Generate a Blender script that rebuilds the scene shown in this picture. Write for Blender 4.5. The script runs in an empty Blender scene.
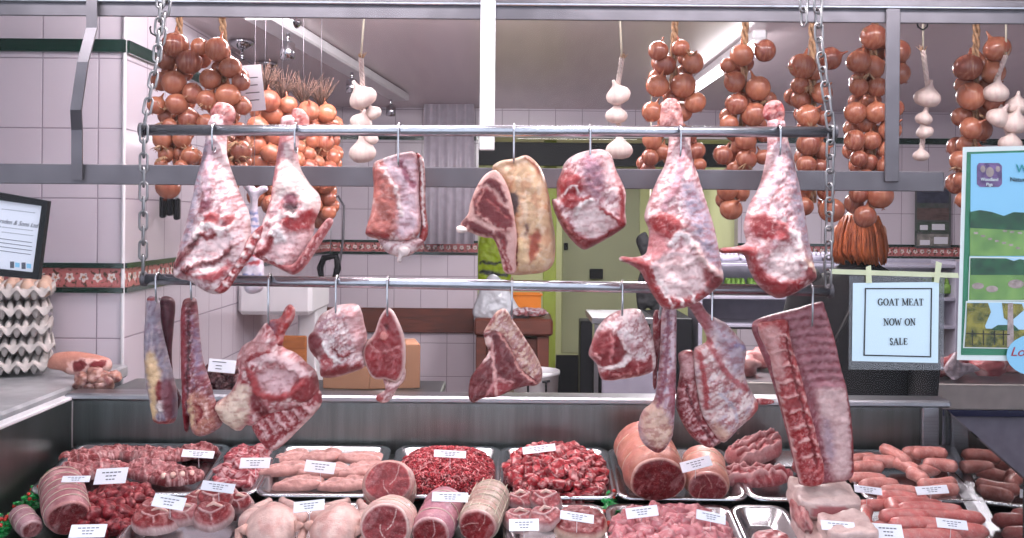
import bpy, math, random
import numpy as np
from mathutils import Vector, Matrix, noise
from mathutils.geometry import delaunay_2d_cdt
random.seed(7)
S = bpy.context.scene
COL = S.collection
PI = math.pi
# ------------------------------------------------------------------ camera
F = 1000.0; HX = 512.0; HY = 218.0; CZ = 1.6; ROLL = math.radians(0.5)
cam = bpy.data.cameras.new('camera'); co = bpy.data.objects.new('camera', cam); COL.objects.link(co)
cam.sensor_width = 36; cam.lens = 36 * F / 1024; cam.shift_y = -(269 - HY) / 1024
co.location = (0, 0, CZ); co.rotation_euler = (PI / 2, -ROLL, 0); S.camera = co
cam.clip_start = 0.05
# ------------------------------------------------------------------ world, view
w = bpy.data.worlds.new('street_daylight'); S.world = w; w.use_nodes = True
bgn = w.node_tree.nodes['Background']; bgn.inputs[0].default_value = (0.80, 0.86, 1.0, 1); bgn.inputs[1].default_value = 1.6
S.view_settings.view_transform = 'Standard'; S.view_settings.look = 'None'
S.view_settings.gamma = 1; S.view_settings.use_curve_mapping = False
S.view_settings.exposure = 0.12
def area(name, loc, sx, sy, power, rot=(0, 0, 0), col=(1, .95, .97), parent=None):
    l = bpy.data.lights.new(name, 'AREA'); l.shape = 'RECTANGLE'; l.size = sx; l.size_y = sy; l.energy = power; l.color = col
    o = bpy.data.objects.new(name, l); COL.objects.link(o); o.location = loc; o.rotation_euler = rot
    if parent:
        o.parent = parent; o.location = Vector(loc) - parent.location
    return o
P_WINDOW = 10; P_ROOM = 75; P_BACK = 44

# ------------------------------------------------------------------ pixel helpers
cR, sR = math.cos(ROLL), math.sin(ROLL)
def ray(px, py):
    u = (px - HX) / F; v = (py - HY) / F
    return u * cR + v * sR, u * sR - v * cR
def P(px, py, Y):
    a, b = ray(px, py); return Vector((a * Y, Y, CZ + b * Y))
DS = 0.2; SLOPE = math.atan(DS)
def D(px, py, h=0):      # point on the sloping deck of the counter, h above it
    a, b = ray(px, py); Y = (1.3 - h) / (DS - b); return Vector((a * Y, Y, CZ + b * Y))
def deckz(Y): return 0.30 + DS * Y
def K(ox, oy, s, pts): return [(ox + x / s, oy + y / s) for x, y in pts]
def lin(c):
    c = c / 255.0
    return c / 12.92 if c <= .04045 else ((c + .055) / 1.055) ** 2.4
def rgb(r, g, b): return (lin(r), lin(g), lin(b))
# ------------------------------------------------------------------ materials
def newmat(name):
    m = bpy.data.materials.new(name); m.use_nodes = True
    nt = m.node_tree; return m, nt, nt.nodes['Principled BSDF']
def link(nt, a, b): nt.links.new(a, b)
def mix(nt, fac, a, b, blend='MIX'):
    n = nt.nodes.new('ShaderNodeMix'); n.data_type = 'RGBA'; n.blend_type = blend
    for s, v in ((n.inputs[0], fac), (n.inputs[6], a), (n.inputs[7], b)):
        if hasattr(v, 'node'): nt.links.new(v, s)
        elif isinstance(v, (int, float)): s.default_value = v
        else: s.default_value = (*v, 1)
    return n.outputs[2]
def tex_noise(nt, vec, scale, detail=4, rough=.5, dist=0):
    n = nt.nodes.new('ShaderNodeTexNoise'); n.inputs['Scale'].default_value = scale
    n.inputs['Detail'].default_value = detail; n.inputs['Roughness'].default_value = rough; n.inputs['Distortion'].default_value = dist
    if vec is not None: nt.links.new(vec, n.inputs['Vector'])
    return n.outputs['Fac']
def ramp(nt, fac, a, b):
    n = nt.nodes.new('ShaderNodeMapRange'); n.inputs[1].default_value = a; n.inputs[2].default_value = b
    nt.links.new(fac, n.inputs[0]); return n.outputs[0]
def coord(nt, kind='Object', scale=None):
    t = nt.nodes.new('ShaderNodeTexCoord').outputs[kind]
    if scale:
        m = nt.nodes.new('ShaderNodeMapping'); m.inputs['Scale'].default_value = scale; nt.links.new(t, m.inputs[0]); return m.outputs[0]
    return t
def bump(nt, b, h, strength=.3, dist=.002):
    n = nt.nodes.new('ShaderNodeBump'); n.inputs['Strength'].default_value = strength; n.inputs['Distance'].default_value = dist
    nt.links.new(h, n.inputs['Height']); nt.links.new(n.outputs[0], b.inputs['Normal'])
def flat(name, c, rough=.5, metal=0, var=.08, nscale=20, bmp=0, bscale=80, spec=.5, stretch=None, coat=0, c2=None, tr=0):
    m, nt, b = newmat(name); v = coord(nt, 'Object', stretch)
    n = tex_noise(nt, v, nscale, 4)
    d = c2 if c2 else tuple(x * (1 - var * 2) for x in c)
    link(nt, mix(nt, ramp(nt, n, .35, .65), c, d), b.inputs['Base Color'])
    b.inputs['Roughness'].default_value = rough; b.inputs['Metallic'].default_value = metal
    b.inputs['Specular IOR Level'].default_value = spec; b.inputs['Coat Weight'].default_value = coat
    b.inputs['Transmission Weight'].default_value = tr
    if bmp: bump(nt, b, tex_noise(nt, v, bscale, 5), bmp, .003)
    return m
def mk_meat(name, rough=.42, coat=.06, mscale=70, gain=1.0):
    m, nt, b = newmat(name)
    at = nt.nodes.new('ShaderNodeAttribute'); at.attribute_name = 'Tint'
    v = coord(nt, 'Object')
    n1 = tex_noise(nt, v, mscale, 6, .6, 1.6)
    mask = ramp(nt, n1, .54, .66)
    mm = nt.nodes.new('ShaderNodeMath'); mm.operation = 'MULTIPLY'; link(nt, mask, mm.inputs[0]); link(nt, at.outputs['Alpha'], mm.inputs[1])
    c = mix(nt, mm.outputs[0], at.outputs['Color'], rgb(226, 190, 186))
    n2 = tex_noise(nt, v, 28, 5, .6)
    c = mix(nt, 1.0, c, mix(nt, ramp(nt, n2, .3, .7), tuple(gain * x for x in (.72, .62, .63)), tuple(gain * x for x in (1.12, 1.10, 1.10))), 'MULTIPLY')
    link(nt, c, b.inputs['Base Color'])
    b.inputs['Roughness'].default_value = rough; b.inputs['Coat Weight'].default_value = coat; b.inputs['Coat Roughness'].default_value = .2
    b.inputs['Subsurface Weight'].default_value = 0; b.inputs['Specular IOR Level'].default_value = .34
    bump(nt, b, tex_noise(nt, v, 130, 6, .6, .8), .55, .0035)
    return m
M = {}
M['meat'] = mk_meat('raw_meat')
M['cutmeat'] = mk_meat('cut_meat', .32, .15, 110)
M['casemeat'] = mk_meat('counter_meat', .42, .06, 70, .80)
M['casecut'] = mk_meat('counter_cut_meat', .34, .15, 110, .80)
M['steel'] = flat('brushed_steel', rgb(176, 176, 182), .3, 1, .1, 9, .25, 60, stretch=(.4, 6, 30))
M['case_steel'] = flat('counter_steel', rgb(126, 131, 130), .34, 1, .12, 6, .15, 40, stretch=(7, 1, .5))
M['rail'] = flat('rail_steel', rgb(186, 188, 196), .27, 1, .06, 30, .1, 80)
M['chain'] = flat('zinc_chain', rgb(150, 148, 150), .35, 1, .1, 40)
M['tray'] = flat('tray_steel', rgb(196, 198, 202), .22, 1, .05, 20)
M['darksteel'] = flat('bracket_steel', rgb(112, 108, 114), .5, .8, .1, 20)
M['bone'] = flat('bone', rgb(226, 204, 190), .45, 0, .1, 60, .3, 150, c2=rgb(205, 150, 140))
M['white'] = flat('white_plastic', rgb(222, 220, 224), .4, 0, .03, 8)
M['card'] = flat('label_card', rgb(228, 228, 236), .45, 0, .01, 8)
M['print'] = flat('label_print', rgb(92, 92, 104), .6)
M['black'] = flat('black_print', rgb(24, 24, 30), .5)
M['blackp'] = flat('black_plastic', rgb(20, 20, 24), .5, spec=.25)
M['marble'] = flat('grey_marble', rgb(176, 176, 180), .3, 0, .12, 14, c2=rgb(140, 142, 146), coat=.2)
M['pulp'] = flat('grey_egg_pulp', rgb(190, 182, 178), .9, 0, .08, 60, .5, 200)
M['egg'] = flat('egg_shell', rgb(196, 162, 142), .5, 0, .04, 30)
M['cardboard'] = flat('cardboard', rgb(150, 108, 82), .85, 0, .1, 10)
M['wood'] = flat('red_brown_wood', rgb(112, 58, 44), .5, 0, .25, 8, stretch=(1, 1, 9))
M['lightwood'] = flat('orange_wood', rgb(176, 106, 52), .5, 0, .2, 8, stretch=(1, 1, 9))
M['lime'] = flat('lime_paint', rgb(164, 184, 70), .5)
M['hivis'] = flat('lime_fabric', rgb(176, 205, 40), .8, 0, .15, 14, .5, 20)
M['greendoor'] = flat('pale_green_panel', rgb(182, 188, 150), .45, 0, .05, 3)
M['greenwall'] = flat('pale_green_plaster', rgb(178, 182, 142), .8, 0, .05, 3)
M['orange'] = flat('orange_plastic', rgb(228, 130, 24), .4)
M['redfloor'] = flat('dark_red_tile_floor', rgb(92, 58, 46), .4, 0, .2, 6)
M['ceiling'] = flat('ceiling_panel', rgb(214, 198, 200), .25, 0, .03, 2, .05, 3, stretch=(8, 1, 1), spec=.6)
M['tape'] = flat('masking_tape', rgb(222, 224, 186), .7)
M['cord'] = flat('cream_cord', rgb(206, 196, 176), .8)
M['plait'] = flat('dry_straw', rgb(190, 150, 116), .85, 0, .25, 70, .5, 200, c2=rgb(128, 92, 66))
M['garlic'] = flat('garlic_skin', rgb(210, 190, 180), .5, 0, .1, 30, .3, 120, stretch=(3, 3, .6), c2=rgb(198, 170, 165))
M['green'] = flat('green_plastic_leaf', rgb(18, 150, 70), .4, 0, .3, 60)
M['redberry'] = flat('red_plastic_berry', rgb(190, 40, 30), .35)
M['greencart'] = flat('green_carton', rgb(120, 160, 70), .85, 0, .15, 30)
M['coat'] = flat('black_coat_cloth', rgb(20, 19, 24), .85, 0, .2, 30, .3, 90)
M['skin'] = flat('skin', rgb(205, 150, 125), .5)
M['shoe'] = flat('black_leather', rgb(22, 20, 20), .4)
M['chrome'] = flat('chrome', rgb(200, 200, 205), .12, 1)
M['greentrim'] = flat('dark_green_glaze', rgb(18, 52, 42), .15, 0, .2, 20, coat=.5)
M['bluestripe'] = flat('navy_trim', rgb(28, 30, 80), .4)
M['bag'] = flat('crumpled_poly_bag', rgb(205, 208, 216), .25, 0, .1, 20, .7, 25)
M['greyplastic'] = flat('lilac_grey_panel', rgb(150, 146, 162), .45)
M['dirty'] = flat('dark_dry_herbs', rgb(96, 70, 60), .9, 0, .3, 50)
M['linen'] = flat('beige_counter_front', rgb(176, 168, 164), .4)
M['facade'] = flat('facade_paint', rgb(120, 118, 120), .7)
M['paving'] = flat('paving', rgb(120, 118, 116), .9)
def mk_hair():
    m, nt, b = newmat('auburn_hair'); v = coord(nt, 'Object', (60, 60, 5)); n = tex_noise(nt, v, 2.5, 4)
    link(nt, mix(nt, ramp(nt, n, .3, .7), rgb(196, 104, 52), rgb(110, 46, 22)), b.inputs['Base Color']); b.inputs['Roughness'].default_value = .45
    bump(nt, b, n, .8, .01); return m
M['hair'] = mk_hair()
def mk_onion():
    m, nt, b = newmat('onion_skin'); v = coord(nt, 'Object')
    mp = nt.nodes.new('ShaderNodeMapping'); link(nt, v, mp.inputs[0]); mp.inputs['Scale'].default_value = (90, 90, 9)
    n = tex_noise(nt, mp.outputs[0], 1.6, 5, .6)
    oi = nt.nodes.new('ShaderNodeObjectInfo')
    base = mix(nt, oi.outputs['Random'], rgb(170, 100, 74), rgb(126, 64, 52))
    c = mix(nt, ramp(nt, n, .45, .85), base, rgb(196, 138, 106))
    n2 = tex_noise(nt, v, 18, 3)
    c = mix(nt, ramp(nt, n2, .55, .8), c, rgb(120, 50, 42))
    link(nt, c, b.inputs['Base Color']); b.inputs['Roughness'].default_value = .27
    b.inputs['Coat Weight'].default_value = .25
    bump(nt, b, n, .25, .001); return m
M['onion'] = mk_onion()
def mk_glass(name, base=.03, amt=1.0, tint=(1, 1, 1), mx=.6):
    m = bpy.data.materials.new(name); m.use_nodes = True; nt = m.node_tree; nt.nodes.clear()
    o = nt.nodes.new('ShaderNodeOutputMaterial'); mx_ = nt.nodes.new('ShaderNodeMixShader')
    t = nt.nodes.new('ShaderNodeBsdfTransparent'); t.inputs[0].default_value = (*tint, 1)
    g = nt.nodes.new('ShaderNodeBsdfGlossy'); g.inputs['Roughness'].default_value = .02
    fr = nt.nodes.new('ShaderNodeFresnel'); fr.inputs[0].default_value = 1.45
    mr = nt.nodes.new('ShaderNodeMath'); mr.operation = 'MULTIPLY_ADD'; mr.inputs[1].default_value = amt; mr.inputs[2].default_value = base; mr.use_clamp = True
    nt.links.new(fr.outputs[0], mr.inputs[0]); nt.links.new(mr.outputs[0], mx_.inputs[0])
    nt.links.new(t.outputs[0], mx_.inputs[1]); nt.links.new(g.outputs[0], mx_.inputs[2]); nt.links.new(mx_.outputs[0], o.inputs[0])
    return m
M['glass'] = mk_glass('window_glass', 0, .14)
M['sideglass'] = mk_glass('counter_glass', .12, 1.2, (.8, .82, .84))
M['sleeve'] = mk_glass('clear_plastic_sleeve', .06, 1.0, (.62, .62, .66))
def mk_emit(name, c, s):
    m, nt, b = newmat(name); b.inputs['Base Color'].default_value = (.9, .9, .9, 1)
    b.inputs['Emission Color'].default_value = (*c, 1); b.inputs['Emission Strength'].default_value = s; return m
M['tube'] = mk_emit('lit_fluorescent_tube', (1, .95, 1), 14)
def mk_tiles(name, axis, c=rgb(214, 204, 214), tw=.2, th=.25, z0=.093):
    m, nt, b = newmat(name); g = nt.nodes.new('ShaderNodeNewGeometry')
    sp = nt.nodes.new('ShaderNodeSeparateXYZ'); link(nt, g.outputs['Position'], sp.inputs[0])
    def line(out, size, off, gw=.0022):
        a = nt.nodes.new('ShaderNodeMath'); a.operation = 'ADD'; a.inputs[1].default_value = 50 * size + off; link(nt, out, a.inputs[0])
        q = nt.nodes.new('ShaderNodeMath'); q.operation = 'PINGPONG'; q.inputs[1].default_value = size / 2; link(nt, a.outputs[0], q.inputs[0])
        return ramp(nt, q.outputs[0], gw * .5, gw * 1.6)
    l1 = line(sp.outputs[axis], tw, 0. if axis == 'Y' else .08); l2 = line(sp.outputs['Z'], th, z0)
    mn = nt.nodes.new('ShaderNodeMath'); mn.operation = 'MINIMUM'; link(nt, l1, mn.inputs[0]); link(nt, l2, mn.inputs[1])
    n = tex_noise(nt, g.outputs['Position'], 1.2, 3)
    tile = mix(nt, n, c, tuple(x * .86 for x in c))
    link(nt, mix(nt, mn.outputs[0], rgb(150, 138, 150), tile), b.inputs['Base Color'])
    b.inputs['Roughness'].default_value = .16; bump(nt, b, mn.outputs[0], .5, .002); return m
M['tileX'] = mk_tiles('white_wall_tiles_front', 'X'); M['tileY'] = mk_tiles('white_wall_tiles_side', 'Y')
def mk_border(name, axis):
    m, nt, b = newmat(name); g = nt.nodes.new('ShaderNodeNewGeometry')
    sp = nt.nodes.new('ShaderNodeSeparateXYZ'); link(nt, g.outputs['Position'], sp.inputs[0])
    def math_(op, a, v=None, v2=None):
        n = nt.nodes.new('ShaderNodeMath'); n.operation = op
        for i, x in enumerate((a, v, v2)):
            if x is None: continue
            if hasattr(x, 'node'): link(nt, x, n.inputs[i])
            else: n.inputs[i].default_value = x
        return n.outputs[0]
    u = math_('SUBTRACT', math_('PINGPONG', math_('ADD', sp.outputs[axis], 10.0), .05), .025)
    v = math_('SUBTRACT', sp.outputs['Z'], 1.375)
    d = math_('SQRT', math_('ADD', math_('MULTIPLY', u, u), math_('MULTIPLY', v, v)))
    ang = math_('SINE', math_('MULTIPLY', math_('ARCTAN2', v, u), 5.0))
    dd = math_('ADD', d, math_('MULTIPLY', ang, .003))
    c = mix(nt, ramp(nt, dd, .014, .016), rgb(224, 214, 210), rgb(186, 110, 108))
    n = tex_noise(nt, g.outputs['Position'], 55, 2)
    c = mix(nt, ramp(nt, n, .56, .6), c, rgb(84, 62, 52))
    c = mix(nt, ramp(nt, dd, .004, .006), rgb(190, 120, 90), c)
    link(nt, c, b.inputs['Base Color']); b.inputs['Roughness'].default_value = .2; return m
M['borderX'] = mk_border('floral_border_front', 'X'); M['borderY'] = mk_border('floral_border_side', 'Y')

# ------------------------------------------------------------------ object helpers
def props(o, label=None, cat=None, group=None, kind=None):
    if label: o['label'] = label
    if cat: o['category'] = cat
    if group: o['group'] = group
    if kind: o['kind'] = kind
    return o
def thing(name, label, cat, loc=(0, 0, 0), group=None):
    o = bpy.data.objects.new(name, None); COL.objects.link(o); o.location = loc; o.empty_display_size = .05
    return props(o, label, cat, group)
def mk(name, verts, faces, mat, parent=None, org=None, smooth=True, tint=None, local=False):
    """links ONE mesh object; verts are world coordinates unless local"""
    me = bpy.data.meshes.new(name)
    off = Vector((0, 0, 0))
    if not local:
        if parent is not None:
            p = parent
            while p is not None: off = off + p.location; p = p.parent
        if org is not None: off = off + (Vector(org) - (off if parent else Vector((0, 0, 0))))
    v = np.array([tuple(x) for x in verts], dtype=float) - np.array(tuple(off))
    me.from_pydata(v.tolist(), [], faces); me.update()
    if smooth: me.polygons.foreach_set('use_smooth', [True] * len(me.polygons))
    if tint is not None:
        a = me.color_attributes.new('Tint', 'FLOAT_COLOR', 'POINT')
        a.data.foreach_set('color', np.asarray(tint, dtype=np.float32).ravel())
    mats = mat if isinstance(mat, (list, tuple)) else [mat]
    for q in mats: me.materials.append(q)
    o = bpy.data.objects.new(name, me); COL.objects.link(o)
    if parent is not None:
        o.parent = parent
        if org is not None:
            pl = Vector((0, 0, 0)); p = parent
            while p is not None: pl = pl + p.location; p = p.parent
            o.location = Vector(org) - pl
    elif org is not None: o.location = org
    return o
class MB:
    def __init__(s): s.v = []; s.f = []
    def add(s, v, f):
        k = len(s.v); s.v += [tuple(x) for x in v]; s.f += [tuple(i + k for i in q) for q in f]
    def box(s, c, sz, R=None, bev=0):
        hx, hy, hz = sz[0] / 2, sz[1] / 2, sz[2] / 2; c = Vector(c)
        if bev:
            b = bev; vs = []; fs = []
            pts = []
            for z, q in ((-hz, b), (-hz + b, 0), (hz - b, 0), (hz, b)):
                ring = []
                for (sx, sy) in ((1, -1), (1, 1), (-1, 1), (-1, -1)):
                    cx, cy = sx * (hx - b), sy * (hy - b)
                    e = b - q
                    if sx * sy < 0: ring += [(cx + 0 * sx, cy + sy * e), (cx + sx * e, cy)] if sx > 0 else [(cx, cy + sy * e), (cx + sx * e, cy)]
                    else: ring += [(cx + sx * e, cy), (cx, cy + sy * e)]
                pts.append([Vector((x, y, z)) for x, y in ring])
            n = 8
            for r in pts: vs += r
            for k in range(3):
                for i in range(n): fs.append((k * n + i, k * n + (i + 1) % n, (k + 1) * n + (i + 1) % n, (k + 1) * n + i))
            fs.append(tuple(range(n - 1, -1, -1))); fs.append(tuple(range(3 * n, 4 * n)))
        else:
            vs = [Vector((x, y, z)) for x in (-hx, hx) for y in (-hy, hy) for z in (-hz, hz)]
            fs = [(0, 1, 3, 2), (4, 6, 7, 5), (0, 4, 5, 1), (2, 3, 7, 6), (0, 2, 6, 4), (1, 5, 7, 3)]
        if R is not None: vs = [R @ v for v in vs]
        s.add([v + c for v in vs], fs); return s
    def tube(s, pts, r, n=8, caps=True, closed=False):
        pts = [Vector(p) for p in pts]; m = len(pts)
        rs = r if isinstance(r, (list, tuple)) else [r] * m
        vs = []; prev = None
        for i, p in enumerate(pts):
            if closed: t = pts[(i + 1) % m] - pts[i - 1]
            else: t = pts[min(i + 1, m - 1)] - pts[max(i - 1, 0)]
            t.normalize()
            if prev is None:
                a = Vector((0, 0, 1)) if abs(t.z) < .9 else Vector((1, 0, 0)); nrm = t.cross(a).normalized()
            else:
                nrm = prev - t * prev.dot(t)
                nrm = nrm.normalized() if nrm.length > 1e-6 else t.orthogonal().normalized()
            prev = nrm; b = t.cross(nrm)
            vs += [p + (nrm * math.cos(2 * PI * k / n) + b * math.sin(2 * PI * k / n)) * rs[i] for k in range(n)]
        fs = []
        for i in range(m if closed else m - 1):
            j = (i + 1) % m
            for k in range(n): fs.append((i * n + k, i * n + (k + 1) % n, j * n + (k + 1) % n, j * n + k))
        if caps and not closed: fs.append(tuple(range(n - 1, -1, -1))); fs.append(tuple((m - 1) * n + k for k in range(n)))
        s.add(vs, fs); return s
    def lathe(s, prof, c, n=20, R=None, sx=1, sy=1):
        c = Vector(c); vs = []; fs = []
        for r, z in prof:
            for k in range(n):
                v = Vector((r * math.cos(2 * PI * k / n) * sx, r * math.sin(2 * PI * k / n) * sy, z))
                vs.append((R @ v if R is not None else v) + c)
        for i in range(len(prof) - 1):
            for k in range(n): fs.append((i * n + k, i * n + (k + 1) % n, (i + 1) * n + (k + 1) % n, (i + 1) * n + k))
        fs.append(tuple(range(n - 1, -1, -1))); fs.append(tuple((len(prof) - 1) * n + k for k in range(n)))
        s.add(vs, fs); return s
    def ell(s, c, r, n=14, m=9, R=None):
        prof = [(max(math.sin(PI * i / m), .02), -math.cos(PI * i / m)) for i in range(m + 1)]
        c = Vector(c); vs = []; fs = []
        for a, z in prof:
            for k in range(n):
                v = Vector((a * math.cos(2 * PI * k / n) * r[0], a * math.sin(2 * PI * k / n) * r[1], z * r[2]))
                vs.append((R @ v if R is not None else v) + c)
        for i in range(m):
            for k in range(n): fs.append((i * n + k, i * n + (k + 1) % n, (i + 1) * n + (k + 1) % n, (i + 1) * n + k))
        fs.append(tuple(range(n - 1, -1, -1))); fs.append(tuple(m * n + k for k in range(n)))
        s.add(vs, fs); return s
    def out(s, name, mat, parent=None, org=None, smooth=False, tint=None, local=False):
        return mk(name, s.v, s.f, mat, parent, org, smooth, tint, local)
def struct(o): o['kind'] = 'structure'; return o
def Rz(a): return Matrix.Rotation(a, 3, 'Z')
def Rx(a): return Matrix.Rotation(a, 3, 'X')
def Ry(a): return Matrix.Rotation(a, 3, 'Y')
def copy_tree(o, parent=None):
    c = o.copy(); COL.objects.link(c); c.parent = parent
    for ch in o.children: copy_tree(ch, c)
    return c
def slab_px(name, x0, y0, x1, y1, Y, th, mat, parent=None, org=None, bev=.002):
    a = P(x0, (y0 + y1) / 2, Y).x; b = P(x1, (y0 + y1) / 2, Y).x; t = P((x0 + x1) / 2, y0, Y).z; u = P((x0 + x1) / 2, y1, Y).z
    return MB().box(((a + b) / 2, Y + th / 2, (t + u) / 2), (b - a, th, t - u), bev=bev).out(name, mat, parent, org)

# ------------------------------------------------------------------ relief: closed, inflated body from an outline, with its own tints
def crom(pts, sp, closed=True):
    pts = [np.array(p, float) for p in pts]; n = len(pts); out = []
    for i in range(n if closed else n - 1):
        p0, p1, p2, p3 = (pts[(i - 1) % n] if closed or i else pts[0]), pts[i], pts[(i + 1) % n], (pts[(i + 2) % n] if closed or i < n - 2 else pts[-1])
        k = max(2, int(np.linalg.norm(p2 - p1) / sp))
        for j in range(k):
            t = j / k
            out.append(.5 * ((2 * p1) + (-p0 + p2) * t + (2 * p0 - 5 * p1 + 4 * p2 - p3) * t * t + (-p0 + 3 * p1 - 3 * p2 + p3) * t ** 3))
    if not closed: out.append(pts[-1])
    return np.array(out)
def segdist(Q, A, closed=True):
    B = np.roll(A, -1, 0) if closed else A[1:]
    A0 = A if closed else A[:-1]
    d = B - A0; L = (d ** 2).sum(1) + 1e-9
    best = np.full(len(Q), 1e9)
    for i in range(len(A0)):
        q = Q - A0[i]; t = np.clip((q @ d[i]) / L[i], 0, 1)
        e = q - t[:, None] * d[i]; best = np.minimum(best, (e ** 2).sum(1))
    return np.sqrt(best)
def inside(Q, A):
    B = np.roll(A, -1, 0); r = np.zeros(len(Q), bool)
    for (x1, y1), (x2, y2) in zip(A, B):
        if y1 == y2: continue
        c = ((Q[:, 1] < y1) != (Q[:, 1] < y2)) & (Q[:, 0] < (x2 - x1) * (Q[:, 1] - y1) / (y2 - y1) + x1)
        r ^= c
    return r
def vnoise(Q, sx, sy=None, ang=0, seed=0, z=0.0):
    sy = sy or sx; ca, sa = math.cos(ang), math.sin(ang)
    U = (Q[:, 0] * ca + Q[:, 1] * sa) / sx; V = (-Q[:, 0] * sa + Q[:, 1] * ca) / sy
    return np.array([noise.fractal((u + seed * 7.3, v + seed * 3.1, z + seed), 1, 2, 3) for u, v in zip(U, V)])
FAT = rgb(226, 204, 198); RED = rgb(150, 38, 44); DRED = rgb(104, 22, 32); PINK = rgb(205, 128, 128); SILV = rgb(176, 160, 178)
CREAM = rgb(224, 190, 150); WHT = rgb(236, 222, 218); ORNG = rgb(206, 116, 100); PURP = rgb(128, 68, 84); GREY = rgb(150, 150, 170)
def relief(outline, sp=1.8, tf=.05, tb=None, R=None, base=FAT, marb=.2, patches=(), strokes=(), mottle=(), lump=.006, lscale=16, seed=1, warp=1.6, edge=None, ang0=.5, fa=1.0, pm=.00247, roundness=1.25):
    A = crom(outline, sp); tb = tf if tb is None else tb
    x0, y0 = A.min(0); x1, y1 = A.max(0)
    gx, gy = np.meshgrid(np.arange(x0, x1, sp), np.arange(y0, y1, sp * .87)); gx = gx + (np.arange(gx.shape[0]) % 2)[:, None] * sp / 2
    G = np.c_[gx.ravel(), gy.ravel()]; G = G[inside(G, A)]; G = G[segdist(G, A) > sp * .55]
    V = np.vstack([A, G]); nb = len(A)
    res = delaunay_2d_cdt([Vector(v) for v in V], [], [list(range(nb))], 1, 1e-5)
    V2 = np.array([tuple(v) for v in res[0]]); faces = res[2]
    d = segdist(V2, A); lump *= .85; mx = d.max(); R = min(R or 1e9, mx)
    onb = d < 1e-3
    # local half-width, so that narrow necks are round rather than as deep as the body
    dm = d.copy(); rad = min(R, mx) * .9 + 1e-6
    for i0 in range(0, len(V2), 800):
        dd_ = np.sqrt(((V2[i0:i0 + 800, None, :] - V2[None, :, :]) ** 2).sum(2)); dm[i0:i0 + 800] = np.where(dd_ < rad, d[None, :] * (1 - .15 * dd_ / rad), 0).max(1)
    sm = dm.copy()
    for i0 in range(0, len(V2), 800):
        dd_ = np.sqrt(((V2[i0:i0 + 800, None, :] - V2[None, :, :]) ** 2).sum(2)); w_ = np.clip(1 - dd_ / (rad * .8), 0, 1); sm[i0:i0 + 800] = (w_ * dm[None, :]).sum(1) / (w_.sum(1) + 1e-9)
    dm = np.minimum(np.maximum(np.minimum(sm, dm * 1.1), d), R)
    lim = np.clip(dm * pm * roundness / max(tf, tb), 0, 1)
    t = np.clip(d / np.maximum(dm, 1e-6), 0, 1); h = np.sqrt(np.clip(1 - (1 - t) ** 2, 0, 1)) * lim
    lm = vnoise(V2, lscale, seed=seed)
    W = V2 + np.c_[vnoise(V2, 5, seed=seed + 5), vnoise(V2, 5, seed=seed + 9)] * warp * 1.5
    hf = h * tf + lm * lump * h; hb = h * tb + lm * lump * h * .6
    hf = hf + vnoise(V2, 4.5, seed=seed + 3) * .0028 * h
    n = len(V2)
    col = np.tile(np.array([*base, marb]), (n, 1))
    bcol = col.copy()
    fine = [(rgb(242, 228, 224), 2.2, 8, ang0, .17, .40 * fa), (rgb(150, 48, 58), 2.4, 9, ang0 + .4, .15, .62 * fa)] if marb > .15 else []
    for mt in list(mottle) + fine:      # (colour, sx, sy, angle, threshold, amount)
        c, sx, sy, an, thr, am = mt[:6]; q = vnoise(V2, sx, sy, an, seed + 11 + sx)
        wgt = (np.clip((q - thr) / .12, 0, 1) * am)[:, None]
        cc = np.array([*c, marb]); col = col * (1 - wgt) + cc * wgt; bcol = bcol * (1 - wgt) + cc * wgt
        hf = hf + wgt[:, 0] * h * .001
    ops = [('p',) + tuple(p) for p in patches] + [('s',) + tuple(s) for s in strokes]
    for op in ops:
        if op[0] == 'p':      # polygon, colour, feather, height, marb
            poly, c = op[1], op[2]; fe = op[3] if len(op) > 3 else 1.5; hh = op[4] if len(op) > 4 else 0; mb = op[5] if len(op) > 5 else marb
            Ap = crom(poly, max(sp, 2)); sd = segdist(W, Ap) * np.where(inside(W, Ap), 1, -1)
            wg = np.clip(.5 + sd / (2 * fe), 0, 1)
        else:                 # polyline, width, colour, height, marb
            poly, wd, c = op[1], op[2], op[3]; hh = op[4] if len(op) > 4 else 0; mb = op[5] if len(op) > 5 else 0
            Ap = crom(poly, max(sp, 2), False); dd = segdist(W, Ap, False)
            wg = np.clip(1.5 - dd / wd * 1.0, 0, 1) if wd > 0 else 0
            wg = wg * wg * (3 - 2 * wg)
        if c is not None:
            ww = wg[:, None]; col = col * (1 - ww) + np.array([*c, mb]) * ww
        hf = hf + wg * hh * np.clip(h * 1.5, 0, 1)
    if edge:                  # (colour, width) rim such as a fat cap
        ww = np.clip(1.5 - d / edge[1], 0, 1)[:, None]; col = col * (1 - ww) + np.array([*edge[0], marb]) * ww; bcol = bcol * (1 - ww) + np.array([*edge[0], marb]) * ww
    for (c, sx, sy, an, thr, am) in fine:
        am = am * (.35 if c[1] > .4 else 1.1)
        q = vnoise(V2, sx * 1.2, sy, an + .5, seed + 31 + sx); wgt = (np.clip((q - thr) / .12, 0, 1) * am * .6)[:, None]
        col = col * (1 - wgt) + np.array([*c, marb]) * wgt
    for A_ in (col, bcol):      # meat that is redder is also darker
        sat = np.clip(1 - A_[:, 1] / np.maximum(A_[:, 0], 1e-4), 0, 1); k_ = np.clip(sat - .3, 0, 1) / .7; A_[:, 0] *= 1 - .36 * k_; A_[:, 1:3] *= (1 - .58 * k_)[:, None]; A_[:, 3] *= 1 - .5 * k_
    hf[onb] = 0; hb[onb] = 0
    hb = np.maximum(hb, 0); hf = np.where(onb, 0, np.maximum(hf, 0.0005))
    # stitch front and back on the shared rim
    idx = np.arange(n); bmap = np.where(onb, idx, -1); k = n; order = []
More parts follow.
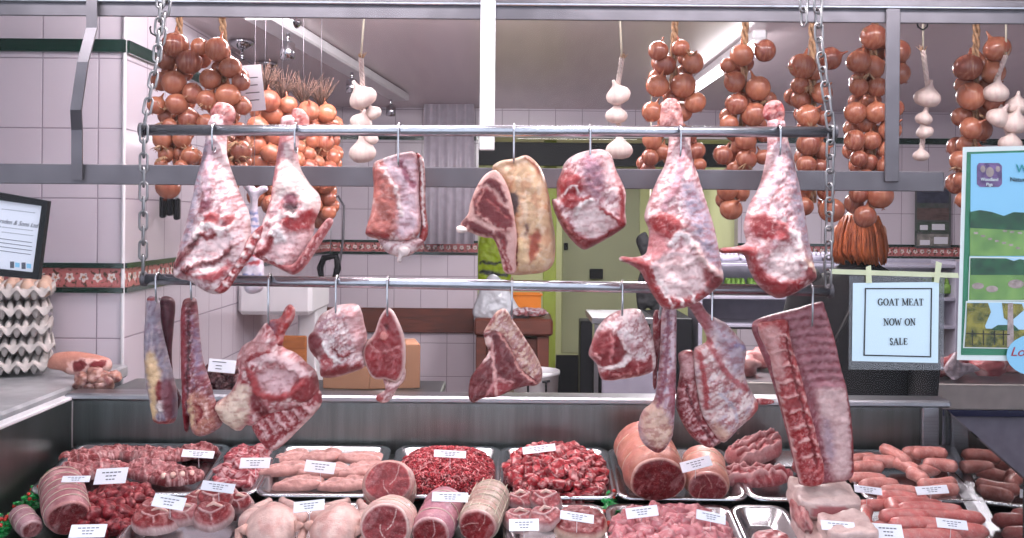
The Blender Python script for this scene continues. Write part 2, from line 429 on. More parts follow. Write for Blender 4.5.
    for i in range(n):
        if not onb[i]: bmap[i] = k; k += 1; order.append(i)
    U = np.vstack([V2, V2[order]]); H = np.r_[-hf, hb[order]]
    C = np.vstack([col, bcol[order]])
    fs = []
    for f in faces:
        fs.append(tuple(f)); fs.append(tuple(int(bmap[i]) for i in reversed(f)))
    return U, H, fs, C
def hang_part(name, outline, Y, parent, mat='meat', dy=0, label=None, lean=0, **kw):
    if mat == 'cutmeat': kw.setdefault('fa', .3)
    U, H, fs, C = relief(outline, **kw)
    vs = []
    for (x, y), h in zip(U, H):
        Yv = Y - lean * max(0, y - 130) / 160; q = P(x, y, Yv); vs.append((q.x, Yv + dy + h, q.z))
    # outward orientation: front faces camera (-Y)
    fs = [tuple(reversed(f)) for f in fs] if True else fs
    o = mk(name, vs, fs, M[mat], parent, tint=C)
    if label: o['label'] = label
    return o
# ================================================================== SETTING
XL = -1.39; YF = 3.57; YB = 7.5; CEIL = 2.42; XR = 4.05; YB2 = 11.0; XLL = -3.0
def wall(name, c, sz, mat): return struct(MB().box(c, sz).out(name, mat))
wall('floor', (0.55, 6.7, -.05), (7.2, 9.4, .1), M['redfloor'])
wall('ceiling', (0.55, 6.7, CEIL + .05), (7.2, 9.4, .1), M['ceiling'])
wall('wall_left_front', ((XLL + XL) / 2, YF + .05, CEIL / 2), (XL - XLL, .1, CEIL), M['tileX'])
wall('wall_left', (XL - .05, (YF + .1 + YB) / 2, CEIL / 2), (.1, YB - YF - .1, CEIL), M['tileY'])
xo0, xo1 = P(478, 218, YB).x, P(738, 218, YB).x
zl = P(600, 138, YB).z
wall('wall_back_left', ((XL + xo0) / 2, YB + .06, CEIL / 2), (xo0 - XL, .12, CEIL), M['tileX'])
wall('wall_back_right', ((xo1 + XR) / 2, YB + .06, CEIL / 2), (XR - xo1, .12, CEIL), M['tileX'])
wall('wall_back_lintel', ((xo0 + xo1) / 2, YB + .06, (zl + CEIL) / 2), (xo1 - xo0, .12, CEIL - zl), M['tileX'])
wall('trim_doorway', ((xo0 + xo1) / 2, YB - .01, zl + .03), (xo1 - xo0, .03, .06), M['white'])
wall('wall_right', (XR + .05, 5.0, CEIL / 2), (.1, 5.8, CEIL), M['tileY'])
wall('wall_far_left', (xo0 - .35, (YB + .12 + YB2) / 2, CEIL / 2), (.1, YB2 - YB - .12, CEIL), M['greenwall'])
wall('wall_far_right', (xo1 + .3, (YB + .12 + YB2) / 2, CEIL / 2), (.1, YB2 - YB - .12, CEIL), M['greenwall'])
wall('wall_far_back', ((xo0 + xo1) / 2, YB2 + .05, CEIL / 2), (xo1 - xo0 + 1, .1, CEIL), M['greenwall'])
wall('wall_niche_left', (XLL - .05, 2.8, CEIL / 2), (.1, 1.5, CEIL), M['tileY'])
# shop front round the window (outside the picture)
wall('wall_front_below', (0, 2.13, .28), (6.2, .12, .56), M['facade'])
wall('wall_front_above', (0, 2.13, 2.62), (6.2, .12, .4), M['facade'])
for i, x in enumerate((-2.55, 2.55)): wall('wall_front_side', (x, 2.13, 1.5), (1.1, .12, 1.9), M['facade'])
wall('floor_pavement', (0, -1, -.05), (9, 6.2, .1), M['paving'])
g = MB().box((0, 2.15, 1.48), (4.0, .008, 1.86)).out('window_1', M['glass']); struct(g)
# floral border and green trims
def band(name, side, z, h, th, mat):
    if side == 'front': struct(MB().box(((XLL + XL) / 2, YF - th / 2, z), (XL - XLL + th, th, h)).out(name, M[mat + 'X'] if mat == 'border' else M[mat]))
    elif side == 'left': struct(MB().box((XL + th / 2, (YF + YB) / 2, z), (th, YB - YF, h)).out(name, M[mat + 'Y'] if mat == 'border' else M[mat]))
    elif side == 'backl': struct(MB().box(((XL + xo0) / 2, YB - th / 2, z), (xo0 - XL, th, h)).out(name, M[mat + 'X'] if mat == 'border' else M[mat]))
    elif side == 'backr': struct(MB().box(((XR + xo1) / 2, YB - th / 2, z), (XR - xo1, th, h)).out(name, M[mat + 'X'] if mat == 'border' else M[mat]))
    elif side == 'right': struct(MB().box((XR - th / 2, 5, z), (th, 5, h)).out(name, M[mat + 'Y'] if mat == 'border' else M[mat]))
for s in ('front', 'left', 'backl', 'backr', 'right'):
    band('trim_border', s, 1.375, .07, .006, 'border')
    band('trim_green_upper', s, 1.418, .018, .018, 'greentrim'); band('trim_green_lower', s, 1.330, .018, .018, 'greentrim')
for s in ('front', 'left', 'backl', 'backr'): band('trim_green_high', s, P(60, 46, YF).z, .045, .02, 'greentrim')
struct(MB().tube([(XL + .004, YF - .004, 0), (XL + .004, YF - .004, CEIL)], .007, 8).out('trim_corner', M['white'], smooth=True))
# brown bumper rail along the back wall
bx = (P(300, 318, YB).x, P(474, 318, YB).x)
bz = (P(440, 332, YB).z, P(440, 308, YB).z)
o = MB().box(((bx[0] + bx[1]) / 2, YB - .03, sum(bz) / 2), (bx[1] - bx[0], .06, bz[1] - bz[0]), bev=.006).out('bumper_rail', M['wood'], org=(bx[0], YB, bz[0]))
props(o, 'dark red-brown wooden board running along the tiled back wall', 'wall rail')

# ------------------------------------------------------------------ lamps
def batten(loc, L, axis, power, label, lightdir=True, r=.016):
    t = thing('fluorescent_light', label, 'ceiling light', loc)
    d = Vector((1, 0, 0)) if axis == 'X' else Vector((0, 1, 0)); c = Vector(loc)
    sz = (L, .06, .04) if axis == 'X' else (.06, L, .04)
    MB().box(c + Vector((0, 0, -.02)), sz, bev=.006).out('housing', M['white'], t)
    MB().tube([c - d * L * .47 + Vector((0, 0, -.065)), c + d * L * .47 + Vector((0, 0, -.065))], r, 12).out('tube', M['tube'], t, smooth=True)
    for s in (-1, 1): MB().box(c + d * s * L * .48 + Vector((0, 0, -.055)), (.03, .03, .05), bev=.004).out('end_cap', M['white'], t)
    area('tube_light', (loc[0], loc[1], loc[2] - .1), L if axis == 'X' else .08, .08 if axis == 'X' else L, power, (0, 0, 0), parent=t)
    return t
batten((1.06, 5.05, CEIL), 1.5, 'Y', P_ROOM, 'lit white fluorescent tube fixed to the ceiling behind the onion strings')
batten((-.75, 2.36, CEIL), 1.3, 'X', P_WINDOW, 'white fluorescent batten over the window display, certificate side')
batten((.75, 2.36, CEIL), 1.3, 'X', P_WINDOW, 'white fluorescent batten over the window display, farm poster side')
t = batten((-.2, 3.08, 2.35), 1.5, 'X', P_ROOM * .16, 'added unseen fluorescent batten brightening the near ceiling')  # added lamp above the view, put in to brighten the near ceiling
for s in (-.5, .5): MB().tube([(-.2 + s, 3.08, 2.35), (-.2 + s, 3.08, CEIL)], .004, 6).out('fill_batten_wire', M['darksteel'], t)
area('ceiling_fill_light', (-.2, 3.16, 2.34), 1.5, .08, 55, (PI - .9, 0, 0), parent=t)  # upward fill added for the ceiling, not a tube of the shop
batten((.6, 9.3, CEIL), 1.2, 'X', P_BACK, 'fluorescent batten lighting the pale green back room')
for i, (px, py) in enumerate(((288, 20), (267, 62), (352, 62), (325, 90), (391, 91), (242, 40))):
    a, b = ray(px, py); Y = (CEIL - CZ) / b; c = Vector((a * Y, Y, CEIL))
    t = thing('ceiling_spotlight', ['small chrome spotlight nearest the window on the ceiling', 'chrome spotlight above the dark hanging onion bunches', 'chrome spotlight beside the first hanging garlic string', 'far chrome spotlight deep over the shop',
        'farthest chrome spotlight towards the centre of the ceiling', 'chrome spotlight half hidden behind the big onion string'][i], 'spotlight', c, 'chrome spotlights on the ceiling')
    MB().lathe([(.055, 0), (.06, -.008), (.045, -.03), (.018, -.045)], c, 20).out('ceiling_rose', M['chrome'], t, smooth=True)
    MB().tube([c + Vector((0, 0, -.04)), c + Vector((0, 0, -.10))], .008, 8).out('stem', M['chrome'], t, smooth=True)
    MB().lathe([(.02, -.09), (.03, -.10), (.032, -.16), (.026, -.165)], c, 16).out('lamp_head', M['chrome'], t, smooth=True)
# slanting cable trunking on the ceiling
a = P(262, 26, 4.2); Yt0 = 3.9; Yt1 = 6.6
t0 = Vector((P(258, 30, Yt0).x, Yt0, CEIL - .03)); t1 = Vector((P(400, 128, Yt1).x, Yt1, CEIL - .03))
dv = (t1 - t0); ang = math.atan2(dv.y, dv.x)
o = MB().box((t0 + t1) / 2, (dv.length, .12, .05), Rz(ang), bev=.008).out('cable_trunking', M['white'], org=t0)
props(o, 'pale grey cable trunking running along the ceiling', 'trunking')

# ------------------------------------------------------------------ window frame bars, rails, chains
YBAR = 2.62
fr = thing('display_frame', 'grey steel hanging frame of flat bars across the window', 'frame', P(512, 178, YBAR))
def bar(name, x0, y0, x1, y1, Y, mat='steel', th=.006): return slab_px(name, x0, y0, x1, y1, Y, th, M[mat], fr)
def levelbar(name, x0, x1, yc, h, mat='steel', dy=0):
    zc = P(512, yc, YBAR).z; hh = h / F * YBAR
    MB().box(((x0 + x1) / 2, YBAR + dy, zc), (x1 - x0, .008, hh), bev=.002).out(name, M[mat], fr)
levelbar('top_bar', -1.9, 1.9, 8, 24, 'darksteel')
levelbar('cross_bar', -1.9, 1.13, 178, 20, 'darksteel')
levelbar('shelf_edge', -1.6, 1.6, 5, 3, 'rail', -.012)
slab_px('centre_post', 480, 0, 495, 150, YBAR - .02, .02, M['white'], fr)
slab_px('post', 886, 6, 900, 182, YBAR - .014, .01, M['darksteel'], fr)
# bent strap on the left
pts = [P(92, 0, YBAR - .02), P(92, 28, YBAR - .02), P(83, 62, YBAR - .05), P(76, 110, YBAR - .05), P(77, 130, YBAR - .02), P(77, 180, YBAR - .012)]
b = MB(); wd = .014
vs = []; fs = []
for p in pts: vs += [p + Vector((-wd, -.003, 0)), p + Vector((wd, -.003, 0)), p + Vector((wd, .003, 0)), p + Vector((-wd, .003, 0))]
for i in range(len(pts) - 1):
    for k in range(4): fs.append((i * 4 + k, i * 4 + (k + 1) % 4, i * 4 + 4 + (k + 1) % 4, i * 4 + 4 + k))
fs += [(3, 2, 1, 0), tuple(len(vs) - 4 + k for k in range(4))]
b.add(vs, fs); b.out('bent_strap', M['darksteel'], fr)
for x in (-1.5, -.55, .1, .98, 1.5): MB().box((x, YBAR, (2.12 + CEIL) / 2 + .03), (.025, .01, CEIL - 2.18), bev=.002).out('hanger', M['darksteel'], fr)

YR = 2.45; RR = .0135
def rail(name, p, q, label):
    t = thing(name, label, 'hanging rail', (p + q) / 2)
    MB().tube([p, q], RR, 16).out('tube', M['rail'], t, smooth=True)
    for e, s in ((p, -1), (q, 1)):
        MB().lathe([(.004, -.006), (.018, -.006), (.018, .004), (.004, .006)], e + Vector((s * .004, 0, 0)), 16, Ry(PI / 2)).out('end_cap', M['darksteel'], t, smooth=True)
    return t
U0, U1 = P(144, 130, YR), P(833, 132, YR); L0, L1 = P(146, 279, YR), P(829, 291, YR)
rail('hanging_rail', U0, U1, 'upper round steel rail carrying the hanging leg joints')
rail('hanging_rail', L0, L1, 'lower round steel rail hung from chains below the upper one')
def chain(name, pts, label, pitch=.034, r=.0032):
    pts = [Vector(p) for p in pts]; b = MB(); flip = 0
    for p, q in zip(pts[:-1], pts[1:]):
        L = (q - p).length; n = max(1, round(L / pitch)); d = (q - p) / n; dn = d.normalized()
        side = dn.cross(Vector((0, 1, 0))).normalized(); fw = dn.cross(side)
        for i in range(n):
            c = p + d * (i + .5); a = (side if flip % 2 else (fw * .9 + side * .45).normalized()); flip += 1
            hl = d.length * .66; wd = .0095
            ring = [c + dn * (math.copysign(max(hl - wd, 0), math.cos(t)) + wd * math.cos(t)) + a * wd * math.sin(t) for t in [2 * PI * k / 14 + .01 for k in range(14)]]
            b.tube(ring, r, 6, closed=True)
    return props(b.out(name, M['chain'], org=pts[0], smooth=True), label, 'chain')
top = lambda x, y=-30: P(x, y, YR)
chain('chain', [P(165, -75, YR), P(157, 60, YR), P(144, 126, YR - .018), P(143, 272, YR - .018)], 'long steel link chain at the egg tray end of both rails')
chain('chain', [P(176, -75, YR + .01), P(167, 0, YR + .01), P(158, 58, YR + .012)], 'short second chain strand beside the long chain near the first onions')
chain('chain', [P(803, -75, YR), P(804, 24, YR)], 'short loose chain end above the third onion string')
chain('chain', [P(816, -75, YR - .005), P(819, 40, YR - .005), P(831, 128, YR - .018), P(828, 286, YR - .018)], 'long steel link chain hanging before the woman and third onion string')
# ------------------------------------------------------------------ meat hooks
def hook(x, yrail, ytip, label, Y=YR, R=.0175, r=.0027, dy=.0, wide=0):
    c = P(x, yrail, Y); tip = P(x, ytip, Y)
    pts = []
    for k in range(9):
        a = PI * (1.15 - 1.15 * k / 8)   # arc over the rail from back to front
        pts.append(c + Vector((0, -R * math.cos(a) * -1 * -1, R * math.sin(a))))
    pts = [c + Vector((wide, R * math.cos(PI * k / 8 - .2), R * math.sin(PI * k / 8 - .2))) for k in range(9)]
    zz = tip.z + .012
    pts += [Vector((c.x, c.y - R * .9, c.z - .02)), Vector((c.x, c.y - R * .9 + dy * .5, (c.z + zz) / 2)), Vector((c.x, c.y - R * .7 + dy, zz))]
    for k in range(1, 6):
        a = PI * k / 5; pts.append(Vector((c.x, c.y - R * .7 + dy + .012 * (1 - math.cos(a)), zz - .014 * math.sin(a))))
    o = MB().tube(pts, r, 8).out('meat_hook', M['chrome'], org=c, smooth=True)
    return props(o, label, 'hook', 'steel meat hooks on the rails')
for x, yr, yt, l in ((214, 130.5, 152, 'steel hook through the first leg joint on the upper rail'), (296, 130.5, 152, 'steel hook through the second leg joint on the upper rail'),
    (399, 131, 166, 'steel hook holding the square breast joint'), (514, 131.5, 162, 'steel hook holding the rib of beef'), (590, 132, 162, 'steel hook holding the round shoulder joint'),
    (680, 132, 158, 'steel hook through the biggest leg joint above the long shank'), (779, 132, 156, 'steel hook through the leg joint nearest the woman')):
    hook(x, yr, yt, l)
for x, yt, l in ((158, 303, 'steel hook of the pale grey shin'), (193, 303, 'steel hook of the red shin'), (270, 326, 'steel hook holding the shoulder with neck ribs'), (337, 320, 'steel hook holding the small knobbly joint'),
    (388, 316, 'steel hook holding the leg steak'), (512, 318, 'steel hook holding the T-bone piece'), (622, 318, 'steel hook holding the round joint by the doorway'), (660, 318, 'steel hook of the long pale shank'), (711, 345, 'steel hook holding the shoulder over the goat shank'), (811, 326, 'steel hook holding the rib rack')):
    yr = 279 + (x - 146) / 683 * 12
    hook(x, yr, yt, l)
# ================================================================== HANGING MEAT
def joint(name, label, cat, px, py, Y, group=None): return thing(name, label, cat, P(px, py, Y), group)
G1 = 'leg joints on the upper rail'
YL = 2.512
# ---- leg A
k = lambda p: K(130, 100, 2.691, p); q = lambda p: K(170, 120, 3.353, p)
t = joint('lamb_joint', 'pale leg joint nearest the long chain, flap torn at the bottom', 'meat joint', 215, 130, YL, G1)
hang_part('leg_meat', k([(222, 40), (208, 78), (203, 110), (195, 160), (175, 240), (155, 330), (135, 400), (120, 465), (135, 482), (165, 488), (205, 515), (235, 523), (255, 515), (290, 470), (320, 420), (326, 380), (322, 310), (305, 270), (285, 220), (262, 150), (262, 90), (262, 40)]), YL, t, lean=.125,
    tf=.062, tb=.028, R=26, base=rgb(224, 204, 206), marb=.25, seed=3, lump=.010,
    mottle=[(rgb(190, 150, 160), 6, 18, .1, .12, .6), (WHT, 5, 12, .3, .1, .7)],
    patches=[(q([(118, 60), (160, 80), (130, 200), (110, 320), (90, 400), (50, 440), (62, 330), (78, 240), (100, 130)]), rgb(150, 142, 156), 5, -.002, .5),
             (q([(120, 275), (160, 262), (165, 290), (140, 310), (128, 325)]), PURP, 2, .003),
             (q([(140, 325), (160, 305), (188, 318), (190, 340), (165, 352), (142, 345)]), rgb(178, 66, 70), 1.5, .006, .6),
             (q([(205, 330), (238, 318), (240, 345), (212, 372)]), rgb(186, 78, 80), 2, .004, .5),
             (q([(100, 400), (170, 380), (225, 400), (225, 470), (190, 500), (120, 490), (80, 470)]), rgb(226, 200, 200), 3, -.010, .35),
             (q([(22, 480), (70, 430), (115, 385), (150, 365), (130, 395), (90, 450), (60, 480), (30, 498)]), DRED, 1.5, .006, .3),
             (q([(60, 500), (110, 505), (180, 500), (215, 470), (210, 500), (170, 538), (120, 530), (70, 515)]), rgb(196, 92, 98), 2, .004, .9)],
    strokes=[(q([(110, 385), (130, 360), (150, 352), (180, 360), (190, 385)]), 3, WHT, .006), (q([(130, 380), (150, 395), (180, 380)]), 2.5, rgb(150, 40, 48), .003),
             (q([(200, 365), (235, 350), (245, 320)]), 2, WHT, .004), (q([(70, 505), (120, 480), (180, 470), (225, 425)]), 2.5, DRED, .004),
             (q([(100, 515), (150, 505), (190, 480)]), 1.6, WHT, .003), (q([(150, 80), (145, 180), (150, 260)]), 3, rgb(206, 176, 186), .003)])
hang_part('rib_flap', k([(352, 338), (366, 345), (335, 408), (295, 465), (262, 512), (238, 520), (225, 505), (262, 470), (295, 420), (320, 370)]), YL - .028, t, lean=.125, tf=.012, tb=.012, base=rgb(170, 50, 58), marb=.5, seed=4, lump=.003,
    strokes=[(k([(x, y), (x + 14, y + 8)]), 1.8, WHT, .003) for x, y in ((335, 360), (318, 388), (300, 412), (284, 438), (266, 462), (250, 486))])
hang_part('knuckle', k([(222, 20), (236, 6), (262, 9), (280, 22), (284, 46), (272, 72), (262, 92), (226, 92), (228, 60), (214, 40)]), YL, t, tf=.020, tb=.020, base=rgb(218, 160, 152), marb=.8, seed=5, lump=.006, lscale=7, mottle=[(rgb(190, 90, 84), 5, 5, 0, .08, .7)])
# ---- leg B
t = joint('lamb_joint', 'leg joint with a V-shaped rib flap, second on the upper rail', 'meat joint', 297, 130, YL, G1)
hang_part('leg_meat', q([(376, -10), (370, 40), (362, 100), (350, 190), (335, 280), (300, 380), (282, 440), (300, 465), (350, 490), (395, 505), (430, 480), (470, 420), (485, 360), (485, 345), (505, 290), (500, 250), (470, 215), (440, 165), (430, 120), (434, 50), (430, -10)]), YL, t, lean=.125,
    tf=.060, tb=.028, R=26, base=rgb(216, 176, 178), marb=.3, seed=13, lump=.010, mottle=[(WHT, 6, 14, .2, .08, .8), (rgb(176, 92, 100), 5, 12, .5, .2, .5)],
    patches=[(q([(375, 150), (430, 150), (480, 215), (498, 260), (490, 300), (440, 260), (400, 250), (360, 280), (340, 330), (360, 220)]), rgb(234, 218, 210), 3, .003, .5),
             (q([(402, 250), (440, 250), (438, 276), (405, 280)]), rgb(130, 60, 84), 2, -.003), (q([(404, 286), (442, 284), (438, 315), (410, 312)]), rgb(72, 34, 44), 2, -.009),
             (q([(400, 318), (440, 318), (490, 300), (485, 350), (440, 375), (405, 360)]), rgb(178, 52, 58), 2, .004, .9),
             (q([(335, 400), (400, 380), (470, 380), (460, 430), (420, 480), (340, 450)]), rgb(222, 186, 186), 4, -.008, .7)],
    strokes=[(q([(382, 60), (370, 150), (352, 230), (340, 300)]), 3, rgb(190, 130, 136), .002), (q([(360, 380), (380, 360), (392, 385), (375, 400), (395, 395)]), 3.4, rgb(244, 236, 234), .008),
             (q([(355, 345), (400, 318), (440, 322)]), 2.2, WHT, .005), (q([(300, 455), (340, 430), (355, 400)]), 4, rgb(150, 36, 44), .003)])
hang_part('rib_flap', q([(524, 333), (540, 330), (547, 345), (502, 420), (455, 490), (418, 518), (390, 510), (345, 487), (298, 462), (310, 444), (350, 465), (405, 485), (440, 450), (480, 390)]), YL - .034, t, lean=.125, tf=.013, tb=.012, base=rgb(142, 30, 38), marb=.6, seed=15, lump=.003, edge=(rgb(214, 150, 150), 1.5))
hang_part('knuckle', k([(428, 70), (434, 40), (440, 24), (462, 24), (480, 45), (482, 68), (472, 104), (436, 104)]), YL, t, tf=.019, tb=.02, base=rgb(220, 150, 140), marb=.6, seed=17, lump=.006, lscale=7, mottle=[(rgb(196, 84, 76), 5, 5, 0, .08, .7)])
# ---- leg C
k = lambda p: K(540, 130, 2.99, p); g = lambda p: K(610, 90, 2.339, p)
t = joint('lamb_joint', 'largest leg joint, pointed red flap reaching towards the doorway', 'meat joint', 680, 130, YL, G1)
hang_part('leg_meat', k([(392, 0), (384, 50), (374, 100), (350, 150), (325, 210), (312, 260), (325, 300), (322, 350), (312, 372), (282, 380), (243, 378), (238, 390), (268, 402), (300, 425), (330, 480), (365, 530), (400, 537), (450, 525), (500, 495), (538, 462), (545, 440), (538, 380), (520, 290), (495, 210), (470, 130), (455, 80), (450, 40), (446, 0)]), YL, t, lean=.125,
    tf=.070, tb=.028, R=30, base=rgb(222, 192, 194), marb=.3, seed=23, lump=.012, mottle=[(WHT, 6, 16, .1, .08, .8), (rgb(180, 120, 128), 5, 12, .5, .2, .5)],
    patches=[(k([(405, 180), (450, 160), (500, 260), (528, 360), (540, 440), (500, 400), (455, 330), (430, 270)]), rgb(160, 148, 164), 5, 0, .5),
             (k([(325, 258), (360, 248), (400, 265), (402, 300), (370, 325), (330, 300)]), rgb(176, 54, 58), 2, .005, .9),
             (k([(325, 305), (375, 330), (365, 370), (322, 375)]), rgb(206, 136, 140), 3, -.003, .8),
             (k([(345, 390), (400, 370), (460, 380), (490, 430), (460, 490), (380, 500), (330, 440)]), rgb(230, 204, 202), 3, -.010, .6),
             (k([(240, 378), (300, 382), (330, 420), (355, 480), (400, 500), (470, 480), (500, 490), (440, 528), (380, 536), (330, 490), (290, 420)]), rgb(176, 50, 58), 1.5, .004, .9),
             (k([(480, 405), (530, 420), (542, 445), (500, 475), (475, 440)]), rgb(140, 56, 60), 2, .006, .4)],
    strokes=[(k([(380, 340), (400, 310), (425, 318), (440, 340)]), 3, rgb(244, 230, 228), .008), (k([(450, 340), (470, 385), (520, 425), (545, 432)]), 3.2, rgb(226, 198, 192), .008),
             (k([(335, 430), (375, 480)]), 1.3, WHT, .003), (k([(360, 480), (390, 525)]), 1.3, WHT, .003), (k([(400, 485), (420, 520)]), 1.3, WHT, .003), (k([(440, 480), (455, 515)]), 1.3, WHT, .003),
             (k([(415, 60), (400, 150), (360, 230)]), 3.5, rgb(204, 160, 170), .003)])
hang_part('knuckle', g([(118, 50), (130, 22), (155, 22), (168, 50), (168, 92), (122, 92)]), YL, t, tf=.02, tb=.02, base=rgb(222, 170, 160), marb=.6, seed=25, lump=.006, lscale=7, mottle=[(rgb(200, 120, 112), 5, 5, 0, .08, .7)])
# ---- leg D
t = joint('lamb_joint', 'leg joint with grey skin, last on the upper rail before the chain', 'meat joint', 776, 130, YL, G1)
hang_part('leg_meat', g([(370, 70), (368, 110), (366, 150), (350, 220), (325, 270), (312, 320), (318, 356), (295, 366), (258, 370), (262, 382), (310, 385), (325, 420), (345, 455), (375, 480), (400, 487), (440, 470), (475, 445), (478, 425), (465, 360), (450, 270), (435, 200), (424, 150), (412, 100), (406, 70)]), YL, t, lean=.125,
    tf=.062, tb=.028, R=26, base=rgb(214, 180, 184), marb=.3, seed=33, lump=.010, mottle=[(WHT, 6, 14, -.1, .08, .8), (rgb(160, 96, 110), 5, 12, .5, .2, .5)],
    patches=[(g([(408, 130), (432, 200), (448, 270), (462, 350), (470, 410), (430, 340), (410, 260), (402, 190)]), rgb(150, 140, 152), 4, 0, .5),
             (g([(320, 300), (350, 290), (375, 320), (365, 350), (330, 340)]), rgb(166, 46, 54), 2, .003, .9), (g([(372, 310), (398, 315), (405, 345), (380, 350)]), rgb(200, 90, 92), 2, .006, .9),
             (g([(370, 372), (410, 362), (420, 400), (435, 440), (390, 440), (360, 420)]), rgb(226, 206, 204), 3, -.009, .5),
             (g([(318, 370), (350, 420), (380, 445), (440, 438), (440, 465), (400, 485), (370, 476), (340, 445), (320, 400)]), rgb(166, 38, 48), 1.5, .004, 1),
             (g([(258, 370), (300, 368), (330, 366), (330, 384), (300, 386), (262, 382)]), rgb(190, 74, 76), 1.5, .003, .8),
             (g([(428, 385), (450, 405), (478, 428), (474, 446), (448, 440)]), rgb(146, 52, 56), 2, .004, .4)],
    strokes=[(g([(405, 330), (425, 345), (430, 380), (440, 410)]), 3, rgb(240, 224, 220), .006), (g([(440, 395), (462, 410), (476, 425)]), 2.5, rgb(232, 206, 186), .006), (g([(385, 130), (378, 200), (345, 265)]), 3, rgb(226, 206, 212), .004)])
hang_part('knuckle', g([(358, 62), (362, 36), (380, 24), (400, 28), (409, 50), (406, 82), (410, 116), (372, 118), (374, 80)]), YL, t, tf=.019, tb=.02, base=rgb(214, 118, 112), marb=.6, seed=35, lump=.006, lscale=7, mottle=[(rgb(228, 180, 170), 5, 5, 0, .08, .7)])
# ---- breast square
k = lambda p: K(340, 120, 3.163, p)
YS = 2.475
t = joint('lamb_breast', 'square pinkish breast joint hanging second from the centre post', 'meat joint', 399, 150, YS)
hang_part('breast_meat', k([(105, 142), (135, 122), (190, 105), (235, 102), (250, 140), (252, 250), (258, 330), (240, 372), (200, 385), (130, 378), (85, 366), (82, 345), (98, 290), (106, 220)]), YS, t, tf=.040, tb=.03, R=10, base=rgb(216, 150, 146), marb=.5, seed=43, lump=.010, lscale=14,
    mottle=[(rgb(200, 104, 88), 8, 14, .5, .05, .8), (WHT, 4, 14, -.3, .15, .8)],
    patches=[(k([(150, 120), (235, 110), (248, 200), (250, 330), (190, 370), (180, 280), (190, 220), (150, 160)]), rgb(220, 192, 200), 4, -.004, .3), (k([(108, 160), (150, 165), (185, 240), (180, 330), (150, 370), (95, 360), (110, 260)]), rgb(204, 128, 114), 4, .005, .5)],
    strokes=[(k([(190, 130), (210, 170), (235, 210)]), 2.5, rgb(172, 110, 130), -.003), (k([(140, 150), (180, 220), (200, 300)]), 1.6, WHT, .003), (k([(86, 350), (120, 362), (160, 370)]), 2, rgb(176, 40, 40), .003)])
hang_part('side_edge', k([(238, 104), (262, 120), (270, 180), (271, 270), (279, 350), (266, 386), (250, 380), (256, 330), (247, 250), (248, 150)]), YS + .004, t, tf=.030, tb=.02, base=rgb(176, 56, 54), marb=.9, seed=44, lump=.005, lscale=6, strokes=[(k([(258, 125), (262, 200), (264, 280), (268, 340)]), 1.2, WHT, .002)])
hang_part('fat_flap', k([(120, 368), (180, 378), (250, 372), (266, 386), (228, 425), (190, 432), (150, 420), (130, 396)]), YS + .004, t, tf=.026, tb=.02, base=rgb(222, 200, 200), marb=.2, seed=45, lump=.005)
hang_part('sinew', k([(185, 405), (205, 398), (222, 410), (212, 430), (196, 436), (194, 450), (180, 446), (184, 428)]), YS - .022, t, tf=.010, tb=.01, base=WHT, marb=0, seed=46, sp=1.4)
# ---- rib of beef
k = lambda p: K(440, 120, 3.163, p)
t = joint('rib_of_beef', 'big rib of beef with cream fat and a dark red cut face', 'meat joint', 514, 155, YS)
hang_part('fat_side', k([(165, 152), (190, 130), (235, 122), (275, 112), (310, 140), (330, 180), (345, 240), (355, 310), (365, 380), (360, 450), (330, 480), (280, 488), (235, 490), (215, 480), (212, 420), (222, 340), (212, 250), (190, 190)]), YS + .01, t, tf=.062, tb=.07, R=16, base=rgb(222, 186, 146), marb=.15, seed=51, lump=.010, lscale=22,
    mottle=[(rgb(206, 150, 112), 10, 16, .3, .1, .6), (rgb(232, 208, 180), 8, 8, 0, .12, .6)],
    patches=[(k([(218, 232), (240, 228), (250, 250), (248, 285), (232, 300), (222, 268)]), rgb(112, 104, 104), 1.5, -.001, .2), (k([(288, 360), (312, 350), (318, 375), (305, 420), (286, 448), (278, 415)]), rgb(178, 92, 62), 1.8, -.003, .2), (k([(268, 335), (278, 330), (280, 350), (272, 365)]), rgb(120, 84, 70), 1.2, -.002), (k([(240, 385), (262, 375), (268, 440), (245, 470)]), rgb(226, 196, 150), 3, .002)],
    strokes=[(k([(235, 350), (240, 410), (236, 460)]), 1.6, rgb(150, 70, 70), -.002), (k([(275, 118), (305, 150), (312, 165)]), 2.4, rgb(216, 140, 104), .004)])
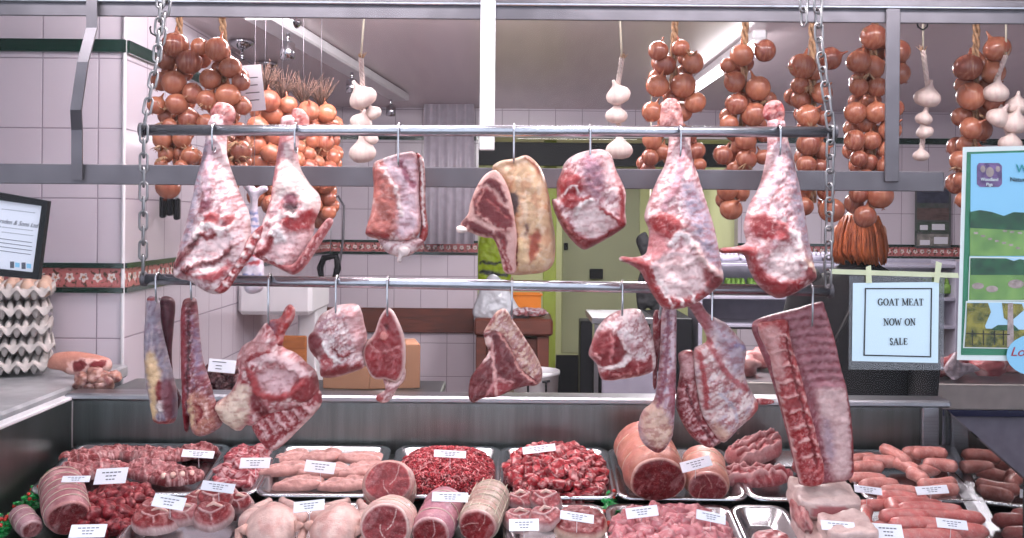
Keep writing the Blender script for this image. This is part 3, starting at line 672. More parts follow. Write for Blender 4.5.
hang_part('cut_face', k([(172, 158), (195, 175), (212, 205), (226, 250), (236, 310), (244, 370), (240, 430), (240, 478), (222, 488), (202, 478), (190, 430), (170, 378), (140, 372), (95, 356), (70, 346), (66, 326), (88, 298), (96, 262), (114, 215), (140, 176)]), YS - .044, t, mat='cutmeat', tf=.016, tb=.05, R=7, base=rgb(214, 172, 162), marb=.1, seed=52, lump=.003,
    patches=[(k([(118, 230), (145, 215), (170, 228), (180, 250), (205, 275), (226, 300), (230, 335), (205, 355), (180, 340), (150, 325), (118, 310), (104, 275)]), rgb(132, 26, 34), 1.4, .004, .35),
             (k([(150, 185), (178, 190), (200, 220), (212, 262), (196, 258), (180, 225), (150, 205), (122, 212)]), rgb(120, 22, 32), 1.2, .003, .3),
             (k([(88, 318), (130, 330), (165, 352), (180, 372), (150, 366), (100, 350)]), rgb(112, 18, 30), 1.3, .003, .2), (k([(176, 352), (205, 362), (214, 400), (205, 420), (190, 385)]), rgb(126, 26, 34), 1.2, .003, .3),
             (k([(66, 325), (82, 305), (92, 318), (80, 340)]), rgb(110, 50, 50), 1.2, .002, .3)],
    strokes=[(k([(112, 300), (150, 318), (182, 345), (228, 345)]), 1.0, rgb(220, 170, 160), .002), (k([(138, 225), (120, 260), (122, 300)]), .9, rgb(206, 140, 130), .001), (k([(150, 250), (190, 290), (215, 310)]), .7, rgb(196, 110, 104), 0), (k([(170, 372), (190, 410), (206, 450), (215, 482)]), 1.4, rgb(150, 40, 46), .002), (k([(198, 380), (212, 430), (226, 478)]), 1.0, rgb(160, 60, 60), .001)])
hang_part('rib_bone', k([(52, 340), (62, 334), (82, 340), (86, 352), (70, 358), (54, 354)]), YS - .055, t, mat='cutmeat', tf=.012, tb=.012, base=rgb(236, 220, 212), marb=0, seed=53, sp=1.2, lump=.001)
# ---- round shoulder joint
k = lambda p: K(540, 130, 2.99, p)
t = joint('shoulder_joint', 'rounded shoulder joint with red meat around a white hollow', 'meat joint', 590, 150, YS)
hang_part('shoulder_meat', k([(62, 130), (75, 97), (100, 76), (140, 62), (185, 58), (213, 76), (228, 120), (245, 155), (257, 190), (255, 240), (258, 280), (243, 298), (200, 325), (150, 352), (128, 357), (100, 335), (65, 290), (42, 240), (36, 206), (50, 205), (50, 160)]), YS, t, tf=.062, tb=.045, R=26, base=rgb(216, 180, 184), marb=.4, seed=61, lump=.010,
    mottle=[(WHT, 5, 14, .6, .1, .8), (rgb(180, 90, 98), 5, 12, .8, .15, .5)],
    patches=[(k([(52, 140), (75, 125), (115, 140), (130, 170), (110, 200), (120, 230), (80, 240), (60, 210), (50, 175)]), rgb(176, 50, 58), 2, .004, .9), (k([(120, 90), (160, 80), (185, 150), (170, 200), (135, 180)]), rgb(176, 134, 150), 4, 0, .5),
             (k([(185, 65), (212, 80), (228, 130), (232, 190), (205, 180), (190, 110)]), rgb(232, 200, 198), 4, .003, .2), (k([(95, 245), (130, 220), (190, 240), (220, 275), (200, 310), (140, 320), (100, 290)]), rgb(232, 210, 208), 3, -.008, .6),
             (k([(40, 215), (70, 260), (105, 300), (150, 325), (210, 295), (245, 275), (250, 295), (195, 325), (140, 354), (100, 334), (62, 285)]), rgb(152, 30, 40), 1.6, .004, .6), (k([(232, 170), (250, 190), (250, 260), (236, 280), (232, 230)]), rgb(160, 40, 46), 1.5, .002, .4)],
    strokes=[(k([(75, 215), (115, 210), (140, 200)]), 1.8, rgb(170, 40, 48), .003), (k([(108, 250), (118, 225), (145, 212)]), 2.2, rgb(244, 236, 232), .006), (k([(65, 200), (90, 170), (115, 190)]), 1.2, WHT, .003), (k([(255, 170), (258, 230), (256, 280)]), 1.8, rgb(236, 214, 210), .003), (k([(175, 235), (210, 260), (240, 285)]), 1.6, rgb(176, 60, 66), .003), (k([(60, 250), (90, 300), (125, 335)]), 1.0, rgb(206, 130, 130), 0)])
# ---- shins
k = lambda p: K(140, 280, 3.256, p)
YW = 2.452
t = joint('beef_shin', 'bluish grey shin with a cream patch, hanging nearest the egg trays', 'meat joint', 158, 295, YW, 'shins on the lower rail')
hang_part('shin_meat', k([(26, 56), (50, 55), (64, 75), (70, 150), (92, 250), (112, 330), (122, 400), (114, 460), (80, 468), (50, 460), (40, 420), (22, 330), (15, 200), (20, 100)]), YW, t, tf=.034, tb=.03, R=16, base=rgb(140, 132, 146), marb=.1, seed=71, lump=.006, sp=1.4,
    mottle=[(rgb(110, 84, 104), 3, 10, .1, .12, .7), (rgb(178, 164, 166), 3, 12, 0, .15, .6)],
    patches=[(k([(38, 240), (55, 230), (80, 300), (70, 400), (60, 450), (42, 440), (46, 360), (30, 280)]), rgb(214, 182, 140), 2.5, .002, .1), (k([(70, 330), (85, 325), (86, 385), (72, 385)]), rgb(140, 30, 38), 1.2, .002), (k([(74, 388), (100, 392), (98, 410), (76, 414)]), rgb(240, 228, 222), 1, .005),
             (k([(90, 320), (112, 340), (118, 400), (110, 450), (96, 430), (88, 380)]), rgb(130, 74, 86), 2), (k([(46, 440), (80, 450), (112, 445), (110, 466), (60, 466)]), rgb(150, 70, 70), 1.5, .002, .8)], strokes=[(k([(28, 58), (48, 60)]), 2, rgb(150, 60, 60), .002)])
hang_part('shin_back', k([(66, 60), (112, 66), (110, 150), (104, 240), (112, 330), (134, 380), (120, 420), (100, 330), (86, 250), (70, 150)]), YW + .036, t, tf=.018, tb=.02, base=rgb(84, 30, 48), marb=.15, seed=72, lump=.004, mottle=[(rgb(120, 60, 76), 3, 10, 0, .1, .6)])
t = joint('beef_shin', 'dark red shin ending in knobbly fat, second on the lower rail', 'meat joint', 190, 295, YW, 'shins on the lower rail')
hang_part('shin_meat', k([(138, 78), (150, 60), (180, 60), (188, 90), (195, 180), (205, 260), (230, 340), (248, 400), (270, 440), (260, 480), (205, 508), (172, 490), (162, 440), (158, 488), (148, 490), (140, 400), (135, 250), (134, 140)]), YW, t, tf=.034, tb=.03, R=16, base=rgb(140, 72, 88), marb=.2, seed=73, lump=.008, sp=1.4,
    mottle=[(rgb(108, 34, 52), 3, 14, 0, .02, .8), (rgb(176, 156, 176), 3, 8, .1, .2, .7)],
    patches=[(k([(172, 370), (215, 360), (250, 420), (262, 455), (240, 485), (205, 500), (180, 480), (170, 430)]), rgb(186, 128, 110), 3, .006, 1), (k([(175, 380), (186, 370), (190, 440), (180, 470)]), rgb(218, 190, 150), 1.5, .002), (k([(140, 60), (180, 60), (184, 82), (140, 82)]), rgb(108, 26, 36), 1.2, .002), (k([(178, 110), (196, 180), (205, 260), (214, 310), (196, 300), (184, 200)]), rgb(134, 116, 142), 2)],
    strokes=[(k([(150, 90), (152, 200), (150, 330), (154, 470)]), 3, rgb(150, 40, 60), .003), (k([(166, 100), (170, 220), (164, 420)]), 1.3, rgb(84, 30, 46), -.004), (k([(205, 400), (215, 430), (200, 455)]), 1.6, rgb(150, 36, 44), -.003), (k([(228, 400), (235, 440)]), 1.5, rgb(230, 200, 186), .003)])
# ---- shoulder with neck ribs
k = lambda p: K(130, 270, 2.832, p); YW = 2.462
t = joint('shoulder_with_ribs', 'twisted shoulder with a pale flap and striped ribs, red shank up', 'meat joint', 270, 318, YW)
hang_part('shoulder_meat', k([(385, 150), (410, 150), (430, 180), (432, 215), (470, 235), (500, 262), (528, 290), (535, 340), (520, 370), (470, 400), (400, 410), (360, 440), (330, 440), (310, 455), (270, 430), (243, 395), (245, 375), (285, 345), (310, 290), (303, 250), (320, 215), (350, 195), (366, 172)]), YW, t, tf=.050, tb=.035, R=20, base=rgb(214, 150, 152), marb=.5, seed=81, lump=.010,
    mottle=[(WHT, 5, 14, .5, .1, .8), (rgb(170, 50, 60), 5, 12, .6, .12, .7)],
    patches=[(k([(250, 380), (290, 345), (330, 310), (358, 330), (350, 400), (312, 452), (272, 430)]), rgb(220, 196, 176), 2.5, .004, .15), (k([(372, 290), (420, 270), (470, 280), (488, 305), (460, 335), (400, 340), (372, 325)]), rgb(222, 184, 186), 2, -.012, .6),
             (k([(345, 200), (390, 190), (400, 230), (350, 260), (325, 250)]), rgb(208, 160, 158), 3, .003, .4), (k([(360, 340), (385, 345), (400, 400), (370, 400), (355, 370)]), rgb(130, 30, 44), 2, -.003), (k([(480, 300), (530, 300), (532, 350), (500, 370), (470, 350)]), rgb(156, 50, 58), 2, .003, .9)],
    strokes=[(k([(360, 260), (400, 240), (450, 250), (500, 285)]), 4, rgb(230, 200, 200), .007), (k([(350, 275), (365, 300), (372, 330), (400, 350), (450, 348), (495, 315)]), 3, rgb(196, 76, 80), .007), (k([(345, 250), (360, 240), (400, 225)]), 2, rgb(170, 40, 52), .002), (k([(330, 310), (355, 300), (365, 260)]), 1.8, rgb(176, 60, 70), 0)])
hang_part('neck_ribs', k([(345, 440), (380, 405), (430, 380), (490, 355), (535, 338), (543, 375), (520, 410), (480, 450), (440, 490), (405, 512), (378, 495)]), YW - .006, t, tf=.030, tb=.025, R=8, base=rgb(170, 60, 68), marb=.7, seed=82, lump=.004,
    strokes=[(k([(x, y), (x + 28, y + 34)]), 1.5, rgb(226, 186, 184), .004) for x, y in ((372, 430), (395, 418), (418, 404), (442, 392), (466, 382), (490, 368))] + [(k([(405, 505), (450, 470), (500, 425), (538, 380)]), 2, rgb(226, 196, 192), .003)])
hang_part('shank', k([(392, 200), (388, 165), (398, 142), (424, 136), (440, 106), (455, 97), (468, 114), (462, 142), (440, 178), (430, 214), (410, 225)]), YW - .006, t, tf=.022, tb=.02, base=rgb(196, 60, 62), marb=.3, seed=83, lump=.004, lscale=8, mottle=[(rgb(226, 120, 112), 3, 6, .4, .12, .8)], patches=[(k([(372, 175), (398, 145), (420, 150), (410, 190)]), rgb(140, 96, 110), 2)])
# ---- small knobbly joint
k = lambda p: K(290, 270, 3.585, p); YW = 2.47
t = joint('shoulder_joint', 'small knobbly white and red joint beside the leg steak', 'meat joint', 337, 312, YW)
hang_part('joint_meat', k([(90, 197), (110, 162), (150, 137), (180, 124), (238, 122), (258, 150), (266, 190), (277, 240), (264, 290), (270, 343), (220, 368), (150, 386), (112, 378), (104, 330), (72, 286), (66, 240), (84, 215)]), YW, t, tf=.050, tb=.035, R=22, base=rgb(222, 202, 202), marb=.4, seed=91, lump=.010, sp=1.5,
    mottle=[(rgb(244, 236, 232), 4, 10, .7, .1, .8), (rgb(150, 100, 116), 3, 9, .9, .2, .6)],
    patches=[(k([(190, 125), (240, 125), (260, 180), (272, 240), (255, 290), (230, 220), (205, 160)]), rgb(224, 180, 180), 4, .002, .2), (k([(70, 230), (105, 222), (130, 250), (125, 300), (85, 300), (68, 270)]), rgb(122, 30, 42), 2, .003, .4), (k([(110, 350), (180, 340), (262, 325), (266, 345), (200, 370), (130, 386)]), rgb(146, 34, 44), 1.6, .002, .4), (k([(130, 290), (160, 285), (170, 320), (140, 350), (118, 330)]), rgb(196, 100, 104), 1.5, 0, .9)],
    strokes=[(k([(135, 250), (150, 290), (190, 320)]), 2.2, rgb(246, 240, 236), .005), (k([(165, 270), (195, 300), (230, 290)]), 1.4, rgb(140, 34, 44), .002), (k([(190, 340), (215, 330)]), 1.6, rgb(160, 40, 50), .003), (k([(110, 210), (150, 170), (200, 160)]), 1.4, rgb(180, 140, 150), .001)])
# ---- leg steak
t = joint('leg_steak', 'leg steak with a round bone eye and pale shank end, lower rail', 'meat joint', 388, 308, YW)
hang_part('steak', k([(345, 138), (366, 142), (388, 180), (410, 240), (415, 310), (408, 365), (385, 400), (345, 392), (300, 388), (275, 350), (262, 310), (266, 270), (300, 230), (322, 170)]), YW, t, mat='cutmeat', tf=.022, tb=.03, R=9, base=rgb(168, 44, 52), marb=.45, seed=95, lump=.003, sp=1.4, edge=(rgb(232, 206, 200), 2.4),
    patches=[(k([(328, 222), (346, 216), (356, 232), (344, 248), (328, 242)]), rgb(226, 150, 140), 1, .003, 0), (k([(336, 196), (354, 194), (358, 212), (340, 214)]), rgb(110, 24, 34), 1, -.002)],
    strokes=[(k([(320, 180), (345, 215)]), .9, rgb(206, 130, 130), 0), (k([(285, 260), (330, 290), (400, 270)]), .8, rgb(206, 140, 136), 0), (k([(330, 290), (320, 340)]), .7, rgb(196, 110, 110), 0), (k([(345, 250), (372, 300), (370, 350)]), .7, rgb(196, 110, 110), 0), (k([(290, 380), (300, 384)]), 1.5, rgb(240, 210, 200), .002)])
hang_part('shank_end', k([(330, 382), (350, 395), (385, 398), (412, 350), (412, 390), (388, 420), (360, 466), (332, 477), (309, 466), (314, 446), (342, 428)]), YW + .004, t, tf=.026, tb=.02, base=rgb(224, 194, 190), marb=.3, seed=96, lump=.004, sp=1.4, patches=[(k([(310, 450), (328, 446), (336, 462), (322, 474), (310, 466)]), rgb(196, 90, 88), 1, .003, .2)])
# ---- T-bone piece
t = joint('sirloin_piece', 'triangular dark red sirloin piece with T bone and cream fat', 'meat joint', 512, 310, YW)
hang_part('fat_side', k([(740, 150), (772, 140), (800, 180), (840, 240), (888, 318), (905, 370), (892, 408), (852, 412), (800, 360), (760, 280), (715, 235), (694, 226), (715, 186)]), YW + .01, t, tf=.034, tb=.05, R=14, base=rgb(218, 186, 164), marb=.3, seed=101, lump=.006, sp=1.5, mottle=[(rgb(200, 150, 138), 5, 12, .8, .1, .6), (rgb(190, 140, 150), 4, 9, .8, .2, .6)])
hang_part('cut_face', k([(697, 224), (755, 222), (790, 275), (832, 355), (888, 398), (876, 414), (850, 416), (800, 430), (740, 455), (690, 460), (656, 476), (640, 450), (648, 385), (688, 330), (712, 292), (700, 262)]), YW - .014, t, mat='cutmeat', tf=.016, tb=.03, R=6, base=rgb(124, 30, 38), marb=.2, seed=102, lump=.003, sp=1.4,
    mottle=[(rgb(96, 22, 32), 8, 8, 0, .05, .6)],
    patches=[(k([(700, 240), (718, 238), (722, 268), (704, 274)]), rgb(238, 214, 204), 1, .003, 0), (k([(720, 410), (760, 395), (800, 410), (780, 435), (735, 450)]), rgb(176, 66, 74), 2, 0, .9)],
    strokes=[(k([(722, 262), (728, 320), (735, 400), (742, 450)]), 1.7, rgb(220, 170, 164), .003), (k([(735, 385), (765, 395), (800, 400)]), 1.3, rgb(216, 160, 156), .002), (k([(735, 395), (715, 430), (700, 455)]), 1.1, rgb(206, 140, 140), .001), (k([(752, 226), (788, 282), (830, 362), (880, 405)]), 1.3, rgb(214, 160, 150), .002), (k([(695, 320), (715, 300)]), 1.5, rgb(236, 206, 200), .002)])
# ---- round joint by the doorway
k = lambda p: K(540, 270, 2.833, p)
t = joint('shoulder_joint', 'round joint hanging before the doorway, red on the doorway side', 'meat joint', 622, 312, YW)
hang_part('joint_meat', k([(162, 166), (190, 132), (230, 113), (280, 111), (300, 140), (316, 180), (326, 230), (325, 278), (290, 298), (230, 309), (180, 312), (166, 290), (160, 266), (138, 240), (146, 206)]), YW, t, tf=.054, tb=.04, R=22, base=rgb(222, 202, 202), marb=.4, seed=111, lump=.009, sp=1.5,
    mottle=[(rgb(240, 230, 226), 5, 9, .4, .1, .7), (rgb(190, 130, 138), 4, 8, .4, .2, .6)],
    patches=[(k([(142, 215), (165, 175), (195, 165), (225, 185), (240, 215), (225, 245), (190, 265), (160, 262)]), rgb(150, 36, 46), 1.8, .004, .5), (k([(180, 275), (220, 262), (250, 240), (290, 250), (318, 225), (318, 270), (280, 295), (190, 308), (168, 292)]), rgb(158, 38, 48), 1.8, .003, .4)],
    strokes=[(k([(195, 175), (200, 210), (190, 250)]), 1.3, rgb(216, 140, 140), .002), (k([(225, 190), (245, 235), (225, 258), (185, 272)]), 2.0, rgb(238, 222, 218), .005), (k([(305, 200), (318, 240), (320, 270)]), 2.2, rgb(236, 220, 214), .003), (k([(200, 290), (250, 285)]), 1.1, rgb(216, 150, 146), .001), (k([(270, 260), (272, 290)]), .9, rgb(216, 150, 146), .001), (k([(150, 232), (165, 245)]), 1.2, rgb(230, 180, 176), .003)])
# ---- long pale shank, with a thin dark one behind
t = joint('long_shank', 'long slender pale shank with a knobbly beige lower end', 'meat joint', 662, 303, YW)
hang_part('shank_meat', k([(350, 95), (384, 95), (386, 230), (385, 330), (382, 400), (375, 470), (350, 510), (325, 516), (292, 490), (278, 450), (290, 400), (325, 360), (338, 250)]), YW, t, tf=.036, tb=.03, R=15, base=rgb(190, 160, 172), marb=.2, seed=121, lump=.007, sp=1.5,
    mottle=[(rgb(150, 140, 160), 3, 16, 0, .05, .8), (rgb(216, 190, 194), 3, 14, 0, .15, .7)],
    patches=[(k([(292, 395), (330, 365), (352, 400), (370, 450), (345, 500), (310, 490), (284, 450)]), rgb(214, 180, 160), 3, .006, .6), (k([(300, 490), (330, 500), (350, 490), (345, 512), (322, 514)]), rgb(130, 50, 54), 1.3, 0, .5), (k([(364, 290), (380, 290), (378, 400), (364, 400)]), rgb(176, 116, 130), 2)],
    strokes=[(k([(360, 110), (356, 220), (345, 330), (330, 380)]), 1.6, rgb(150, 96, 116), -.002), (k([(374, 110), (374, 260)]), 1.5, rgb(226, 206, 214), .002)])
hang_part('thin_shank', k([(322, 122), (344, 124), (346, 200), (334, 260), (330, 330), (320, 330), (320, 220)]), YW + .03, t, tf=.014, tb=.014, base=rgb(132, 40, 56), marb=.2, seed=122, sp=1.5, lump=.002)
# ---- shoulder beside it
k = lambda p: K(640, 300, 3.3625, p)
t = joint('shoulder_joint', 'white fat covered shoulder with striped ribs, right of the long shank', 'meat joint', 711, 312, YW - .01)
hang_part('shoulder_meat', k([(152, -4), (200, 6), (230, 45), (290, 80), (335, 130), (356, 160), (350, 230), (365, 290), (396, 348), (375, 390), (330, 430), (278, 478), (240, 440), (205, 380), (190, 300), (180, 230), (182, 165), (222, 140), (214, 100), (188, 60)]), YW - .01, t, tf=.052, tb=.035, R=20, base=rgb(222, 204, 200), marb=.25, seed=131, lump=.009, sp=1.6,
    mottle=[(rgb(190, 172, 186), 5, 14, .6, .12, .7), (rgb(214, 160, 158), 5, 12, .5, .18, .6)],
    patches=[(k([(150, 0), (200, 10), (235, 60), (215, 110), (190, 60)]), rgb(186, 110, 118), 3, 0, .4), (k([(235, 60), (290, 90), (340, 150), (346, 215), (300, 240), (255, 150)]), rgb(180, 164, 176), 5, 0, .3), (k([(378, 330), (396, 348), (376, 385), (350, 395)]), rgb(206, 110, 104), 2.5), (k([(240, 400), (290, 440), (276, 470), (244, 440)]), rgb(216, 180, 160), 3)],
    strokes=[(k([(225, 130), (245, 190), (290, 250), (345, 290)]), 2.4, rgb(190, 110, 116), .004), (k([(285, 150), (325, 145), (348, 165)]), 1.8, rgb(150, 140, 170), .003), (k([(190, 170), (205, 250), (215, 350)]), 2, rgb(190, 90, 94), .002), (k([(250, 300), (300, 350), (310, 400)]), 1.5, rgb(196, 186, 196), .001)])
hang_part('rib_side', k([(130, 180), (178, 172), (192, 240), (200, 320), (232, 400), (276, 462), (262, 485), (226, 495), (170, 455), (126, 376), (122, 320), (134, 240)]), YW + .004, t, tf=.034, tb=.03, R=8, base=rgb(152, 62, 70), marb=.7, seed=132, lump=.004, sp=1.6,
    patches=[(k([(130, 185), (175, 180), (186, 240), (150, 260), (134, 230)]), rgb(196, 150, 150), 2, .002, .7)],
    strokes=[(k([(x, y), (x + 40, y - 18)]), 1.2, rgb(218, 176, 176), .003) for x, y in ((128, 300), (130, 335), (142, 372), (158, 404), (176, 432), (200, 460), (225, 480))] + [(k([(150, 270), (165, 340), (200, 410), (240, 470)]), 1.5, rgb(110, 30, 44), -.002)])
hang_part('bone_end', k([(372, 335), (400, 330), (440, 334), (452, 342), (440, 350), (396, 352)]), YW - .01, t, tf=.010, tb=.01, base=rgb(196, 84, 84), marb=.2, seed=133, sp=1.5, lump=.001)
# ---- rib rack
k = lambda p: K(740, 290, 2.5615, p); YW = 2.47
t = joint('rib_rack', 'large long rack of ribs with a red spine edge, lower rail end', 'meat joint', 811, 312, YW)
ribs = []
for i in range(9):
    y = 62 + i * 21.5; x0 = 118 + i * 7.5
    x1 = 214 + i * 7.0
    if y < 245: ribs.append((k([(x0, y + 6), ((x0 + x1) / 2, y - 4 + i), (x1, y - 2 + i)]), 2.6, rgb(186, 134, 144), .0035, .1))
hang_part('rib_sheet', k([(30, 98), (42, 76), (90, 60), (150, 45), (208, 30), (218, 50), (240, 120), (258, 200), (272, 250), (285, 330), (290, 420), (284, 480), (225, 495), (160, 500), (145, 470), (110, 330), (76, 215), (45, 140)]), YW, t, fa=.35, tf=.026, tb=.03, R=8, base=rgb(156, 92, 104), marb=.3, seed=141, lump=.006, sp=1.6, strokes=ribs + [(k([(265, 230), (278, 330), (282, 460)]), 2, rgb(150, 60, 66), .003), (k([(212, 34), (240, 130), (262, 220)]), 1.6, rgb(170, 70, 74), .002)],
    patches=[(k([(190, 250), (230, 246), (265, 255), (275, 350), (275, 460), (235, 480), (212, 400), (195, 310)]), rgb(216, 184, 182), 3, .006, .4), (k([(205, 320), (225, 340), (235, 420), (218, 430), (206, 370)]), rgb(176, 150, 160), 3, -.004)])
hang_part('spine', k([(42, 92), (80, 76), (120, 76), (130, 130), (155, 215), (182, 320), (208, 420), (216, 465), (205, 498), (160, 500), (146, 465), (122, 360), (96, 260), (72, 170)]), YW - .014, t, mat='cutmeat', fa=.4, tf=.030, tb=.014, R=8, base=rgb(178, 44, 52), marb=.55, seed=142, lump=.004, sp=1.6,
    mottle=[(rgb(222, 130, 126), 4, 5, .3, .1, .7)],
    patches=[(k([(48, 100), (88, 90), (100, 160), (110, 215), (85, 215), (66, 150)]), rgb(214, 160, 156), 2.5, 0, .8)],
    strokes=[(k([(60 + i * 12, 120 + i * 38), (100 + i * 11, 112 + i * 38), (126 + i * 10, 128 + i * 38)]), 1.3, rgb(230, 180, 174), .004) for i in range(9)] + [(k([(110, 120), (135, 230), (165, 340), (190, 450)]), 1.4, rgb(140, 20, 32), -.003), (k([(40, 95), (75, 190), (105, 300), (130, 400), (150, 490)]), 1.6, rgb(220, 190, 186), .002)])
# ================================================================== THE CHILLED COUNTER
YCB = 3.0
XA0, XA1 = P(72, 410, YCB).x, P(944, 410, YCB).x
cs = thing('chilled_counter', 'long stainless steel display counter with a sloping deck of meat', 'display counter', (0, 2.6, 0))
zt = 1.045; Y0 = 2.22
# sloping deck
b = MB(); b.add([(XA0, YCB, deckz(YCB) - .012), (XA1, YCB, deckz(YCB) - .012), (XA1 - .16, Y0, deckz(Y0) - .012), (XA0, Y0, deckz(Y0) - .012),
                 (XA0, YCB, deckz(YCB) - .04), (XA1, YCB, deckz(YCB) - .04), (XA1 - .16, Y0, deckz(Y0) - .04), (XA0, Y0, deckz(Y0) - .04)],
                [(0, 3, 2, 1), (4, 5, 6, 7), (0, 1, 5, 4), (3, 7, 6, 2), (0, 4, 7, 3), (1, 2, 6, 5)]); b.out('deck', M['case_steel'], cs)
MB().box(((XA0 + XA1) / 2, YCB + .02, zt / 2 + .36), (XA1 - XA0, .03, zt - .72), bev=.003).out('back_panel', M['case_steel'], cs)
MB().box(((XA0 + XA1) / 2, YCB + .025, zt + .01), (XA1 - XA0 + .03, .09, .022), bev=.006).out('back_ledge', M['steel'], cs)
MB().box((XA1 - .045, YCB - .005, zt - .07), (.05, .02, .14), bev=.003).out('corner_upright', M['steel'], cs)
MB().box((XA0 - .015, (YCB + Y0) / 2, .85), (.03, YCB - Y0, .39), bev=.003).out('end_panel', M['case_steel'], cs)
MB().box((XA0 - .01, (YCB + Y0) / 2, zt + .005), (.035, YCB - Y0, .012), bev=.003).out('end_trim', M['white'], cs)
# right end: glass pane on a steel sill
def qb(name, pts, th, mat, parent):
    pts = [Vector(p) for p in pts]; n = (pts[1] - pts[0]).cross(pts[3] - pts[0]).normalized() * th
    b = MB(); b.add(pts + [p + n for p in pts], [(3, 2, 1, 0), (4, 5, 6, 7), (0, 1, 5, 4), (1, 2, 6, 5), (2, 3, 7, 6), (3, 0, 4, 7)])
    return b.out(name, M[mat], parent)
qb('side_glass', [(XA1 + .005, YCB, deckz(YCB)), (XA1 - .155, Y0, deckz(Y0)), (XA1 - .155, Y0, 1.03), (XA1 + .005, YCB, 1.04)], .006, 'sideglass', cs)
qb('side_sill', [(XA1 - .03, YCB, deckz(YCB) + .012), (XA1 - .19, Y0, deckz(Y0) + .012), (XA1 - .15, Y0, deckz(Y0) + .012), (XA1 + .01, YCB, deckz(YCB) + .012)], .02, 'steel', cs)
MB().box((0, Y0 - .01, deckz(Y0) - .2), (2.7, .02, .5), bev=.003).out('front_panel', M['white'], cs)
MB().box((0, 2.62, .33), (2.6, .78, .62), bev=.01).out('plinth', M['darksteel'], cs)
# marble end counter with egg trays
mc = thing('marble_counter', 'grey marble topped counter carrying the egg trays', 'counter', (-2.1, 3.0, 0))
MB().box(((XLL + .03 - 1.36) / 2, 2.92, zt + .0), (-1.39 - XLL, 1.28, .045), bev=.008).out('worktop', M['marble'], mc)
MB().box(((XLL + .03 - 1.44) / 2, 2.92, .51), (-1.47 - XLL, 1.2, 1.0), bev=.004).out('cabinet', M['white'], mc)
# serving worktop behind the counter
sv = thing('serving_worktop', 'steel worktop behind the counter with box and papers', 'worktop', (-.75, 3.35, 0))
MB().box((-.78, 3.33, 1.005), (1.1, .44, .03), bev=.004).out('top', M['case_steel'], sv)
MB().box((-.78, 3.33, .5), (1.06, .38, .97), bev=.004).out('base', M['white'], sv)
WT = 1.0205

# ---------------------------------------------------------------- trays
def rrect(w, d, r, n=5):
    out = []
    for cx, cy, a0 in ((w / 2 - r, d / 2 - r, 0), (-w / 2 + r, d / 2 - r, PI / 2), (-w / 2 + r, -d / 2 + r, PI), (w / 2 - r, -d / 2 + r, 1.5 * PI)):
        for k in range(n + 1):
            a = a0 + PI / 2 * k / n; out.append((cx + r * math.cos(a), cy + r * math.sin(a)))
    return out
def tray_mesh(w, d, h=.035):
    b = MB(); vs = []; fs = []; rings = [(-.03, 0), (-.026, .0), (-.004, h), (.008, h + .001), (.010, h - .004), (.011, h - .0005), (.009, h + .005), (-.006, h + .004), (-.030, .004), (-.034, .003)]
    n = None
    for off, z in rings:
        R = rrect(w + 2 * off, d + 2 * off, .035 + off * .5); n = len(R); vs += [(x, y, z) for x, y in R]
    for i in range(len(rings) - 1):
        for k in range(n): fs.append((i * n + k, i * n + (k + 1) % n, (i + 1) * n + (k + 1) % n, (i + 1) * n + k))
    fs.append(tuple(range(n - 1, -1, -1))); fs.append(tuple((len(rings) - 1) * n + k for k in range(n)))
    b.add(vs, fs); return b
RS = Matrix.Rotation(SLOPE, 3, 'X')
def place(o, px, py, h=0, rz=0, rx=0, ry=0, lift=0):
    p = D(px, py, h); p.z += lift - h
    o.location = p; o.rotation_euler = (RS @ Rz(rz) @ Rx(rx) @ Ry(ry)).to_euler(); return o
def placeXY(o, x, Y, lift=0, rz=0, rx=0, ry=0):
    o.location = (x, Y, deckz(Y) + lift); o.rotation_euler = (RS @ Rz(rz) @ Rx(rx) @ Ry(ry)).to_euler(); return o
def tray(px, Y, w, d, label, rz=0):
    x = P(px, 480, Y).x
    o = tray_mesh(w, d).out('steel_tray', M['tray'], smooth=True, local=True); placeXY(o, x, Y, -.008, rz)
    return props(o, label, 'tray', 'steel trays in the counter')
TB = .004      # tray floor above deck
tray(136, 2.81, .44, .30, 'wide back tray under the flat breast pieces')
tray(243, 2.81, .125, .30, 'narrow back tray under the small diced pieces')
tray(327, 2.81, .31, .30, 'steel tray under the pale poultry fillets')
tray(446, 2.81, .29, .30, 'steel tray under the minced beef')
tray(556, 2.81, .30, .30, 'steel tray under the diced beef')
tray(674, 2.81, .33, .30, 'steel tray under the two rolled pork roasts')
tray(788, 2.81, .27, .30, 'steel tray under the folded breast pieces beside the rib rack')
tray(901, 2.81, .29, .30, 'back steel tray under the pale sausages')
tray(185, 2.475, .28, .28, 'front tray under the rolled chops')
tray(307, 2.475, .29, .28, 'front tray under the two chickens')
tray(556, 2.475, .24, .28, 'front tray under the bone-in slices and rump steak')
tray(676, 2.475, .31, .28, 'front tray under the pink diced pork')
tray(770, 2.475, .13, .28, 'nearly empty front tray beside the pork loin')
tray(920, 2.46, .30, .28, 'front steel tray under the long pink sausages')

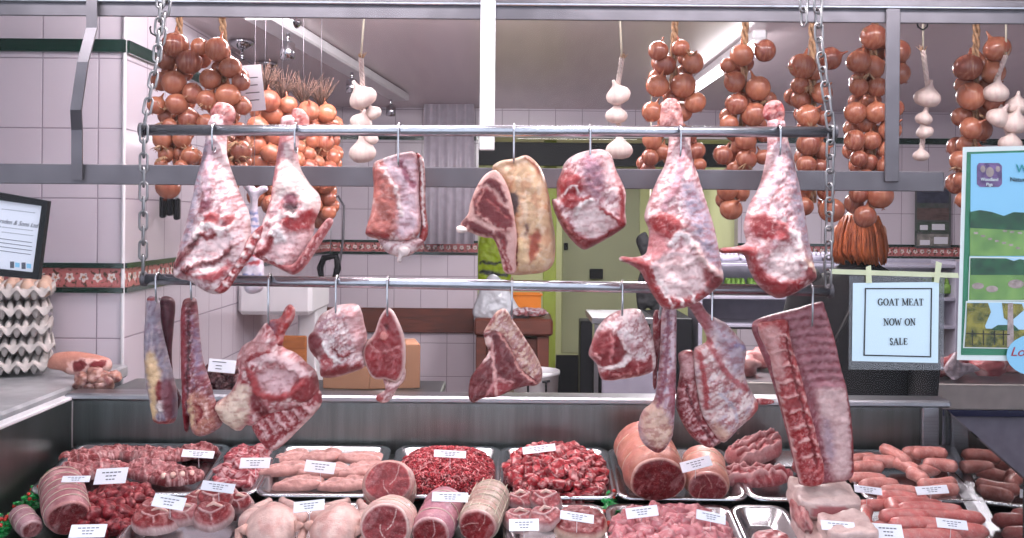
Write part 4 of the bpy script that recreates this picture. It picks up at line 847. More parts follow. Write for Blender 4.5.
# ---------------------------------------------------------------- generic tinted bodies
def ico(sub=3):
    import bmesh
    bm = bmesh.new(); bmesh.ops.create_icosphere(bm, subdivisions=sub, radius=1)
    v = [tuple(x.co) for x in bm.verts]; f = [tuple(q.index for q in x.verts) for x in bm.faces]; bm.free(); return v, f
ICO = {s: ico(s) for s in (1, 2, 3, 4)}
def lumpbody(name, size, parent=None, sub=3, amp=.12, fr=2.0, seed=0, base=RED, tints=(), marb=.4, power=1.0, mat='casemeat', squash=.0, loc=(0, 0, 0), R=None):
    v, f = ICO[sub]; vs = []; cs_ = []
    for p in v:
        p = Vector(p); q = Vector([math.copysign(abs(c) ** power, c) for c in p])
        n = noise.fractal(p * fr + Vector((seed * 5.1, seed * 2.3, seed)), 1, 2, 3)
        r = 1 + amp * n * 2
        w_ = Vector((q.x * size[0] * r, q.y * size[1] * r, q.z * size[2] * r))
        if squash and w_.z < -size[2] * squash: w_.z = -size[2] * squash
        if R is not None: w_ = R @ w_
        vs.append(w_ + Vector(loc))
        c = np.array([*base, marb])
        for (tc, fr2, thr, am) in tints:
            m_ = noise.fractal(p * fr2 + Vector((seed * 3.7 + fr2, seed, 9)), 1, 2, 3)
            a_ = min(max((m_ - thr) / .12, 0), 1) * am; c = c * (1 - a_) + np.array([*tc, marb]) * a_
        cs_.append(c)
    return mk(name, vs, f, M[mat], parent, tint=np.array(cs_), local=True)
def tag(o, label, cat, group=None, kind=None): return props(o, label, cat, group, kind)

# ---- diced heaps: individual pieces
def heap(cx, Y, w, d, hmax, n, protos, label, cat, group, name, z0=.012, power=2.5, rr=.017):
    """lays N pieces in layers over an elliptical mound"""
    x0 = P(cx, 480, Y).x; k = 0; placed = []
    for t in range(n * 14):
        if k >= n: break
        u, v = random.uniform(-1, 1), random.uniform(-1, 1)
        e = abs(u) ** power + abs(v) ** power
        if e > 1: continue
        lift = z0 + hmax * (1 - e) ** .6
        x, y = x0 + u * w / 2, Y + v * d / 2
        if any((x - a) ** 2 + (y - b_) ** 2 < (rr * 1.05) ** 2 for a, b_ in placed): continue
        placed.append((x, y))
        o = random.choice(protos).copy(); COL.objects.link(o)
        placeXY(o, x, y, lift, random.uniform(0, 6.3), random.uniform(-.6, .6), random.uniform(-.6, .6))
        s = random.uniform(.85, 1.2); o.scale = (s, s, s)
        tag(o, label, cat, group); o.name = name; k += 1
    # under-layer pieces fill the mound
    for t in range(n // 2):
        u, v = random.uniform(-.85, .85), random.uniform(-.85, .85)
        e = abs(u) ** power + abs(v) ** power
        if e > .9: continue
        o = random.choice(protos).copy(); COL.objects.link(o)
        placeXY(o, x0 + u * w / 2, Y + v * d / 2, z0 + hmax * (1 - e) ** .6 * .45, random.uniform(0, 6.3), random.uniform(-.6, .6)); o.scale = (1.25, 1.25, 1.25)
        tag(o, label, cat, group); o.name = name
    for o in protos: bpy.data.objects.remove(o)
def dices(name, sz, base, tints, n=6, marb=.5, power=.62, amp=.16):
    return [lumpbody(name, (sz * random.uniform(.9, 1.35), sz * random.uniform(.7, 1), sz * random.uniform(.6, .9)), sub=3, amp=amp, fr=1.1, seed=random.random() * 50, base=base, tints=tints, marb=marb, power=power) for i in range(n)]
heap(556, 2.80, .275, .28, .062, 145, dices('beef_cube', .0175, rgb(168, 34, 46), [(rgb(112, 14, 28), 1.3, .02, .9), (rgb(222, 170, 168), 1.7, .22, .9)]),
     'cube of dark red beef in the heaped tray of diced beef', 'diced meat', 'diced beef pieces', 'beef_cube', rr=.0185)
heap(243, 2.83, .12, .24, .03, 38, dices('diced_offcut', .017, rgb(158, 58, 68), [(rgb(214, 178, 180), 1.4, .08, .9)]),
     'small marbled diced piece in the narrow back tray', 'diced meat', 'small marbled diced pieces', 'diced_offcut')
heap(113, 2.57, .17, .24, .045, 56, dices('liver_piece', .021, rgb(140, 24, 36), [(rgb(96, 10, 24), 1.2, .0, .8), (rgb(206, 120, 120), 1.6, .3, .8)], marb=.2, power=.9),
     'glossy dark red piece in the loose heap beside the rolled roasts', 'diced meat', 'dark red loose meat pieces', 'meat_piece', rr=.021)
heap(672, 2.46, .30, .27, .045, 105, dices('pork_cube', .019, rgb(212, 130, 136), [(rgb(234, 190, 190), 1.4, .05, .9), (rgb(190, 88, 98), 1.3, .18, .7)], marb=.3),
     'pink cube of pork in the front tray of diced pork', 'diced meat', 'diced pork pieces', 'pork_cube')
# ---- mince: nobody could count the strands
def mince():
    b = MB(); x0 = P(446, 480, 2.81).x; Y0_ = 2.81; random.seed(3); cols = []
    ms, fs_ = [], []
    # mound body
    n = 40; vs = []; 
    for j in range(n + 1):
        for i in range(n + 1):
            u, v = i / n * 2 - 1, j / n * 2 - 1; e = max(0, 1 - (abs(u) ** 3 + abs(v) ** 3) * .9)
            x, y = x0 + u * .13, Y0_ + v * .135
            vs.append((x, y, deckz(y) + .006 + .05 * e ** .6))
    f = [(j * (n + 1) + i, j * (n + 1) + i + 1, (j + 1) * (n + 1) + i + 1, (j + 1) * (n + 1) + i) for j in range(n) for i in range(n)]
    b.add(vs, f); cols += [[*rgb(120, 30, 40), .1]] * len(vs)
    for k in range(2300):
        u, v = random.uniform(-1, 1), random.uniform(-1, 1); e = max(0, 1 - (abs(u) ** 3 + abs(v) ** 3) * .9)
        if e <= 0: continue
        x, y = x0 + u * .13, Y0_ + v * .135; z = deckz(y) + .008 + .052 * e ** .6
        a = random.uniform(0, 6.3); L = random.uniform(.006, .014); bend = random.uniform(-1, 1)
        pts = [Vector((x, y, z)) + Vector((math.cos(a + bend * s) * L * s, math.sin(a + bend * s) * L * s, .004 * math.sin(2.2 * (s + 1)) + random.uniform(-.001, .002))) for s in (-1, -.33, .33, 1)]
        m0 = len(b.v); r = random.uniform(.0017, .0024); b.tube(pts, [r * .7, r, r, r * .7], 5)
        c = random.choice([rgb(186, 44, 58), rgb(160, 34, 48), rgb(200, 70, 80), rgb(216, 150, 150), rgb(140, 24, 38)])
        cols += [[*c, .2]] * (len(b.v) - m0)
    o = b.out('minced_beef', M['casemeat'], org=(x0, Y0_, deckz(Y0_)), smooth=True, tint=np.array(cols))
    tag(o, 'heap of bright red minced beef in its steel tray', 'mince', kind='stuff')
mince()
# ---- flat reliefs lying on the deck (outline in centimetres)
def laid(name, outline, parent=None, scale=.01, mat='casemeat', thick=.02, curve=None, **kw):
    """closed relief lying flat, front face up; local coordinates"""
    out = [(x, y) for x, y in outline]; kw.setdefault('sp', .28)
    for q in ('warp',): kw.setdefault(q, .25)
    kw.setdefault('lscale', 2.5); kw.setdefault('pm', .01); kw.setdefault('fa', .5); kw.setdefault('roundness', 3); kw.setdefault('R', thick / scale * 1.1)
    # tint sizes are in the outline's own units
    U, H, fs, C = relief(out, tf=thick, tb=.004, **kw)
    vs = []
    for (x, y), h in zip(U, H):
        p = Vector((x * scale, y * scale, -h))
        if curve: p.z += curve(x, y)
        vs.append(p)
    return mk(name, vs, [tuple(f) for f in fs], M[mat], parent, tint=C, local=True)
def fine_off(kw): return kw
# breast pieces in the wide back tray
def slabthing(name, label, cat, px, Y, lift, rz, group=None, rx=0, ry=0):
    t = thing(name, label, cat, (0, 0, 0), group); placeXY(t, P(px, 480, Y).x, Y, lift, rz, rx, ry); return t
for i, (px, Y, lf, rz, L, W, lab, bs) in enumerate((
    (95, 2.90, .014, .35, 15, 7, 'thick reddish breast piece at the back corner of the wide tray', rgb(156, 62, 66)),
    (150, 2.91, .012, -.1, 17, 6, 'long streaky breast piece along the back of the wide tray', rgb(172, 96, 98)),
    (196, 2.93, .016, .2, 9, 5, 'small dark breast piece at the back near the ticket', rgb(150, 56, 62)),
    (95, 2.80, .018, .1, 16, 8, 'broad pinkish breast piece in the middle of the wide tray', rgb(170, 92, 98)),
    (155, 2.79, .020, -.15, 17, 8, 'breast piece with pale film lying across the wide tray', rgb(178, 110, 114)),
    (180, 2.75, .022, .25, 11, 5, 'rib end with bare bones at the front of the wide tray', rgb(140, 50, 58)))):
    t = slabthing('breast_piece', lab, 'meat piece', px, Y, lf, rz, 'flat breast pieces in the wide tray')
    L *= 1.3; W *= 1.35
    o1 = [(L * .5 * math.cos(a) * (1 + .12 * math.sin(3 * a + i)), W * .5 * math.sin(a) * (1 + .15 * math.cos(2 * a + i * 2))) for a in [2 * PI * k / 12 for k in range(12)]]
    laid('flesh', o1, t, thick=.024, base=bs, marb=.6, seed=200 + i, lump=.012, mottle=[(rgb(216, 180, 178), .8, 3, .2, .08, .7), (rgb(120, 24, 36), .8, 2.5, .3, .15, .7)],
         strokes=[([(-L * .4, -W * .2 + k), (L * .4, -W * .25 + k * 1.2)], .18, rgb(196, 140, 140), .003) for k in (0, 2.2)])
    if i == 5:
        for s in range(4):
            MB().ell((-.04 + s * .024, -.012, .022), (.008, .012, .008)).out('rib_end', M['bone'], t, smooth=True, local=True)
# poultry fillets
for i, (px, Y, rz, s) in enumerate(((290, 2.90, .3, 1), (322, 2.91, .1, 1), (362, 2.90, -.3, 1.05), (285, 2.80, .1, 1.1), (325, 2.79, -.1, 1.15), (362, 2.80, .25, 1.1), (300, 2.74, .0, 1.1), (345, 2.74, -.05, 1.1))):
    o = laid('chicken_fillet', [(-6.8 * s, -1.2), (-5 * s, 1.6), (-1, 3.6), (3 * s, 3.8), (5.6 * s, 2.4), (6 * s, .2), (4 * s, -2.6), (0, -3.3), (-4 * s, -2.6)], thick=.019, base=rgb(206, 160, 152), marb=.12, seed=220 + i, lump=.006, fa=.3,
             strokes=[([(-5 * s, -.2), (0, .6), (5 * s, -.6)], .3, rgb(228, 192, 186), -.003)])
    placeXY(o, P(px, 480, Y).x, Y, .014 + (.012 if i in (3, 4, 5) else 0), rz + .2)
    tag(o, 'pale pink poultry fillet in the shallow steel tray, ' + ['back corner by the small diced pieces', 'back middle', 'back corner by the mince', 'broad one by the small diced pieces', 'broad one under the ticket', 'broad one near the gammon', 'foremost above the big chicken', 'foremost beside the gammon'][i], 'fillet', 'pale poultry fillets')

# ---- rolled roasts: lathe body, cut faces, strings
def roast(label, px, Y, lift, L, r, rz, base, face, ring, strings=5, tilt=0, group=None, net=False, name='rolled_roast', tints=(), open_eye=True, ez=.92):
    """cylinder along local Y, face towards -Y (the customer)"""
    t = thing(name, label, 'roast', (0, 0, 0), group); placeXY(t, P(px, 480, Y).x, Y, lift, rz, tilt)
    n = 40; vs = []; cols = []; m = 26; sd = px
    for j in range(m + 1):
        y = -L / 2 + L * j / m; e = abs(j / m * 2 - 1)
        rr = r * (1 - .16 * e ** 8) 
        pinch = 0
        for s in range(strings):
            ys = -L / 2 + L * (s + .7) / (strings + .4); pinch += math.exp(-((y - ys) / .005) ** 2)
        for k in range(n):
            a = 2 * PI * k / n; nn = noise.fractal(Vector((math.cos(a) * 1.3 + sd, math.sin(a) * 1.3, y * 22)), 1, 2, 3)
            q = rr * (1 + .05 * nn - .06 * min(pinch, 1))
            vs.append((q * math.cos(a), y, q * math.sin(a) * ez + r * ez))
            c = np.array([*base, .35]); mm_ = min(max((nn - .05) / .15, 0), 1) * .6
            if tints: c = c * (1 - mm_) + np.array([*tints[0], .35]) * mm_
            cols.append(c)
    fs = [(j * n + k, (j + 1) * n + k, (j + 1) * n + (k + 1) % n, j * n + (k + 1) % n) for j in range(m) for k in range(n)]
    k0 = len(vs); vs.append((0, L / 2 - .004, r * ez)); cols.append([*face, .2])
    fs += [(m * n + (k + 1) % n, m * n + k, k0) for k in range(n)]
    # keep open at the front: a face disc part closes it
    mk('outer_fat', vs, fs, M['casemeat'], t, tint=np.array(cols), local=True)
    pts = [(math.cos(a) * (1 + .04 * math.sin(3 * a + px)), math.sin(a) * (1 + .03 * math.cos(2 * a))) for a in [2 * PI * i / 18 for i in range(18)]]
    R100 = r * .88 * 100
    outl = [(x * R100, y * R100 * ez) for x, y in pts]
    U, H, f2, C = relief(outl, sp=.25, pm=.01, tf=.007, tb=.003, R=.9, base=face, marb=.35, seed=int(px), warp=.2, lump=.003, lscale=2,
        edge=(ring, .45), mottle=[(tuple(x * .7 for x in face), 1.2, 2.2, .4, .05, .6)], fa=.35, strokes=[([(R100 * .8 * math.cos(g_), R100 * .8 * math.sin(g_)), (R100 * .35 * math.cos(g_ + .7), R100 * .35 * math.sin(g_ + .7)), (R100 * .2 * math.cos(g_ + 2), R100 * .2 * math.sin(g_ + 2))], .09, ring, .0006) for g_ in [px * .37 % 6.3 + q_ * 2.2 for q_ in range(int(px) % 3)]])
    mk('cut_face', [(x * .01, -L / 2 + h + .001, -y * .01 + r * ez) for (x, y), h in zip(U, H)], [tuple(reversed(q)) for q in f2], M['casecut'], t, tint=C, local=True)
    for s in range(strings):
        ys = -L / 2 + L * (s + .7) / (strings + .4)
        MB().tube([((r * .975) * math.cos(a), ys + .003 * math.sin(2 * a), (r * .975) * math.sin(a) * ez + r * ez) for a in [2 * PI * i / 28 for i in range(28)]], .0011, 5, closed=True).out('string', M['cord'], t, smooth=True, local=True)
    if net:
        for s in range(7):
            a = PI * (s + .5) / 7
            MB().tube([((r * .99) * math.cos(a), -L / 2 + L * j / 12, (r * .99) * math.sin(a) * ez + r * ez) for j in range(13)], .0009, 5).out('string', M['cord'], t, smooth=True, local=True)
    return t
roast('large tied breast roll lying by the parsley strip, strings across', 66, 2.57, .006, .22, .056, .5, rgb(178, 118, 124), rgb(128, 40, 46), rgb(206, 150, 146), 6, tints=(rgb(206, 160, 160),))
roast('small pale end of a rolled joint at the front corner', 27, 2.50, .006, .10, .030, .7, rgb(176, 128, 138), rgb(150, 70, 74), rgb(214, 180, 180), 2, tints=(rgb(208, 170, 176),))
roast('gammon joint on end with a round pink top', 389, 2.60, .01, .12, .070, .05, rgb(222, 170, 160), rgb(196, 88, 92), rgb(232, 194, 184), 3, tilt=-.75, tints=(rgb(236, 204, 196),))
roast('pale topped pork joint in front of the gammon', 389, 2.43, .01, .12, .066, -.05, rgb(226, 190, 180), rgb(176, 66, 72), rgb(236, 208, 200), 3, tilt=-.35, tints=(rgb(214, 160, 154),))
roast('purple pink rolled joint under the ticket, beside the netted roll', 439, 2.49, .01, .20, .052, -.12, rgb(190, 130, 142), rgb(160, 34, 44), rgb(224, 190, 188), 3, tilt=-.1, tints=(rgb(166, 110, 130),))
roast('cream netted rolled joint with a red cut end', 485, 2.53, .01, .22, .052, -.14, rgb(206, 186, 170), rgb(172, 38, 46), rgb(222, 186, 178), 6, tilt=-.12, net=True, tints=(rgb(176, 130, 116),))
roast('biggest orange-skinned pork roast behind the parsley, under the long shank', 648, 2.77, .012, .24, .084, .06, rgb(190, 126, 108), rgb(140, 46, 52), rgb(226, 186, 172), 2, tints=(rgb(176, 108, 100),), ez=.86)
roast('small rolled pork roast beside the biggest orange-skinned one', 704, 2.74, .012, .17, .060, -.1, rgb(194, 134, 120), rgb(156, 66, 72), rgb(216, 168, 158), 2, tints=(rgb(216, 164, 140),), ez=.85)
# ---- folded breast pieces next to the rack
for i, (px, Y, lf, rz, L, W, ry, lab) in enumerate(((755, 2.90, .045, .5, 19, 11, -.15, 'folded pink breast piece leaning at the back beside the rib rack'), (752, 2.78, .020, .1, 22, 8, 0, 'dark pink breast piece under the folded one'), (815, 2.86, .016, -.3, 14, 9, 0, 'breast piece mostly hidden behind the rib rack'))):
    t = slabthing('breast_piece', lab, 'meat piece', px, Y, lf, rz, 'breast pieces beside the rib rack', rx=.25 if i == 0 else 0, ry=ry)
    o1 = [(L * .5 * math.cos(a) * (1 + .1 * math.sin(3 * a + i)), W * .5 * math.sin(a) * (1 + .15 * math.cos(2 * a + i * 2))) for a in [2 * PI * k / 12 for k in range(12)]]
    laid('flesh', o1, t, thick=.045 if i == 0 else .035, base=rgb(206, 140, 140) if i == 0 else rgb(176, 84, 92), marb=.6, seed=240 + i, lump=.02, R=3.5,
         strokes=[([(-L * .4, -W * .25 + q), (0, -W * .32 + q * 1.1), (L * .4, -W * .2 + q)], .35, rgb(226, 184, 182), .008) for q in (0, 2, 4, 6)] + [([(-L * .4, -W * .15 + q), (0, -W * .2 + q * 1.1), (L * .4, -W * .1 + q)], .25, rgb(170, 70, 76), -.004) for q in (.2, 2.2, 4.2)])
# ---- chops
def chop(label, px, Y, lf, rz, s=1, rx=0, seed=0, base=rgb(168, 50, 58), cat='chop', ry=0):
    t = slabthing('rolled_chop', label, cat, px, Y, lf, rz, 'chops in the front tray', rx=rx, ry=ry)
    o1 = [(4.6 * s * math.cos(a) * (1 + .08 * math.sin(2 * a + seed)), 3.3 * s * math.sin(a) * (1 + .10 * math.cos(3 * a + seed))) for a in [2 * PI * k / 12 for k in range(12)]]
    laid('eye_meat', o1, t, mat='casecut', thick=.026, base=base, marb=.5, seed=260 + seed, lump=.004, R=1.0, edge=(rgb(226, 196, 192), .45),
         strokes=[([(-3 * s, 1), (-.5, -.3), (2.4 * s, 1.2)], .22, rgb(230, 196, 192), .002), ([(-.5, -.3), (.4, -2.4)], .2, rgb(226, 190, 186), .002)])
    MB().tube([(-.02 * s, .01 * s, .018), (0, .018 * s, .030), (.02 * s, .012 * s, .022)], [.004, .005, .004], 8).out('bone', M['bone'], t, smooth=True, local=True)
    return t
chop('chop lying under the ticket at the back of the chop tray', 200, 2.62, .02, .3, .95, .4, 1)
chop('chop with exposed bones at the back edge of the chop tray', 225, 2.63, .03, -.3, 1, .5, 2)
chop('chop stood up beside the big chicken', 240, 2.56, .05, .1, .8, .7, 3)
chop('upper rolled chop with thick white rim, middle of the chop tray', 217, 2.555, .06, 0, 1.15, .55, 4)
chop('lower rolled chop with thick white rim, front of the chop tray', 214, 2.49, .05, .1, 1.2, .5, 5)
chop('flat red chop at the near side of the chop tray', 158, 2.545, .03, .2, 1.2, .35, 6, rgb(160, 40, 48))
chop('large red chop at the front edge of the chop tray', 158, 2.48, .04, -.1, 1.3, .35, 7, rgb(164, 44, 50))
chop('pale fatty chop wedged between the front chops', 186, 2.49, .05, .5, .9, .5, 8, rgb(196, 110, 116))
# bone-in slices and rump
chop('pink bone-in slice behind the netted roll', 520, 2.62, .03, .2, .9, .45, 9, rgb(190, 90, 96))
chop('bone-in slice with a round white bone', 546, 2.60, .04, -.2, 1.0, .5, 10, rgb(196, 96, 102))
chop('pale bone-in slice at the front edge by the netted roll', 520, 2.50, .04, .1, 1.0, .4, 11, rgb(204, 120, 124))
chop('bone-in slice leaning on the rump steak', 545, 2.49, .05, .3, 1.0, .4, 12, rgb(196, 110, 112))
t = slabthing('rump_steak', 'dark red rump steak with a cream fat edge beside the parsley', 'steak', 582, 2.50, .03, -.15, rx=.35)
laid('lean_meat', [(-6, -4), (-6.5, 1), (-4, 4.6), (0, 5.2), (4, 4), (6.4, 1), (5.6, -4), (0, -5.5)], t, mat='casecut', thick=.03, base=rgb(150, 30, 40), marb=.3, seed=290, lump=.004, R=1.1, edge=(rgb(226, 192, 170), .6), strokes=[([(-4, 2), (0, 0), (4, 1.5)], .16, rgb(206, 130, 130), .001)])
# ---- chickens
def chicken(px, label, rz, Y=2.45):
    t = thing('whole_chicken', label, 'chicken', (0, 0, 0), 'whole chickens in the front tray'); t.scale = (.88, .88, .85); placeXY(t, P(px, 480, Y).x, Y, .012, rz)
    sk = rgb(232, 200, 190); tn = [(rgb(224, 160, 150), 1.6, .12, .6)]
    v, f = ICO[4]; vs = []; cols = []
    for p in v:   # plump breast with a keel, narrowing to the tail
        x, y, z = p; w_ = 1 - .22 * max(y, 0) ** 2 - .10 * max(-y, 0)
        keel = 1 + .10 * math.exp(-(x / .25) ** 2) * max(z, 0)
        n = noise.fractal(Vector(p) * 2 + Vector((px, 0, 0)), 1, 2, 3)
        vs.append((x * .072 * w_ * (1 + .06 * n), y * .10, max(z, -.75) * .056 * keel * (1 + .05 * n) + .045)); q = min(max((n - .1) / .2, 0), 1) * .5
        cols.append([*(a_ * (1 - q) + b_ * q for a_, b_ in zip(sk, rgb(222, 160, 150))), .1])
    mk('body', vs, f, M['casemeat'], t, tint=np.array(cols), local=True)
    for s in (-1, 1):
        lumpbody('thigh', (.032, .048, .034), t, 3, .05, 1.5, 5 + s, sk, tn, .1, loc=(s * .062, .045, .045), R=Rz(s * .35))
        b = MB(); b.tube([(s * .058, .078, .05), (s * .040, .105, .055), (s * .024, .125, .058), (s * .018, .135, .056)], [.022, .016, .010, .012], 12)
        o = b.out('drumstick', M['casemeat'], t, smooth=True, local=True, tint=np.array([[*sk, .1]] * len(b.v)))
        b = MB(); b.tube([(s * .066, -.03, .06), (s * .088, -.01, .045), (s * .084, -.05, .035), (s * .07, -.075, .03)], [.016, .013, .011, .006], 10)
        b.out('wing', M['casemeat'], t, smooth=True, local=True, tint=np.array([[*rgb(230, 186, 172), .15]] * len(b.v)))
    return t
chicken(273, 'plump whole chicken with a pink patch, nearest the chops', .15)
chicken(338, 'whole chicken behind the ticket, nearest the pork joints', -.2)
# ---- pork loin block with rind
t = slabthing('pork_loin', 'thick white pork loin joint with a pale rind block stacked on top', 'pork joint', 828, 2.45, .014, 0)
def block(name, w, d, h, loc, base, ry=0, seed=0, face=None):
    import bmesh
    bm = bmesh.new(); bmesh.ops.create_cube(bm, size=2); bmesh.ops.subdivide_edges(bm, edges=bm.edges[:], cuts=12, use_grid_fill=True)
    vs = []; cols = []
    for v in bm.verts:
        p = v.co.copy(); q = Vector([math.copysign(min(abs(c), 1) ** 1.0, c) for c in p])
        L8 = (abs(p.x) ** 8 + abs(p.y) ** 8 + abs(p.z) ** 8) ** (1 / 8); q = p / L8
        n = noise.fractal(p * 1.2 + Vector((seed, 0, 0)), 1, 2, 3)
        vs.append(Vector((q.x * w / 2 * (1 + .05 * n), q.y * d / 2 * (1 + .03 * n), q.z * h / 2 * (1 + .08 * n) + .012 * n * (q.z > .5))) + Vector(loc))
        isf = q.y < -.9
        if isf and face:
            e = (q.x / .72) ** 2 + ((q.z + .05) / .62) ** 2; c = face if e < 1 else base
            if .9 < e < 1.15: c = rgb(236, 214, 208)
        else: c = base
        cols.append([*c, .15])
    f = [tuple(x.index for x in fc.verts) for fc in bm.faces]; bm.free()
    return mk(name, vs, f, M['casemeat'], t, tint=np.array(cols), local=True)
block('loin', .15, .20, .07, (0, -.01, .036), rgb(228, 196, 188), seed=3, face=rgb(200, 104, 110))
block('rind_block', .155, .13, .055, (.0, .055, .095), rgb(232, 206, 198), seed=8, face=rgb(206, 132, 134))
block('front_block', .12, .11, .04, (.015, -.085, .088), rgb(234, 206, 198), seed=12, face=rgb(190, 90, 96))
lumpbody('chine_bone', (.016, .07, .026), t, 3, .2, 3, 4, rgb(206, 150, 146), [(rgb(160, 60, 66), 3, .1, .8)], .5, loc=(-.07, .0, .08))
# ---- sausages
def sausage(px, Y, lift, L, r, rz, bend, base, label, group, name='sausage', ry=0):
    b = MB(); n = 14; pts = []; rs = []
    for i in range(n + 1):
        s = i / n * 2 - 1; pts.append((s * L / 2, bend * (1 - s * s), r)); e = 1 - abs(s) ** 7
        rs.append(r * (.22 + .78 * max(e, 0) ** .5) * (1 + .05 * noise.noise(Vector((px + i * .6, rz, 0)))))
    b.tube(pts, rs, 14); cols = []
    for v in b.v:
        n_ = noise.fractal(Vector(v) * 60 + Vector((px, 0, 0)), 1, 2, 3); q = min(max((n_ - .05) / .2, 0), 1) * .35
        cols.append([*(a_ * (1 - q) + b_ * q for a_, b_ in zip(base, rgb(232, 190, 180))), .45])
    o = b.out(name, M['casecut'], smooth=True, local=True, tint=np.array(cols))
    placeXY(o, P(px, 480, Y).x, Y, lift, rz, 0, ry); return tag(o, label, 'sausage', group)
random.seed(11)
SB = rgb(206, 134, 124); SP = rgb(216, 122, 116)
BKL = ['at the back beside the rib rack', 'slanting just over the rack-side one', 'standing upright on the heap', 'at the back behind the upright one', 'back row towards the corner', 'topmost near the corner', 'touching the corner side',
       'near side beside the rack', 'lowest beside the near ticket', 'steeply slanting in the middle', 'steeply slanting towards the near edge', 'under the far ticket on its corner side', 'at the near edge behind the pink ones', 'at the near corner by the glass', 'peeping out behind the near ticket', 'turned diagonally near the far ticket']
FRL = ['rearmost beside the pork loin', 'short one behind the long ones', 'curved one standing against the pork loin', 'short knuckled end in the middle', 'long one across the back', 'topmost long one', 'ending near the far ticket', 'middle one over the tall ticket', 'long one in front of the far ticket', 'nearest the glass',
       'slanting beside the tall ticket', 'under the tall ticket', 'longest at the front edge', 'tucked at the back under the pale ones']
bk = [(862, 2.93, .012, .10, .3, .006), (880, 2.89, .026, .105, -.1, .004), (893, 2.90, .040, .13, 1.9, -.006), (905, 2.94, .014, .10, .1, 0), (922, 2.93, .030, .12, -.15, .01), (930, 2.90, .044, .11, .05, .008), (940, 2.86, .03, .10, -.2, .005),
      (868, 2.80, .014, .11, -.1, .008), (880, 2.76, .016, .12, .1, .01), (905, 2.85, .030, .09, -1.0, .004), (915, 2.80, .026, .08, -1.2, .006), (935, 2.78, .020, .12, .15, -.008), (900, 2.73, .014, .11, -.05, .006), (945, 2.74, .014, .10, .3, .006), (868, 2.86, .022, .10, .1, .006), (925, 2.86, .016, .11, .4, 0)]
for i, (px, Y, lf, L, rz, bd) in enumerate(bk): sausage(px, Y - .04, lf, L * .92, .0185, rz, bd * 1.8, SB, 'pale brown-pink sausage in the back tray, ' + BKL[i], 'pale sausages in the back tray')
fr_ = [(875, 2.62, .014, .13, .1, .008), (900, 2.63, .03, .11, -.2, .012), (870, 2.56, .016, .12, 1.3, .010), (893, 2.58, .036, .07, 1.4, 0), (915, 2.59, .034, .15, -.1, .010), (930, 2.55, .042, .17, -.05, .008), (950, 2.53, .036, .17, -.08, .006), (905, 2.51, .046, .13, .0, .006), (925, 2.48, .040, .18, -.05, .006), (955, 2.47, .034, .16, -.1, .006),
      (885, 2.50, .020, .12, .3, .006), (880, 2.44, .03, .14, 0, .006), (925, 2.43, .036, .18, 0, .006), (905, 2.64, .02, .14, .15, .004)]
for i, (px, Y, lf, L, rz, bd) in enumerate(fr_): sausage(px, Y - .02, lf, L, .0195, rz, bd * 1.6, SP, 'thick bright pink sausage in the front tray, ' + FRL[i], 'thick pink sausages in the front tray')
# pinkish slice in the nearly empty tray
o = laid('pork_slice', [(-4.5, -3), (-4.8, 1), (-2, 3.4), (2.5, 3.2), (4.6, 1), (4, -3), (0, -4)], thick=.02, base=rgb(214, 130, 132), marb=.3, seed=300, edge=(rgb(236, 206, 200), .6), mat='casecut')
placeXY(o, P(772, 480, 2.47).x, 2.47, .014, 0); tag(o, 'single pale pork slice in the nearly empty front tray', 'meat slice')
# ---- plastic parsley strips
def parsley(name, pts, label, n=160, wd=.012):
    b = MB(); r_ = MB(); pts = [Vector(p) for p in pts]; random.seed(len(pts) + n)
    for i in range(n):
        k = random.uniform(0, len(pts) - 1.001); j = int(k); p = pts[j].lerp(pts[j + 1], k - j) + Vector((random.gauss(0, wd), random.gauss(0, wd * .8), random.uniform(0, .028)))
        for q in range(3):
            a = random.uniform(0, 6.3); R_ = Rz(a) @ Rx(random.uniform(-.9, .9))
            s = random.uniform(.005, .009); prof = [(0, -s), (s * .8, -s * .3), (s, s * .5), (s * .35, s * .3), (0, s * 1.1), (-s * .35, s * .3), (-s, s * .5), (-s * .8, -s * .3)]
            b.add([p + R_ @ Vector((x, y, .0007)) for x, y in prof] + [p + R_ @ Vector((x, y, -.0007)) for x, y in prof], [tuple(range(8)), tuple(range(15, 7, -1))] + [(i_, i_ + 8, (i_ + 1) % 8 + 8, (i_ + 1) % 8) for i_ in range(8)])
        if i % 7 == 0: r_.ell(p + Vector((0, 0, .006)), (.0055, .0055, .0055), 8, 6)
    t = thing(name, label, 'garnish strip', pts[0]); o = b.out('leaves', M['green'], t); o['kind'] = 'stuff'
    r_.out('berries', M['redberry'], t, smooth=True)['kind'] = 'stuff'
dz = lambda px, py, h=0: D(px, py, h)
parsley('parsley_garnish', [D(58, 478), D(36, 500), D(14, 522), D(-8, 545)], 'green plastic parsley strip with red berries along the counter end', 260)
parsley('parsley_garnish', [D(611, 500), D(609, 520), D(606, 545)], 'green plastic parsley strip between rump steak and diced pork', 120, .010)
parsley('parsley_garnish', [D(368, 500), D(366, 520), D(364, 540)], 'small green parsley strip between chicken and pork joints', 70, .006)
